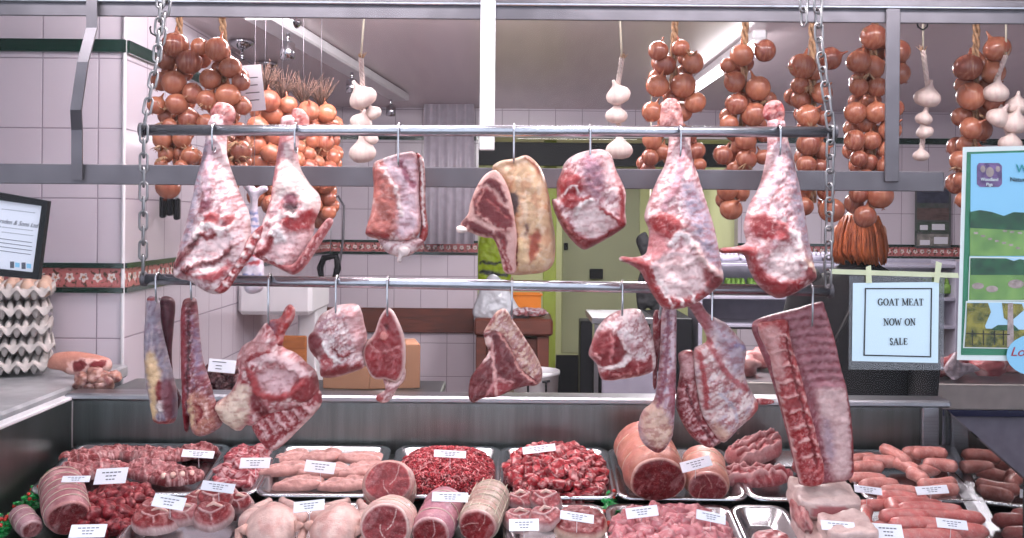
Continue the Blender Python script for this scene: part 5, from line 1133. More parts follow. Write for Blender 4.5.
# ---- tickets
def ticket(px, py, w, h, rz, label, rx=.9, lift=.10, dark=0):
    """white printed card on a short spike: centre at the pixel"""
    lift = {309: .125, 169: .115, 218: .125, 952: .11, 838: .125, 642: .09, 696: .14, 450: .12, 76: .12}.get(px, lift); p = D(px, py, lift); sc = p.y / F
    W, Hh = w * sc, h * sc / max(math.sin(rx + .2), .2)
    t = thing('price_ticket', label, 'price ticket', p)
    R = Ry(-rz) @ Rx(rx)
    MB().box((0, 0, 0), (W, Hh, .0016), bev=.0004).out('card', M['card'], t, local=True).rotation_euler = R.to_euler()
    b = MB(); random.seed(int(px * 7 + py))
    for k, (yy, ww) in enumerate(((.22, .62), (0, .35), (-.22, .3))):
        x0 = -W * ww / 2; nseg = int(5 * ww + 2)
        for s in range(nseg):
            b.box((x0 + W * ww * (s + .5) / nseg, Hh * yy, .0011), (W * ww / nseg * .74, Hh * .07, .0004))
    b.out('print', M['print'], t, local=True).rotation_euler = R.to_euler()
    MB().tube([Vector((0, .004, -.002)), Vector((0, .010, -.04))], .0007, 6).out('spike', M['white'], t, local=True)
    return t
tk = [(111, 476, 32, 15, .06, 'ticket on the broad breast piece'), (76, 479, 28, 6, .02, 'ticket on the large tied breast roll'), (198, 454, 32, 7, -.05, 'ticket at the back end of the wide tray'), (218, 487, 33, 9, -.12, 'ticket over the standing chops'),
      (255, 463, 30, 10, .02, 'ticket on the small diced pieces'), (169, 502, 32, 12, -.15, 'ticket on the near end of the chop tray'), (88, 531, 36, 12, .03, 'ticket at the front of the loose dark red pieces'), (320, 467, 30, 11, -.1, 'ticket on the poultry fillets'),
      (309, 506, 31, 10, .12, 'ticket on the chickens'), (450, 454, 32, 7, -.04, 'ticket at the back of the mince'), (450, 497, 36, 9, -.02, 'ticket on the purple pink rolled joint'), (391, 510, 37, 12, -.01, 'ticket on the pork joint by the gammon'),
      (539, 449, 33, 7, .13, 'ticket on the diced beef'), (524, 525, 30, 11, .03, 'ticket on the bone-in slices'), (577, 517, 34, 8, -.14, 'ticket on the rump steak'), (642, 512, 32, 10, .13, 'ticket on the diced pork'),
      (696, 464, 31, 10, .27, 'tilted ticket on the small rolled pork roast'), (711, 517, 30, 9, -.2, 'tilted ticket at the far side of the diced pork'), (868, 490, 28, 7, -.12, 'ticket on the near end of the back sausages'), (932, 490, 32, 8, .07, 'ticket on the far end of the back sausages'),
      (838, 526, 34, 9, -.07, 'ticket on the pork loin'), (888, 532, 30, 15, -.05, 'tall ticket on the thick pink sausages'), (952, 524, 31, 9, -.1, 'ticket at the far end of the thick pink sausages')]
for px, py, w_, h_, rz, lab in tk: ticket(px, py, w_, h_, rz, 'white printed ' + lab)
# ================================================================== ONION AND GARLIC STRINGS
def onion_profile(r):
    return [(r * a, r * b) for a, b in ((.05, -.93), (.16, -.90), (.45, -.82), (.74, -.62), (.93, -.32), (1, .0), (.95, .32), (.80, .58), (.55, .78), (.30, .90), (.16, 1.02), (.11, 1.2), (.08, 1.42), (.05, 1.55))]
def squashed(prof, n, seed, R, sx, sy, ridges=0):
    b = MB(); vs = []; fs = []
    for i, (r, z) in enumerate(prof):
        for k in range(n):
            a = 2 * PI * k / n; q = r * (1 + .035 * math.sin(2 * a + seed) + (.06 * abs(math.cos(ridges * a / 2)) * min(1, r / (prof[len(prof) // 2][0] + 1e-6)) if ridges else 0))
            vs.append(R @ Vector((q * math.cos(a) * sx, q * math.sin(a) * sy, z)))
    for i in range(len(prof) - 1):
        for k in range(n): fs.append((i * n + k, i * n + (k + 1) % n, (i + 1) * n + (k + 1) % n, (i + 1) * n + k))
    fs.append(tuple(range(n - 1, -1, -1))); fs.append(tuple((len(prof) - 1) * n + k for k in range(n)))
    b.add(vs, fs); return b
def twist(parent, name, pts, r, mat, strands=3, wig=.005, seed=0):
    pts = [Vector(p) for p in pts]; b = MB(); N = 26
    def at(t):
        k = t * (len(pts) - 1); j = min(int(k), len(pts) - 2); return pts[j].lerp(pts[j + 1], k - j)
    for s in range(strands):
        b.tube([at(i / N) + Vector((wig * math.cos(i * .95 + s * 2 * PI / strands + seed), wig * math.sin(i * .95 + s * 2 * PI / strands + seed), 0)) for i in range(N + 1)], r, 6)
    return b.out(name, mat, parent, smooth=True)
def leaves(parent, name, p, n, L, mat, spread=.5, up=1, seed=0):
    b = MB(); rnd = random.Random(seed)
    for i in range(n):
        a = rnd.uniform(0, 6.3); s = rnd.uniform(.2, 1) * spread; d = Vector((math.cos(a) * s, math.sin(a) * s, up)).normalized(); l = L * rnd.uniform(.5, 1)
        q = Vector((rnd.gauss(0, .3), rnd.gauss(0, .3), 0)) * l * .4
        b.tube([p, p + d * l * .5 + q * .3, p + d * l + q], [.0022, .0018, .0006], 5)
    return b.out(name, mat, parent, smooth=True)
def onion_string(label, onions, top, Y, group, seed=0, stalk=True, dark=False, hooky=True, wisps=4):
    rnd = random.Random(seed + 100); nfront = len(onions); avr = sum(o[2] for o in onions) / nfront
    onions = list(onions) + [((a_[0] + c_[0]) / 2 + rnd.uniform(-3, 3), (a_[1] + c_[1]) / 2 + rnd.uniform(-3, 3), avr * .92) for a_, c_ in zip(sorted(onions, key=lambda o: o[1]), sorted(onions, key=lambda o: o[1])[2:])]
    tp = P(*top, Y)
    t = thing('onion_string', label, 'onion string', tp, group)
    yy = [o[1] for o in onions]; xm = sum(o[0] for o in onions) / len(onions)
    bot = P(xm, max(yy) - 8, Y + .02)
    twist(t, 'plait', [tp, P(xm * .5 + top[0] * .5, min(yy) - 2, Y + .01), P(xm, (min(yy) + max(yy)) / 2, Y + .02), bot], .0045, M['plait'], 3, .007, seed)
    done = []
    for (x, y, r) in onions:
        rr = r / F * Y * 1.14; base = P(x, y, Y); Yo = Y - .02 + rnd.uniform(-.012, .012) + (.02 if len(done) >= nfront else 0); tries = 0
        while tries < 25 and any((Vector((base.x, Yo, base.z)) - c).length < .80 * (rr + q) for c, q in done):
            tries += 1; Yo += .006
        c = Vector((base.x, Yo, base.z)); done.append((c, rr))
        side = Vector(((xm - x) / 26 * .7, .25, 1)).normalized() if rnd.random() < .75 else Vector((rnd.uniform(-1, 1), -.6, .4)).normalized()
        R = side.to_track_quat('Z', 'Y').to_matrix()
        b = squashed(onion_profile(rr * .97), 20, rnd.random() * 6, R, 1, 1)
        k = 1 if True else 0
        rb = [R @ Vector((0, 0, -rr * .9))]
        for j in range(6):   # root tuft
            a = j * 1.05; b.tube([R @ Vector((0, 0, -rr * .88)), R @ Vector((math.cos(a) * .006, math.sin(a) * .006, -rr * 1.05))], [.0009, .0004], 4)
        b.v = [tuple(Vector(v) + c) for v in b.v]
        b.out('onion', M['onion'], t, org=c, smooth=True)
    for i in range(wisps):
        o = rnd.choice(onions); p = P(o[0] + rnd.uniform(-4, 4), o[1] + rnd.uniform(-6, 6), Y - .03)
        leaves(t, 'dry_roots', p, 12, .035, M['plait'], 1.6, rnd.choice((-.5, .5)), seed + i)
    return t
def CV(ox, oy, s, L): return [(ox + a / s, oy + b / s, c / s) for a, b, c in L]
YO = 2.86; GO = 'plaited onion strings behind the rails'
onion_string('big full onion string at the tiled wall corner, by the long chain', CV(150, 0, 4.89, [(135, 228, 60), (75, 290, 52), (208, 312, 58), (135, 412, 57), (55, 400, 45), (45, 520, 42), (222, 462, 47), (150, 515, 50), (250, 235, 40)]) + CV(140, 0, 2.688, [(135, 322, 27), (65, 375, 25), (117, 375, 24), (70, 415, 21), (107, 412, 21), (142, 420, 23), (85, 505, 30), (60, 492, 20), (66, 445, 16), (120, 450, 18), (90, 340, 18)]), (180, 8), YO, GO, 1, wisps=8)
onion_string('onion string with long straw ends sticking out at its top, touching the first one', CV(150, 0, 4.89, [(342, 250, 57), (400, 335, 50), (300, 390, 50), (390, 470, 55), (290, 495, 48), (450, 405, 40), (450, 520, 40), (330, 330, 34)]) + CV(140, 0, 2.688, [(276, 408, 28), (232, 400, 22), (195, 290, 20), (270, 350, 20), (180, 330, 22), (280, 450, 15), (250, 500, 18), (215, 345, 18), (240, 450, 20)]), (222, 14), YO - .01, GO, 2, wisps=6)
b = MB(); p0 = P(222, 18, YO - .03)
for i, (x, y) in enumerate(((256, 5), (254, 8), (258, 9), (250, 12))): b.tube([p0, p0.lerp(P(x, y, YO - .05), .5) + Vector((0, 0, .006)), P(x, y, YO - .05)], [.004, .003, .0015], 6)
pp = [p for p in COL.objects if p.name.startswith('onion_string')][-1]; b.out('straw_ends', M['plait'], pp, smooth=True)
onion_string('onion string next to the garlic of three bulbs, a pointed onion at its side', CV(600, 0, 2.446, [(140, 127, 23), (160, 158, 25), (225, 155, 25), (137, 213, 26), (200, 212, 30), (232, 252, 24), (125, 275, 24), (205, 270, 24), (195, 120, 20), (125, 345, 22), (150, 372, 20), (120, 387, 20), (235, 370, 20), (118, 415, 18), (165, 305, 20), (240, 405, 16), (215, 330, 20), (140, 445, 18)]), (676, 4), YO, GO, 3)
onion_string('onion string before the ceiling tube glare, shorter plait, longest dried roots', CV(600, 0, 2.446, [(345, 137, 27), (398, 128, 25), (313, 160, 18), (328, 202, 25), (380, 220, 29), (328, 258, 25), (370, 283, 28), (410, 245, 20), (313, 305, 22), (353, 345, 24), (298, 380, 22), (356, 390, 23), (396, 385, 18), (333, 415, 20), (307, 468, 24), (317, 512, 25), (345, 470, 20), (395, 330, 20)]), (746, 4), YO, GO, 4)
onion_string('onion string with one purple onion, behind the woman-side chain', CV(600, 0, 2.446, [(490, 165, 30), (560, 145, 26), (485, 210, 20), (537, 230, 24), (495, 243, 23), (505, 285, 27), (545, 290, 18), (503, 355, 28), (540, 368, 20), (497, 405, 22), (535, 410, 20), (500, 455, 18), (495, 505, 22), (560, 515, 28), (550, 470, 20), (530, 330, 18)]), (812, 2), YO, GO, 5)
onion_string('neat dark red-brown onion string beside the steel post', CV(800, 0, 2.4464, [(172, 95, 30), (135, 155, 27), (178, 165, 27), (235, 130, 30), (235, 183, 26), (138, 215, 22), (185, 215, 24), (130, 278, 26), (178, 278, 25), (225, 268, 22), (128, 345, 24), (170, 345, 22), (212, 320, 26), (210, 366, 23), (137, 390, 20), (168, 398, 22), (202, 408, 22), (142, 475, 22), (188, 480, 30), (150, 530, 26), (205, 100, 18)]), (876, 6), YO, GO, 6)
onion_string('onion string partly behind the farm poster corner', CV(800, 0, 2.4464, [(405, 168, 32), (470, 125, 30), (462, 182, 27), (410, 238, 32), (465, 250, 27), (413, 315, 25), (450, 318, 27), (385, 395, 24), (395, 490, 18), (388, 440, 18), (440, 380, 22)]), (977, 4), YO, GO, 7)
# farther dark strings on the left
def far_string(x, y0, y1, Y, label, seed, r=10):
    rnd = random.Random(seed); L = []; y = y0 + 14; s = 1
    while y < y1:
        L.append((x + s * r * .62 + rnd.uniform(-2, 2), y, r * rnd.uniform(.8, 1.1))); s = -s; y += r * .78
    t = onion_string(label, L, (x, y0), Y, 'far onion strings by the tiled wall', seed, wisps=2)
    leaves(t, 'dry_leaves', P(x, y0 + 8, Y), 60, .13, M['dirty'], .8, 1, seed)
    q = P(x, y0, Y); MB().tube([q, Vector((q.x, q.y, CEIL))], .0012, 6).out('cord', M['darksteel'], t, smooth=True)
far_string(265, 88, 205, 3.5, 'shaded onion string just behind the paper note', 21, 11)
far_string(282, 92, 215, 3.55, 'shaded onion string behind the second leg joint shank', 22, 10)
far_string(303, 98, 210, 3.6, 'shaded onion string with a brown leafy top between two leg joints', 23, 9)
far_string(321, 100, 222, 3.7, 'farthest small onion string by the hanging meat saw', 24, 9)
def garlic(label, bulbs, top, knot, Y, seed=0, cord=True):
    rnd = random.Random(seed); tp = P(*top, Y); t = thing('garlic_string', label, 'garlic string', tp, 'garlic strings')
    if cord: MB().tube([Vector((tp.x, YO, 2.305)), tp, P(*knot, Y)], .003, 8).out('cord', M['cord'], t, smooth=True)
    twist(t, 'stem_plait', [P(knot[0], knot[1], Y), P(bulbs[0][0], bulbs[0][1] - bulbs[0][2], Y)] + [P(b_[0], b_[1], Y + .012) for b_ in bulbs[:1]], .004, M['garlic'], 3, .004, seed)
    twist(t, 'stem_plait', [P(bulbs[0][0], bulbs[0][1], Y + .014), P(bulbs[-1][0], bulbs[-1][1], Y + .014)], .004, M['garlic'], 3, .004, seed)
    leaves(t, 'dry_leaves', P(knot[0], knot[1] + 3, Y), 14, .03, M['plait'], .7, 1, seed)
    for i, (x, y, r) in enumerate(bulbs):
        rr = r / F * Y; c = P(x, y, Y - .006 + rnd.uniform(-.006, .006)); d = Vector((rnd.uniform(-.7, .7), rnd.uniform(-.7, 0), 1)).normalized(); R = d.to_track_quat('Z', 'Y').to_matrix()
        prof = [(rr * a, rr * z) for a, z in ((.06, -.72), (.35, -.74), (.75, -.6), (.97, -.28), (1, .0), (.88, .3), (.62, .55), (.34, .78), (.18, 1.05), (.12, 1.4))]
        b = squashed(prof, 28, i, R, 1, 1, 7); b.v = [tuple(Vector(v) + c) for v in b.v]
        b.out('garlic_bulb', M['garlic'], t, org=c, smooth=True)
garlic('garlic string of five bulbs with a long white cord, beside the centre post', CV(140, 0, 2.688, [(598, 262, 36), (627, 303, 21), (595, 328, 28), (622, 372, 18), (598, 408, 36)]), (365, 4), (361, 58), 2.80, 31)
garlic('garlic string of three bulbs with a thin cord, before the doorway lintel', CV(380, 0, 2.688, [(640, 255, 31), (635, 310, 28), (643, 402, 34)]), (619, 4), (622, 58), 2.80, 32)
garlic('garlic string hanging next to the steel post', CV(800, 0, 2.4464, [(312, 238, 31), (303, 290, 20), (305, 322, 20), (296, 380, 18)]), (923, 14), (923, 50), 2.84, 33)
garlic('pale garlic string above the farm poster', CV(800, 0, 2.4464, [(480, 226, 30), (485, 288, 28), (530, 258, 26), (525, 300, 30), (515, 350, 26)]), (1006, 6), (1006, 55), 2.80, 34)
# rod carrying the strings (above the picture)
t = thing('ceiling_rod', 'steel rod under the ceiling from which the onion strings hang', 'rod', (0, YO, 2.30))
MB().tube([(-1.32, YO, 2.30), (1.75, YO, 2.30)], .010, 12).out('rod', M['rail'], t, smooth=True)
for x in (-1.2, .2, 1.6): MB().tube([(x, YO, 2.30), (x, YO, CEIL)], .006, 8).out('bracket', M['darksteel'], t, smooth=True)
for x, l in ((180, 'first'), (222, 'straw-topped'), (676, 'third'), (746, 'glare-side'), (812, 'chain-side'), (876, 'post-side'), (977, 'poster-side')):
    q = P(x, 4, YO); o = MB().tube([Vector((q.x, YO, 2.312)), Vector((q.x, YO - .012, 2.305)), Vector((q.x, YO - .012, q.z + .05)), Vector((q.x, YO, q.z)), Vector((q.x, YO + .012, q.z + .012))], .0022, 6).out('string_hook', M['darksteel'], org=q, smooth=True)
    props(o, 'thin dark hook at the top of the %s onion string' % l, 'hook', 'thin hooks of the onion strings')
# big dark S-hooks near the poster
def shook(x, y, label):
    pts = [P(x + 4 * math.cos(a), y + 6 * math.sin(a), 2.72) for a in [PI * (1.0 - .12 * i) * -1 for i in range(9)]]
    pts = [Vector((P(x + 3, y, 2.72).x, 2.86, 2.31)), Vector((P(x + 3, y, 2.72).x, 2.74, 2.28))] + [P(x + dx, y + dy, 2.72) for dx, dy in ((3, -24), (5, -12), (6, -4), (5, 3), (1, 6), (-4, 3), (-5, -2), (-4, -4))]
    props(MB().tube(pts, .0025, 8).out('meat_hook', M['blackp'], org=pts[0], smooth=True), label, 'hook')
shook(1007, 14, 'empty black hook hanging above the farm poster'); shook(922, 24, 'empty black hook above the garlic next to the post')
shook(899, 14, 'empty black hook beside the steel post top'); shook(155, 30, 'empty dark hook beside the long chain')

# ================================================================== BACKGROUND, SIGNS
def boxthing(name, label, cat, x0, y0, x1, y1, Y, th, mat, part='body', bev=.006):
    t = thing(name, label, cat, P((x0 + x1) / 2, y1, Y)); slab_px(part, x0, y0, x1, y1, Y, th, M[mat], t, bev=bev); return t
# egg tray stack on the marble
EC = Vector((-1.70, 3.35, 0)); marble_top = zt + .0225
def egg_tray_mesh():
    n = 60; S_ = .30; vs = []; fs = []; b = MB()
    for side in (0, 1):
        for j in range(n + 1):
            for i in range(n + 1):
                x, y = (i / n - .5) * S_, (j / n - .5) * S_
                u = math.cos(x / .05 * 2 * PI + PI) * math.cos(y / .05 * 2 * PI + PI)
                z = .028 * (math.copysign(abs(u) ** .55, u)); edge = min(i, j, n - i, n - j)
                if edge < 3: z = .010 + .012 * math.cos(x / .05 * 2 * PI) * math.cos(y / .05 * 2 * PI) - (.016 if edge == 0 else 0)
                vs.append((x, y, z + .032 - side * .003))
    m = (n + 1) ** 2
    for j in range(n):
        for i in range(n):
            a = j * (n + 1) + i; q = (a, a + 1, a + n + 2, a + n + 1); fs.append(q); fs.append(tuple(k + m for k in reversed(q)))
    rim = [i for i in range(n + 1)] + [j * (n + 1) + n for j in range(1, n + 1)] + [n * (n + 1) + i for i in range(n - 1, -1, -1)] + [j * (n + 1) for j in range(n - 1, 0, -1)]
    for a, c in zip(rim, rim[1:] + rim[:1]): fs.append((a, a + m, c + m, c))
    b.add(vs, fs); return b
names = ['lowest', 'second from the bottom', 'middle', 'fourth from the bottom', 'topmost, holding the brown eggs']
proto = egg_tray_mesh().out('egg_tray', M['pulp'], local=True, smooth=True)
EH = .0605
for i in range(5):
    o = proto if i == 0 else proto.copy()
    if i: COL.objects.link(o)
    o.location = (EC.x + random.uniform(-.006, .006), EC.y + random.uniform(-.006, .006), marble_top + .006 + i * EH); o.rotation_euler = (0, 0, .42 + random.uniform(-.05, .05) + (PI / 2) * (i % 2))
    props(o, 'grey pulp egg tray on the marble counter, %s of the stack' % names[i], 'egg tray', 'stacked egg trays')
topz = marble_top + .006 + 4 * EH
eb = squashed([(.001, -.0285), (.012, -.025), (.0195, -.012), (.0215, .001), (.0195, .014), (.0135, .0245), (.006, .029), (.001, .030)], 16, 0, Matrix.Identity(3), 1, 1).out('egg', M['egg'], local=True, smooth=True)
ne = 0
for i in range(6):
    for j in range(6):
        x, y = (i - 2.5) * .05, (j - 2.5) * .05
        if random.random() < .12: continue
        o = eb if ne == 0 else eb.copy()
        if ne: COL.objects.link(o)
        v = Rz(.42) @ Vector((x, y, 0)); o.location = (EC.x + v.x, EC.y + v.y, topz + .040); o.rotation_euler = (random.uniform(-.2, .2), random.uniform(-.2, .2), 0); ne += 1
        props(o, 'pale brown egg among those in the topmost egg tray', 'egg', 'eggs in the top tray')
# pork hock and bag of trotters on the marble
t = thing('pork_joint', 'orange-skinned pork joint with a cut red end on the marble', 'meat joint', P(82, 372, 3.25))
U, H, fs, C = relief([(a, b_) for a, b_ in K(0, 340, 4.89, [(235, 110), (250, 80), (280, 62), (360, 55), (440, 65), (500, 78), (540, 95), (548, 130), (520, 160), (440, 165), (350, 170), (300, 150), (240, 138)])], sp=1.2, tf=.045, tb=.03, R=9, base=rgb(206, 150, 130), marb=.1, seed=400, lump=.004,
    patches=[(K(0, 340, 4.89, [(350, 120), (380, 90), (540, 92), (548, 130), (520, 165), (360, 172)]), rgb(228, 190, 180), 1, .002), (K(0, 340, 4.89, [(375, 105), (400, 95), (440, 100), (430, 130), (385, 150)]), rgb(140, 40, 44), .8, 0), (K(0, 340, 4.89, [(450, 112), (490, 96), (530, 95), (525, 125), (480, 145)]), rgb(146, 40, 46), .8, 0)])
mk('joint_meat', [(P(x, y, 3.25).x, 3.25 + h, P(x, y, 3.25).z) for (x, y), h in zip(U, H)], [tuple(reversed(f)) for f in fs], M['meat'], t, tint=C)
t = thing('meat_bag', 'clear crumpled bag of brown offcuts beside the pork joint', 'bag', P(95, 388, 3.12))
for i, (x, y, r) in enumerate(((84, 382, 10), (96, 377, 10), (107, 380, 9), (90, 386, 8), (102, 386, 9), (113, 377, 7))):
    lumpbody('offcut', (r * .0033, r * .003, r * .0030), t, 3, .22, 1.6, 40 + i, rgb(176, 126, 108), [(rgb(120, 56, 60), 1.6, .05, .9), (rgb(214, 180, 170), 2, .2, .9)], .5, loc=P(x, y, 3.12) - t.location)
# rolled tray edge at the left end behind the counter: dark offcuts with a ticket
t = thing('offcut_pile', 'dark pile of offcuts with a white ticket behind the counter', 'meat pile', P(225, 398, 3.3))
for i in range(16):
    x = 205 + (i * 37 % 42); y = 392 - (i % 4) * 7
    lumpbody('offcut', (.03, .03, .024), t, 3, .25, 1.6, 60 + i, rgb(84, 40, 46), [(rgb(150, 100, 104), 1.6, .12, .8)], .4, loc=P(x, y, 3.32) - t.location)
c = thing('price_ticket', 'white ticket on the dark offcuts behind the counter', 'price ticket', P(222, 366, 3.25))
o = MB().box((0, 0, 0), (.088, .0016, .042), bev=.0004).out('card', M['card'], c, local=True); o.rotation_euler = (-.2, .08, 0)
b = MB()
for k, (zz, L) in enumerate(((.012, .045), (0, .02), (-.010, .02))): b.box((-.01, -.0012, zz), (L, .0006, .003))
o = b.out('print', M['print'], c, local=True); o.rotation_euler = (-.2, .08, 0)
# cardboard box and papers on the worktop
t = thing('cardboard_box', 'brown cardboard box behind the leg steak', 'box', P(378, 396, 3.4))
q0 = P(378, 394, 3.4); 
MB().box((P(392, 370, 3.42).x, 3.45, 1.02 + .075), (.17, .16, .15), Rz(.2), .003).out('carton', M['cardboard'], t); MB().box((P(350, 370, 3.4).x, 3.43, 1.02 + .045), (.16, .14, .09), Rz(-.1), .003).out('carton_flap', M['cardboard'], t)
t = thing('paper_stack', 'loose white papers lying before the cardboard box', 'papers', P(335, 396, 3.2))
for i in range(4): MB().box((P(335 + i * 9, 390, 3.2).x, 3.2 - i * .006, 1.0245 + i * .003), (.16, .11, .0025), Rz(.1 * i - .1), .0005).out('sheet', M['card'], t)
MB().box((P(312, 384, 3.2).x, 3.2, 1.04), (.02, .014, .012), bev=.003).out('red_clip', M['redberry'], t)
# white shelf box, upright and board on the left wall
t = thing('wall_cabinet', 'white ledge unit fixed to the tiled side wall', 'cabinet', P(280, 330, 5.4))
a_ = P(240, 296, 5.2); b__ = P(318, 296, 5.2)
MB().box(((XL + b__.x) / 2 + .002, 5.3, P(280, 297, 5.2).z), (b__.x - XL - .01, .5, .16), bev=.02).out('ledge', M['white'], t)
MB().box((P(308, 350, 5.3).x, 5.42, .6), (.10, .3, 1.2 - .02), bev=.01).out('upright', M['white'], t)
t = boxthing('chopping_board', 'orange-brown wooden board leaning under the white ledge unit', 'board', 282, 336, 306, 372, 5.05, .03, 'lightwood')
# saw and knives on the left wall, printed bag
t = thing('meat_saw', 'bow-shaped meat saw hanging on the tiled side wall', 'saw', P(335, 210, 6.4))
q = P(337, 197, 6.4); MB().tube([q, Vector((XL + .001, 6.4, q.z))], .006, 6).out('wall_peg', M['darksteel'], t)
MB().tube([P(332, 200, 6.4), P(338, 196, 6.4), P(344, 206, 6.4), P(343, 240, 6.4), P(340, 262, 6.4), P(334, 270, 6.4)], .008, 8).out('bow', M['darksteel'], t, smooth=True)
MB().tube([P(332, 200, 6.4), P(331, 232, 6.4), P(330, 262, 6.4)], .003, 6).out('blade', M['steel'], t, smooth=True)
MB().tube([P(324, 258, 6.4), P(336, 256, 6.4), P(338, 268, 6.4), P(334, 280, 6.4), P(322, 280, 6.4), P(320, 268, 6.4)], .022, 8, closed=True).out('handle', M['blackp'], t, smooth=True)
for i, (x, y) in enumerate(((163, 207), (177, 209), (170, 205))):
    t = thing('knife', ['black handled knife nearest the wall corner', 'black handled knife farther along the wall rack', 'short black handled knife between the other two'][i], 'knife', P(x, y, 3.9))
    MB().box(P(x, y, 3.9), (.022, .03, .085), bev=.006).out('handle', M['blackp'], t); MB().box(P(x, y - 16, 3.9), (.004, .03, .09), bev=.001).out('blade', M['steel'], t)
t = thing('printed_bag', 'narrow white bag with red and blue print behind the leg joints', 'bag', P(255, 195, 3.3))
q = P(254, 190, 3.3); MB().tube([q, Vector((q.x, 3.3, CEIL))], .001, 6).out('hanging_cord', M['darksteel'], t)
U, H, fs, C = relief([(243, 186), (250, 180), (256, 188), (264, 184), (268, 190), (258, 200), (260, 230), (264, 270), (262, 290), (246, 292), (242, 270), (246, 230), (250, 200)], sp=1.5, tf=.03, tb=.02, R=8, base=rgb(206, 202, 214), marb=0, seed=420, lump=.004,
    strokes=[([(248 + i % 2 * 6, 212 + i * 7), (258, 213 + i * 7)], 1.6, rgb(120, 130, 170), 0) for i in range(5)] + [([(247, 255), (260, 256)], 2, rgb(190, 90, 100), 0), ([(247, 264), (260, 262)], 1.8, rgb(190, 90, 100), 0), ([(246, 276), (261, 275)], 1.8, rgb(110, 120, 170), 0)])
mk('sack', [(P(x, y, 3.3).x, 3.3 + h, P(x, y, 3.3).z) for (x, y), h in zip(U, H)], [tuple(reversed(f)) for f in fs], M['meat'], t, tint=C)
t = thing('paper_note', 'white paper note tucked beside the straw-topped onion string', 'note', P(252, 88, 2.93))
R_ = Ry(-.12) @ Rz(.2); o = MB().box((0, 0, 0), (.066, .001, .135)).out('sheet', M['card'], t, local=True); o.rotation_euler = R_.to_euler()
b = MB()
for k in range(4): b.box((0, -.001, .03 - k * .022), (.04 - .006 * (k % 2), .0006, .003))
o = b.out('print', M['print'], t, local=True); o.rotation_euler = R_.to_euler()
# doorway surroundings
t = boxthing('lime_post', 'lime green painted post at the doorway', 'post', 543, 140, 556, 420, 7.9, .06, 'lime', 'post')
t = thing('fridge_door', 'pale green cold room door with a black latch', 'door', P(595, 352, 9.0))
slab_px('panel', 562, 152, 640, 354, 9.0, .08, M['greendoor'], t, bev=.01); slab_px('latch', 590, 269, 603, 279, 8.93, .05, M['blackp'], t); slab_px('hinge', 564, 243, 568, 250, 8.95, .05, M['blackp'], t)
slab_px('kickplate', 556, 356, 645, 397, 8.98, .06, M['blackp'], t)
props(slab_px('door_header', 478, 143, 738, 166, 7.63, .1, M['blackp'], None, P(620, 160, 7.75)), 'dark beam under the white doorway lintel', 'beam')
t = thing('plastic_curtain', 'greyish clear plastic strip curtain near the doorway', 'curtain', P(448, 140, 7.2))
b = MB(); vs = []; N = 40
for j in (0, 1):
    for i in range(N + 1):
        x = 424 + 50 * i / N; off = .012 * math.sin(i * .9); vs.append(P(x, 104 if j == 0 else 244, 7.2 + off))
for j in (0, 1):
    for i in range(N + 1):
        x = 424 + 50 * i / N; off = .012 * math.sin(i * .9) + .004; vs.append(P(x, 104 if j == 0 else 244, 7.2 + off))
q = N + 1; fs = []
for i in range(N): fs += [(i, q + i, q + i + 1, i + 1), (2 * q + i, 2 * q + i + 1, 3 * q + i + 1, 3 * q + i)]
fs += [(i, i + 1, 2 * q + i + 1, 2 * q + i) for i in range(N)] + [(q + i, 3 * q + i, 3 * q + i + 1, q + i + 1) for i in range(N)]
b.add(vs, fs); b.out('strip', flat('milky_plastic', rgb(196, 188, 200), .35), t, smooth=True)
t = thing('butchers_block', 'dark wooden butchers block inside the doorway', 'block', P(514, 400, 6.9))
slab_px('top', 474, 319, 553, 336, 6.9, .5, M['wood'], t, bev=.015); 
for x0, x1 in ((476, 486), (537, 549)):
    a_ = P(x0, 336, 6.95); b2 = P(x1, 336, 6.95)
    for yy in (6.98, 7.3): MB().box(((a_.x + b2.x) / 2, yy, a_.z / 2), (b2.x - a_.x, .08, a_.z), bev=.005).out('leg', M['wood'], t)
slab_px('drawer_front', 486, 338, 538, 372, 7.0, .3, M['wood'], t, bev=.01)
BT = P(514, 319, 6.9).z
t = thing('orange_crate', 'orange plastic crate on the butchers block', 'crate', P(525, 318, 7.2))
cx = P(524, 306, 7.2)
for dx, dy, sx, sy in ((0, -.07, .24, .012), (0, .07, .24, .012), (-.114, 0, .012, .15), (.114, 0, .012, .15)): MB().box((cx.x + dx, 7.2 + dy, BT + .08), (sx, sy, .14), bev=.004).out('side', M['orange'], t)
MB().box((cx.x, 7.2, BT + .014), (.23, .14, .012), bev=.003).out('bottom', M['orange'], t)
for dx, dy, sx, sy in ((0, -.078, .26, .02), (0, .078, .26, .02), (-.122, 0, .02, .17), (.122, 0, .02, .17)): MB().box((cx.x + dx, 7.2 + dy, BT + .15), (sx, sy, .014), bev=.004).out('rim', M['orange'], t)
t = thing('plastic_bag', 'crumpled whitish plastic bag on the butchers block', 'bag', P(492, 318, 7.0))
U, H, fs, C = relief([(476, 318), (478, 295), (484, 282), (492, 274), (502, 280), (510, 292), (518, 306), (528, 318)], sp=1.3, tf=.10, tb=.08, R=14, base=rgb(180, 184, 196), marb=0, seed=430, lump=.03, lscale=6)
mk('bag_film', [(P(x, y, 7.0).x, 7.0 + h, P(x, y, 7.0).z) for (x, y), h in zip(U, H)], [tuple(reversed(f)) for f in fs], M['bag'], t, smooth=True)
t = thing('wrapped_meat', 'film-wrapped meat lying at the edge of the butchers block', 'meat', P(530, 318, 6.85))
for i in range(4): lumpbody('wrapped_piece', (.05, .05, .03), t, 3, .2, 2, 80 + i, rgb(160, 90, 96), [(rgb(220, 214, 220), 2.2, .04, .9)], .3, loc=(-.08 + i * .05, .1 + .02 * (i % 2), .03))
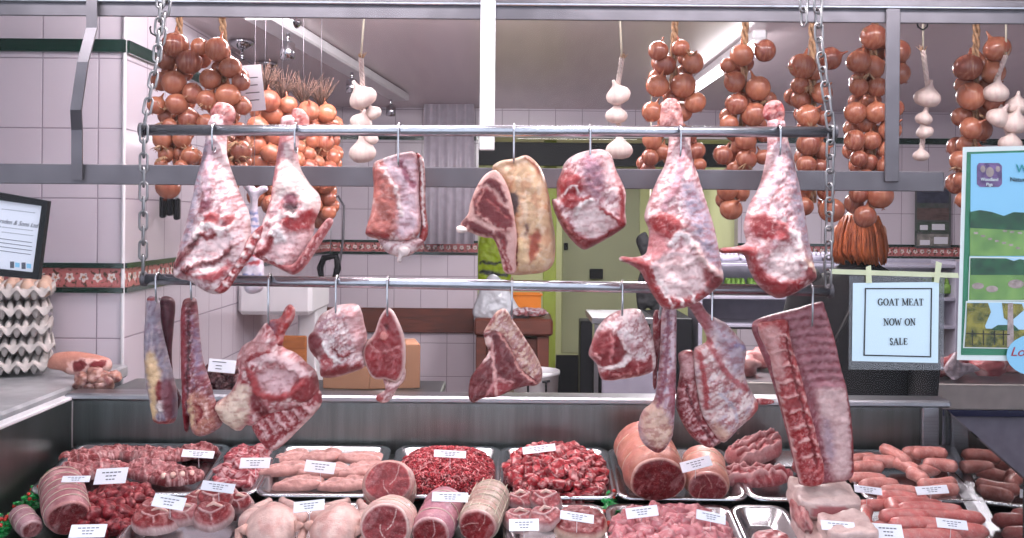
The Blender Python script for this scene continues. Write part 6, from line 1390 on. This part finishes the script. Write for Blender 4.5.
t = thing('bucket', 'white plastic bin with black clips inside the doorway', 'bin', P(536, 420, 6.4)); c = P(536, 370, 6.4)
b = MB(); r = .145; hgt = c.z
b.lathe([(r * .8, 0), (r * .82, .01), (r, hgt - .03), (r * 1.06, hgt - .025), (r * 1.06, hgt), (r * .98, hgt), (r * .94, hgt - .03), (r * .76, .03)], (c.x, 6.4, 0), 28); b.out('bin_body', M['white'], t, smooth=True)
for x in (528, 546): MB().tube([P(x - 4, 382, 6.235), P(x + 4, 381, 6.235)], .008, 6).out('clip', M['blackp'], t); MB().tube([P(x, 382, 6.235), P(x, 392, 6.24)], .007, 6).out('clip', M['blackp'], t)
# hi-vis clothes hanging and dark clothes
t = thing('hanging_jacket', 'lime high visibility jacket hanging in the back room', 'jacket', P(492, 232, 8.2))
q = P(494, 234, 8.2); MB().tube([q, Vector((q.x, 8.2, CEIL))], .006, 6).out('hanging_cord', M['cord'], t)
U, H, fs, C = relief([(480, 238), (488, 230), (500, 230), (510, 240), (512, 262), (508, 290), (494, 300), (482, 294), (476, 270)], sp=1.3, tf=.10, tb=.06, R=10, base=rgb(170, 200, 50), marb=0, seed=440, lump=.06, lscale=7, strokes=[([(480, 262), (510, 264)], 1.6, rgb(60, 66, 50), 0), ([(482, 272), (505, 275)], 2.5, rgb(40, 44, 50), 0)])
mk('jacket_cloth', [(P(x, y, 8.2).x, 8.2 + h, P(x, y, 8.2).z) for (x, y), h in zip(U, H)], [tuple(reversed(f)) for f in fs], M['meat'], t, tint=C)
t = thing('hanging_apron', 'black apron bundle hanging before the green door', 'apron', P(650, 235, 6.2))
U, H, fs, C = relief([(636, 240), (645, 232), (650, 238), (662, 236), (664, 260), (668, 300), (660, 318), (648, 308), (640, 316), (636, 290), (642, 262)], sp=1.5, tf=.05, tb=.04, R=8, base=rgb(34, 32, 38), marb=0, seed=450, lump=.03, lscale=7)
mk('apron_cloth', [(P(x, y, 6.2).x, 6.2 + h, P(x, y, 6.2).z) for (x, y), h in zip(U, H)], [tuple(reversed(f)) for f in fs], M['coat'], t)
q = P(650, 238, 6.2); MB().tube([q, Vector((q.x, 6.2, CEIL))], .005, 6).out('hanging_cord', M['cord'], t)
t = thing('side_table', 'steel table with a lilac-grey panel by the doorway', 'table', P(620, 400, 5.6))
slab_px('table_top', 592, 318, 655, 324, 5.6, .5, M['steel'], t); slab_px('panel', 602, 372, 660, 420, 5.2, .03, M['greyplastic'], t)
for x in (594, 650): slab_px('leg', x, 324, x + 4, 505, 5.62, .03, M['steel'], t)
boxthing('waste_box', 'tall black box beside the steel table', 'box', 580, 321, 592, 446, 7.0, .2, 'blackp')
boxthing('chest_freezer', 'black fronted cabinet behind the long shank', 'cabinet', 655, 318, 692, 480, 5.6, .5, 'blackp')

# shelf with green egg cartons and blue-white rows
t = thing('wall_shelf', 'white shelf unit carrying green egg cartons behind the woman', 'shelf', P(800, 300, 5.6))
for y in (264, 297, 325): slab_px('shelf_board', 700, y, 955, y + 3, 5.6, .32, M['greyplastic'], t)
slab_px('shelf_back', 700, 258, 955, 330, 5.95, .02, M['greyplastic'], t)
for x in (698, 955): slab_px('shelf_side', x, 262, x + 4, 480, 5.6, .34, M['greyplastic'], t)
def carton_mesh(mat, lab, n, y, x0, dx, w, h, nm):
    proto = None
    for i in range(n):
        c = P(x0 + i * dx, y, 5.72)
        if proto is None:
            b = MB(); b.box((0, 0, h * .3), (w, .12, h * .6), bev=.008)
            for u in range(4):
                for v in range(2): b.ell(((u - 1.5) * w / 4.2, (v - .5) * .055, h * .62), (w / 9, .024, h * .36), 10, 6)
            o = proto = b.out(nm, mat, local=True, smooth=True)
        else: o = proto.copy(); COL.objects.link(o)
        o.location = (c.x, c.y, c.z); props(o, lab, 'egg carton', lab)
carton_mesh(M['greencart'], 'green egg carton in the lower row on the shelf by the woman', 11, 293, 712, 22.5, .115, .09, 'egg_carton')
carton_mesh(M['greyplastic'], 'small bluish egg carton in the upper row on the shelf by the woman', 8, 261, 708, 20.5, .105, .055, 'egg_carton')
# poster on the far wall by the woman
t = thing('farm_leaflet', 'small dark animal poster on the tiled wall right of the post', 'poster', P(931, 218, 7.48))
slab_px('sheet', 915, 188, 951, 248, 7.46, .006, flat('leaflet_print', rgb(96, 92, 96), .6, 0, .3, 26, c2=rgb(60, 74, 64)), t)
for x0, y0, x1, y1, m_ in ((917, 190, 949, 203, rgb(70, 72, 92)), (917, 208, 949, 220, rgb(110, 88, 84)), (917, 222, 949, 232, rgb(80, 96, 84)), (917, 234, 949, 246, rgb(150, 146, 140))):
    slab_px('picture', x0, y0, x1, y1, 7.455, .004, flat('leaflet_picture', m_, .6, 0, .35, 30, c2=tuple(v * .5 for v in m_)), t)
for x0, y0, x1, y1 in ((932, 224, 945, 230), (920, 225, 928, 230), (934, 237, 948, 244), (920, 240, 930, 245)): slab_px('picture', x0, y0, x1, y1, 7.45, .004, M['card'], t)
# second counter on the right
t = thing('second_counter', 'further display counter with a beige front and navy line', 'display counter', P(960, 400, 4.3))
x0, x1 = P(735, 395, 4.25).x, XR - .02; zc = P(900, 383, 4.25).z
MB().box(((x0 + x1) / 2, 4.55, zc - .01), (x1 - x0, .62, .02), bev=.005).out('deck', M['steel'], t)
MB().box(((x0 + x1) / 2, 4.25, zc - .055), (x1 - x0, .02, .11), bev=.005).out('fascia', M['linen'], t)
MB().box(((x0 + x1) / 2, 4.26, zc - .125), (x1 - x0, .02, .03), bev=.003).out('navy_line', M['bluestripe'], t)
MB().box(((x0 + x1) / 2, 4.57, (zc - .14) / 2), (x1 - x0 - .02, .56, zc - .15), bev=.005).out('base', M['greyplastic'], t)
random.seed(5)
for i, (px, dy_, lab) in enumerate(((742, 0, 'between the shoulder joint and the rib rack'), (760, .18, 'just behind the rib rack edge'), (722, .2, 'showing past the shoulder joint'), (903, 0, 'beside the coat hem'), (926, .16, 'under the long tilted ticket'), (946, 0, 'under the corner of the sale notice'),
        (968, .15, 'below the farm poster corner'), (988, 0, 'below the farm poster, nearer edge'), (1008, .17, 'below the round sticker'), (912, .24, 'at the back by the coat'))):
    Yv = 4.42 + dy_; c = P(px, 380, Yv)
    o = lumpbody('meat_piece', (.075, .07, .045), None, 3, .22, 1.5, 100 + i, random.choice([rgb(150, 70, 74), rgb(120, 40, 48), rgb(176, 110, 108), rgb(110, 60, 50)]), [(rgb(214, 176, 172), 1.6, .12, .8)], .5)
    o.location = (c.x, Yv, zc + .05); props(o, 'marbled meat piece on the further counter, ' + lab, 'meat piece', 'meat on the further counter')
t2 = thing('crumpled_paper', 'crumpled grey paper on the further counter under the farm poster', 'paper', (P(957, 372, 4.34).x, 4.34, zc + .09))
U, H, fs, C = relief([(944, 368), (950, 358), (956, 352), (960, 362), (972, 364), (980, 370), (966, 374), (956, 380), (948, 376)], sp=1.2, tf=.03, tb=.02, R=6, base=rgb(150, 140, 146), marb=0, seed=470, lump=.02, lscale=5)
mk('paper_sheet', [(P(x, y, 4.3).x, 4.3 + h, P(x, y, 4.3).z) for (x, y), h in zip(U, H)], [tuple(reversed(f)) for f in fs], M['meat'], t2, tint=C)
def lying_ticket(px, py, Y, W, D_, rz, lab, up=.06):
    c = P(px, py, Y); t = thing('price_ticket', lab, 'price ticket', (c.x, Y, zc + up)); o = MB().box((0, 0, 0), (W, D_, .002), bev=.0005).out('card', M['card'], t, local=True); o.rotation_euler = (.5, 0, rz)
lying_ticket(928, 376, 4.36, .13, .05, .25, 'long tilted white ticket on the further counter'); lying_ticket(700, 360, 4.36, .09, .04, -.1, 'white ticket showing past the long shank', .016)
# ---------------------------------------------------------------- notices at the window
YSG = 2.172
def text(s, px, py, hpx, mat, parent, Y, bold=0, font_sx=1.0, align='CENTER', shear=0, name='lettering'):
    cu = bpy.data.curves.new(name, 'FONT'); cu.body = s; cu.size = hpx / F * Y * 1.42; cu.align_x = align; cu.align_y = 'CENTER'; cu.extrude = .0003; cu.offset = bold; cu.shear = shear
    o = bpy.data.objects.new(name, cu); COL.objects.link(o)
    me = bpy.data.meshes.new_from_object(o); bpy.data.objects.remove(o); bpy.data.curves.remove(cu)
    o = bpy.data.objects.new(name, me); COL.objects.link(o); me.materials.append(mat); o.parent = parent
    o.location = P(px, py, Y) - parent.location; o.rotation_euler = (PI / 2, ROLL * -1 * -1, 0); o.scale = (font_sx, 1, 1)
    return o
M['sheet_blue'] = flat('pale_blue_paper', rgb(216, 236, 246), .5, 0, .01, 6)
t = thing('sale_notice', 'white notice reading GOAT MEAT NOW ON SALE in a clear sleeve', 'notice', P(896, 320, YSG))
slab_px('clear_sleeve', 849, 276, 944, 370, YSG - .002, .001, M['sleeve'], t, bev=0)
def quad_px(name, pts, Y, th, mat, parent):
    p = [P(x, y, Y) for x, y in pts]; q_ = [v + Vector((0, th, 0)) for v in p]; b = MB(); n = len(p)
    b.add(p + q_, [tuple(range(n - 1, -1, -1)), tuple(range(n, 2 * n))] + [(i, (i + 1) % n, n + (i + 1) % n, n + i) for i in range(n)]); return b.out(name, mat, parent)
quad_px('paper', [(853, 283), (939, 282), (938, 363), (852, 361)], YSG - .005, .001, M['sheet_blue'], t)
for pts in ([(865, 288), (932, 288), (932, 289.2), (865, 289.2)], [(863.5, 354.6), (931, 356.2), (931, 357.4), (863.5, 355.8)], [(865, 288), (866.2, 288), (864.8, 355.5), (863.5, 355.5)], [(931, 288), (932.2, 288), (931.2, 357), (930, 357)]):
    quad_px('border_line', pts, YSG - .0065, .0005, M['black'], t)
def serif_letters(s, px, py, h, parent, Y, pitch=None):
    """bold roman capitals from strokes: stems, thin strokes and slab serifs"""
    G = {'G': [('arc', .5, .5, .42, .5, 40, 320), ('v', .82, .05, .45), ('s', .82, .45)], 'O': [('arc', .5, .5, .44, .5, 0, 360)],
         'A': [('l', .08, 0, .48, 1, .07), ('l', .48, 1, .9, 0, .17), ('l', .24, .34, .74, .34, .06), ('s', .08, 0), ('s', .9, 0)],
         'T': [('v', .5, 0, 1), ('l', .04, .97, .96, .97, .07), ('l', .05, .97, .05, .75, .05), ('l', .95, .97, .95, .75, .05), ('s', .5, 0)],
         'M': [('l', .1, 0, .12, 1, .07), ('l', .12, 1, .5, .06, .16), ('l', .5, .06, .88, 1, .06), ('v', .88, 0, 1), ('s', .1, 0), ('s', .88, 0), ('s', .08, 1), ('s', .92, 1)],
         'E': [('v', .2, 0, 1), ('l', .1, .97, .85, .97, .07), ('l', .1, .03, .88, .03, .07), ('l', .2, .52, .6, .52, .07), ('l', .85, .97, .85, .76, .05), ('l', .88, .03, .88, .26, .05), ('l', .6, .4, .6, .64, .05)],
         'N': [('l', .14, 0, .14, 1, .07), ('l', .14, 1, .84, .02, .17), ('l', .84, 0, .84, 1, .07), ('s', .14, 0), ('s', .08, 1), ('s', .84, 1)],
         'W': [('l', .04, 1, .3, 0, .15), ('l', .3, 0, .5, .85, .06), ('l', .48, .85, .72, 0, .15), ('l', .72, 0, .96, 1, .06), ('s', .04, 1), ('s', .96, 1)],
         'S': [('p', [(.82, .78), (.7, .96), (.4, 1), (.2, .84), (.26, .64), (.5, .52), (.76, .4), (.82, .2), (.62, .01), (.32, .01), (.16, .22)], .13)],
         'L': [('v', .25, 0, 1), ('l', .12, .03, .85, .03, .07), ('l', .85, .03, .85, .3, .05), ('s', .25, 1)]}
    wd = {'M': 1.0, 'W': 1.05, ' ': .4, 'O': .82, 'G': .82, 'N': .8, 'A': .8, 'T': .7, 'E': .68, 'S': .58, 'L': .66}
    b = MB(); tot = sum(wd[c] * h * 1.04 for c in s); x = px - tot / 2
    def seg(x0, y0, x1, y1, w_):
        d = Vector((x1 - x0, y1 - y0, 0)); 
        if d.length < 1e-6: return
        n = Vector((-d.y, d.x, 0)).normalized() * w_ / 2
        q = [(x0 + n.x, y0 + n.y), (x1 + n.x, y1 + n.y), (x1 - n.x, y1 - n.y), (x0 - n.x, y0 - n.y)]
        v = [P(a, c, Y) for a, c in q]; v += [p + Vector((0, .0004, 0)) for p in v]
        b.add(v, [(0, 1, 2, 3), (7, 6, 5, 4), (0, 4, 5, 1), (1, 5, 6, 2), (2, 6, 7, 3), (3, 7, 4, 0)])
    for c in s:
        W = wd[c] * h * 1.04
        fx = lambda a: x + a * W * .88; fy = lambda a: py + h / 2 - a * h
        for k in G.get(c, []):
            if k[0] == 'v': seg(fx(k[1]), fy(k[2]), fx(k[1]), fy(k[3]), h * .17)
            elif k[0] == 'l': seg(fx(k[1]), fy(k[2]), fx(k[3]), fy(k[4]), h * k[5])
            elif k[0] == 's': seg(fx(k[1]) - h * .16, fy(k[2]), fx(k[1]) + h * .16, fy(k[2]), h * .07)
            elif k[0] == 'arc':
                N_ = 18; A_ = [math.radians(k[5] + (k[6] - k[5]) * i / N_) for i in range(N_ + 1)]
                for a0, a1 in zip(A_[:-1], A_[1:]): seg(fx(k[1] + k[3] * math.cos(a0)), fy(k[2] + k[4] * math.sin(a0)), fx(k[1] + k[3] * math.cos(a1)), fy(k[2] + k[4] * math.sin(a1)), h * (.08 + .10 * abs(math.cos((a0 + a1) / 2))))
            elif k[0] == 'p':
                for a0, a1 in zip(k[1][:-1], k[1][1:]): seg(fx(a0[0]), fy(a0[1]), fx(a1[0]), fy(a1[1]), h * k[2])
        x += W
    return b.out('lettering', M['black'], parent)
serif_letters('GOAT MEAT', 901, 302, 6.6, t, YSG - .0068); serif_letters('NOW ON', 900, 322, 6.6, t, YSG - .0068); serif_letters('SALE', 899, 341.5, 6.6, t, YSG - .0068)
quad_px('tape', [(832, 269), (958, 273), (959, 278), (832, 274)], YSG - .007, .0006, M['tape'], t)
quad_px('tape', [(866, 267), (871, 265), (872, 283), (866, 283)], YSG - .008, .0006, M['tape'], t); quad_px('tape', [(936, 261), (942, 263), (939, 283), (934, 282)], YSG - .008, .0006, M['tape'], t)
# farm poster
t = thing('farm_poster', 'green bordered blue farm poster with three field photographs', 'poster', P(1000, 360, YSG))
M['p_white'] = flat('poster_white', rgb(222, 230, 228), .4, 0, .01); M['p_green'] = flat('poster_green', rgb(50, 130, 96), .45, 0, .1, 30); M['p_blue'] = flat('poster_blue', rgb(140, 200, 232), .45, 0, .03, 4)
M['p_field'] = flat('poster_field', rgb(130, 168, 92), .5, 0, .2, 30, c2=rgb(100, 140, 76)); M['p_trees'] = flat('poster_trees', rgb(46, 98, 66), .5, 0, .3, 60, c2=rgb(24, 62, 44)); M['p_sky'] = flat('poster_sky', rgb(176, 214, 238), .5, 0, .02)
M['p_autumn'] = flat('poster_autumn', rgb(150, 140, 60), .5, 0, .3, 70, c2=rgb(60, 70, 36)); M['p_badge'] = flat('poster_badge', rgb(130, 100, 150), .5, 0, .3, 90, c2=rgb(80, 60, 100)); M['p_sheep'] = flat('poster_animal', rgb(180, 160, 156), .6, 0, .2, 90); M['p_teal'] = flat('poster_teal', rgb(48, 150, 160), .5)
E = 1075
quad_px('sheet', [(963, 147), (1068, 145), (E, 362), (957, 360)], YSG - .002, .001, M['p_white'], t)
quad_px('green_border', [(967, 152), (1068, 149), (E - 4, 356), (961, 355)], YSG - .003, .0008, M['p_green'], t)
quad_px('blue_panel', [(971, 154), (1068, 151), (E - 8, 262), (970, 262)], YSG - .004, .0008, M['p_blue'], t)
quad_px('hills', [(970, 212), (980, 210), (992, 212), (1004, 216), (1014, 212), (1030, 213), (1060, 215), (1060, 232), (970, 228)], YSG - .005, .0006, M['p_trees'], t)
quad_px('field', [(970, 226), (1060, 230), (1060, 256), (970, 256)], YSG - .0048, .0006, M['p_field'], t)
for x0, y0 in ((974, 232), (981, 235), (988, 238), (995, 240), (1002, 242), (1009, 244), (1016, 247), (1003, 230), (1010, 231), (1018, 232)): quad_px('hut', [(x0, y0), (x0 + 4, y0), (x0 + 4, y0 + 2), (x0, y0 + 2)], YSG - .0056, .0004, M['p_sheep'], t)
quad_px('photo_frame', [(969.5, 256.5), (1068, 258), (1068, 301), (968, 301)], YSG - .0052, .0006, M['p_white'], t)
quad_px('photo_field', [(970.5, 258), (1068, 259), (1068, 300), (969, 300)], YSG - .006, .0005, M['p_field'], t); quad_px('photo_trees', [(970.5, 258), (1068, 259), (1068, 275), (970.5, 275)], YSG - .0066, .0004, M['p_trees'], t)
quad_px('photo_sky', [(1005, 258), (1014, 261), (1020, 259), (1024, 260), (1028, 258.5)], YSG - .0070, .0003, M['p_sky'], t)
def disc_px(name, x, y, rx, ry, Y, mat, parent): return quad_px(name, [(x + rx * math.cos(2 * PI * i / 24), y + ry * math.sin(2 * PI * i / 24)) for i in range(24)], Y, .0004, mat, parent)
for x, y, r in ((978, 286, 6), (992, 289, 6), (1016, 284, 8)): disc_px('animal', x, y, r, r * .55, YSG - .0070, M['p_sheep'], t)
quad_px('photo_frame', [(966, 301), (1068, 302), (1068, 350), (963, 348)], YSG - .0052, .0006, M['p_white'], t)
quad_px('photo_sky', [(967, 302.5), (1068, 303), (1068, 348), (964.5, 347)], YSG - .006, .0004, M['p_sky'], t); quad_px('photo_ground', [(966, 328), (1068, 331), (1068, 349), (964.5, 347)], YSG - .0064, .0004, M['p_autumn'], t)
quad_px('photo_trees', [(967, 303), (988, 303), (991, 312), (985, 326), (988, 334), (966, 333)], YSG - .0068, .0003, M['p_autumn'], t); quad_px('photo_trees', [(1002, 303), (1022, 304), (1024, 310), (1010, 322), (1004, 318)], YSG - .0068, .0003, M['p_autumn'], t)
quad_px('barn', [(990, 330), (998, 325), (1014, 325), (1020, 331)], YSG - .0070, .0003, M['p_trees'], t); quad_px('trunk', [(1008, 303), (1013, 303), (1014, 347), (1007, 347)], YSG - .0071, .0003, M['p_sheep'], t)
quad_px('fence', [(966, 333), (1010, 334), (1010, 335), (966, 334)], YSG - .0072, .0003, M['black'], t)
for x in (972, 983, 994, 1003): quad_px('fence', [(x, 330), (x + 1, 330), (x + 1, 345), (x, 345)], YSG - .0072, .0003, M['black'], t)
quad_px('badge', [(979, 163), (999, 163), (1002, 166), (1002, 184), (999, 187), (980, 187), (977, 184), (977, 166)], YSG - .005, .0005, M['p_badge'], t)
for x, y, rx, ry in ((983, 169, 2.5, 3.5), (998, 169, 2.2, 3), (990, 172, 4, 5)): disc_px('badge_shape', x, y, rx, ry, YSG - .0056, M['p_sheep'], t)
text('Woodland', 989.5, 179.5, 3.2, M['p_white'], t, YSG - .006, .0001, .9); text('Pigs', 989.5, 184.5, 3.0, M['p_white'], t, YSG - .006, .0001)
text('W', 1022, 169, 8, M['p_teal'], t, YSG - .006, .0003); text('Natur', 1010, 179.5, 4.4, M['black'], t, YSG - .006, .0001, 1, 'LEFT')
disc_px('round_sticker', 1036, 355, 29.5, 21, YSG - .0085, M['p_blue'], t); text('Lo', 1010, 352, 9, flat('crimson_ink', rgb(170, 40, 60), .5), t, YSG - .0092, 0, 1.1, 'LEFT', .3)
# framed certificate
t = thing('framed_certificate', 'tilted black framed white certificate hanging over the egg trays', 'certificate', P(20, 235, 2.24))
a_, b_, c_, d_ = (-60, 182), (48, 201), (38, 279.5), (-66, 270)
fr4 = [a_, b_, c_, d_]; inn = [(-52, 193), (41.5, 206), (32.5, 272.5), (-58, 263)]
for i in range(4):
    j = (i + 1) % 4; quad_px('frame_side', [fr4[i], fr4[j], inn[j], inn[i]], 2.24, .016, M['blackp'], t)
quad_px('paper', inn, 2.248, .002, M['card'], t)
def cert(s, px, py, h, sl=.3, sx=1): o = text(s, px, py, h, M['print'], t, 2.2475, 0, sx, 'LEFT', sl); o.rotation_euler = (PI / 2, .125, 0)
cert('arsden & Sons Ltd', -3, 220.5, 4.6, .35, .85)
for k, (y, x0, x1) in enumerate(((211, 2, 36), (229, -4, 34), (234, 2, 34), (243, -5, 32), (247, -5, 32), (251, -5, 32), (255, -5, 31))):
    n_ = 12 if k < 3 else 1
    b = MB()
    for i in range(n_):
        xa = x0 + (x1 - x0) * i / n_; xb = xa + (x1 - x0) / n_ * (.6 if n_ > 1 else 1); p_ = P((xa + xb) / 2, y + (xa - 18) * .12, 2.2475); b.box(p_, ((xb - xa) / F * 2.24, .0006, .0013), Ry(.12))
    b.out('print', M['print'], t)
for x, y in ((12, 264.5), (23.5, 265.5)):
    quad_px('crest', [(x - 2, y - 3), (x + 2, y - 3), (x + 2, y + 3.5), (x - 2, y + 3.5)], 2.2472, .0004, M['print'], t); quad_px('crest', [(x + 3, y - 2), (x + 7.5, y - 1.5), (x + 7.5, y + 3), (x + 3, y + 2.5)], 2.2472, .0004, M['p_blue'], t)

# ================================================================== PERSON
YP = 3.72
hd = P(860, 236, YP)
t = thing('person', 'woman seen from behind in a long black coat with auburn hair', 'person', (hd.x, YP, 0))
X0 = hd.x; Hh = 1.64
def skin_body():
    me = bpy.data.meshes.new('body'); 
    J = [((0, 0, .93), .13), ((0, .01, 1.08), .12), ((0, .01, 1.25), .13), ((0, .01, 1.36), .11), ((0, .005, 1.43), .055), ((0, -.01, 1.50), .075), ((0, -.012, 1.57), .088), ((0, 0, 1.61), .06)]
    E_ = [(i, i + 1) for i in range(7)]
    V = [j[0] for j in J]; Rr = [j[1] for j in J]
    def chain_(par, pts):
        p = par
        for q, r in pts: V.append(q); Rr.append(r); E_.append((p, len(V) - 1)); p = len(V) - 1
        return p
    for s in (-1, 1):
        chain_(0, [((s * .09, 0, .86), .095), ((s * .10, -.01, .48), .060), ((s * .10, .02, .10), .038), ((s * .10, -.04, .045), .036), ((s * .105, -.12, .03), .03)])
        w_ = chain_(3, [((s * .17, .01, 1.34), .055), ((s * .21, .02, 1.08), .042), ((s * .20, -.10, .90), .030), ((s * .19, -.15, .87), .028), ((s * .185, -.19, .85), .026)])
        for k in range(4): chain_(w_, [((s * (.165 + .014 * k), -.215, .845), .0095), ((s * (.163 + .014 * k), -.245, .825 + .003 * abs(k - 1.5)), .0085), ((s * (.163 + .014 * k), -.255, .800), .0075)])
        chain_(w_ - 1, [((s * .158, -.17, .86), .011), ((s * .145, -.195, .845), .009)])
    me.from_pydata(V, E_, []); o = bpy.data.objects.new('body', me); COL.objects.link(o); o.parent = t
    o.modifiers.new('skin', 'SKIN'); 
    me.skin_vertices[0].data[0].use_root = True
    for i, r in enumerate(Rr): me.skin_vertices[0].data[i].radius = (r, r * (.75 if i in (1, 2, 3) else 1))
    sd = o.modifiers.new('sub', 'SUBSURF'); sd.levels = 2; sd.render_levels = 2
    dg = bpy.context.evaluated_depsgraph_get(); m2 = bpy.data.meshes.new_from_object(o.evaluated_get(dg)); o.modifiers.clear(); o.data = m2; m2.materials.clear(); m2.materials.append(M['skin'])
    m2.polygons.foreach_set('use_smooth', [True] * len(m2.polygons))
skin_body()
# face (turned away): nose, lips, eyes, ears
MB().ell((0, .088, 1.545), (.012, .02, .022), 10, 8).out('nose', M['skin'], t, smooth=True, local=True)
for s in (-1, 1):
    MB().ell((s * .032, .072, 1.57), (.012, .01, .008), 10, 6).out('eye', M['white'], t, smooth=True, local=True)
    MB().ell((s * .082, .0, 1.555), (.012, .018, .030), 10, 8).out('ear', M['skin'], t, smooth=True, local=True)
MB().ell((0, .078, 1.51), (.022, .01, .007), 10, 6).out('mouth', flat('lips', rgb(170, 80, 80), .5), t, smooth=True, local=True)
# hair: full bob, wider at the bottom
v, f = ICO[4]; vs = []
for p in v:
    x, y, z = p; lobe = 1 + .30 * max(-z, 0) ** 1.0
    n_ = noise.fractal(Vector((x * 3, y * 3, z * .9)), 1, 2, 3) * .10 + .03 * math.sin(math.atan2(y, x) * 14 + z * 3)
    vs.append((x * .080 * lobe * (1 + n_), y * .090 * lobe * (1 + n_) - .012, z * .095 * (1 + n_ * .7) + 1.55))
mk('hair', vs, f, M['hair'], t, local=True)
b = MB()
for i in range(90):
    a = random.uniform(PI * .9, PI * 2.1); r = random.uniform(.088, .108)
    p0 = Vector((math.cos(a) * r * .6, math.sin(a) * r * .66 - .012, 1.62)); 
    b.tube([p0, Vector((math.cos(a) * r * .84, math.sin(a) * r * .9 - .012, 1.55)), Vector((math.cos(a) * r * .92, math.sin(a) * r * .98 - .014, 1.49)), Vector((math.cos(a + .2) * r * .86, math.sin(a) * r * .92 - .014, 1.448 + random.uniform(-.012, .014)))], [.004, .007, .008, .003], 6)
b.out('hair_strands', M['hair'], t, smooth=True, local=True)
# coat: lofted rings, sleeves part of it
rings = [(.30, .23, .16), (.60, .22, .15), (.85, .20, .145), (1.02, .17, .13), (1.18, .18, .135), (1.30, .205, .13), (1.365, .19, .115), (1.405, .13, .09), (1.435, .075, .07), (1.455, .06, .06)]
b = MB(); n = 40; vs = []; fs = []
for i, (z, rx_, ry_) in enumerate(rings):
    for k in range(n):
        a = 2 * PI * k / n; fold = 1 + .03 * math.sin(a * 9 + z * 3) * max(0, 1.1 - z)
        vs.append((rx_ * math.cos(a) * fold, ry_ * math.sin(a) * fold, z))
for i in range(len(rings) - 1):
    for k in range(n): fs.append((i * n + k, i * n + (k + 1) % n, (i + 1) * n + (k + 1) % n, (i + 1) * n + k))
fs.append(tuple(range(n - 1, -1, -1))); fs.append(tuple((len(rings) - 1) * n + k for k in range(n)))
b.add(vs, fs)
for s in (-1, 1): b.tube([(s * .12, .01, 1.37), (s * .185, .01, 1.33), (s * .215, .02, 1.2), (s * .225, .02, 1.08), (s * .215, -.05, .97), (s * .20, -.13, .88)], [.06, .075, .068, .062, .052, .048], 16)
o = b.out('coat', M['coat'], t, smooth=True, local=True)
b = MB(); b.tube([(.03, -.12, 1.44), (-.08, -.15, 1.2), (-.18, -.155, .98)], .006, 8); b.out('bag_strap', M['shoe'], t, smooth=True, local=True)
for s in (-1, 1):
    MB().tube([(s * .1, 0, .62), (s * .10, .01, .35), (s * .10, .02, .09)], [.085, .07, .06], 14).out('trouser_leg', M['coat'], t, smooth=True, local=True)
    MB().tube([(s * .1, .05, .045), (s * .1, -.02, .04), (s * .105, -.10, .035), (s * .106, -.15, .028)], [.04, .045, .042, .025], 12).out('shoe', M['shoe'], t, smooth=True, local=True)
t.rotation_euler = (0, 0, -.25)
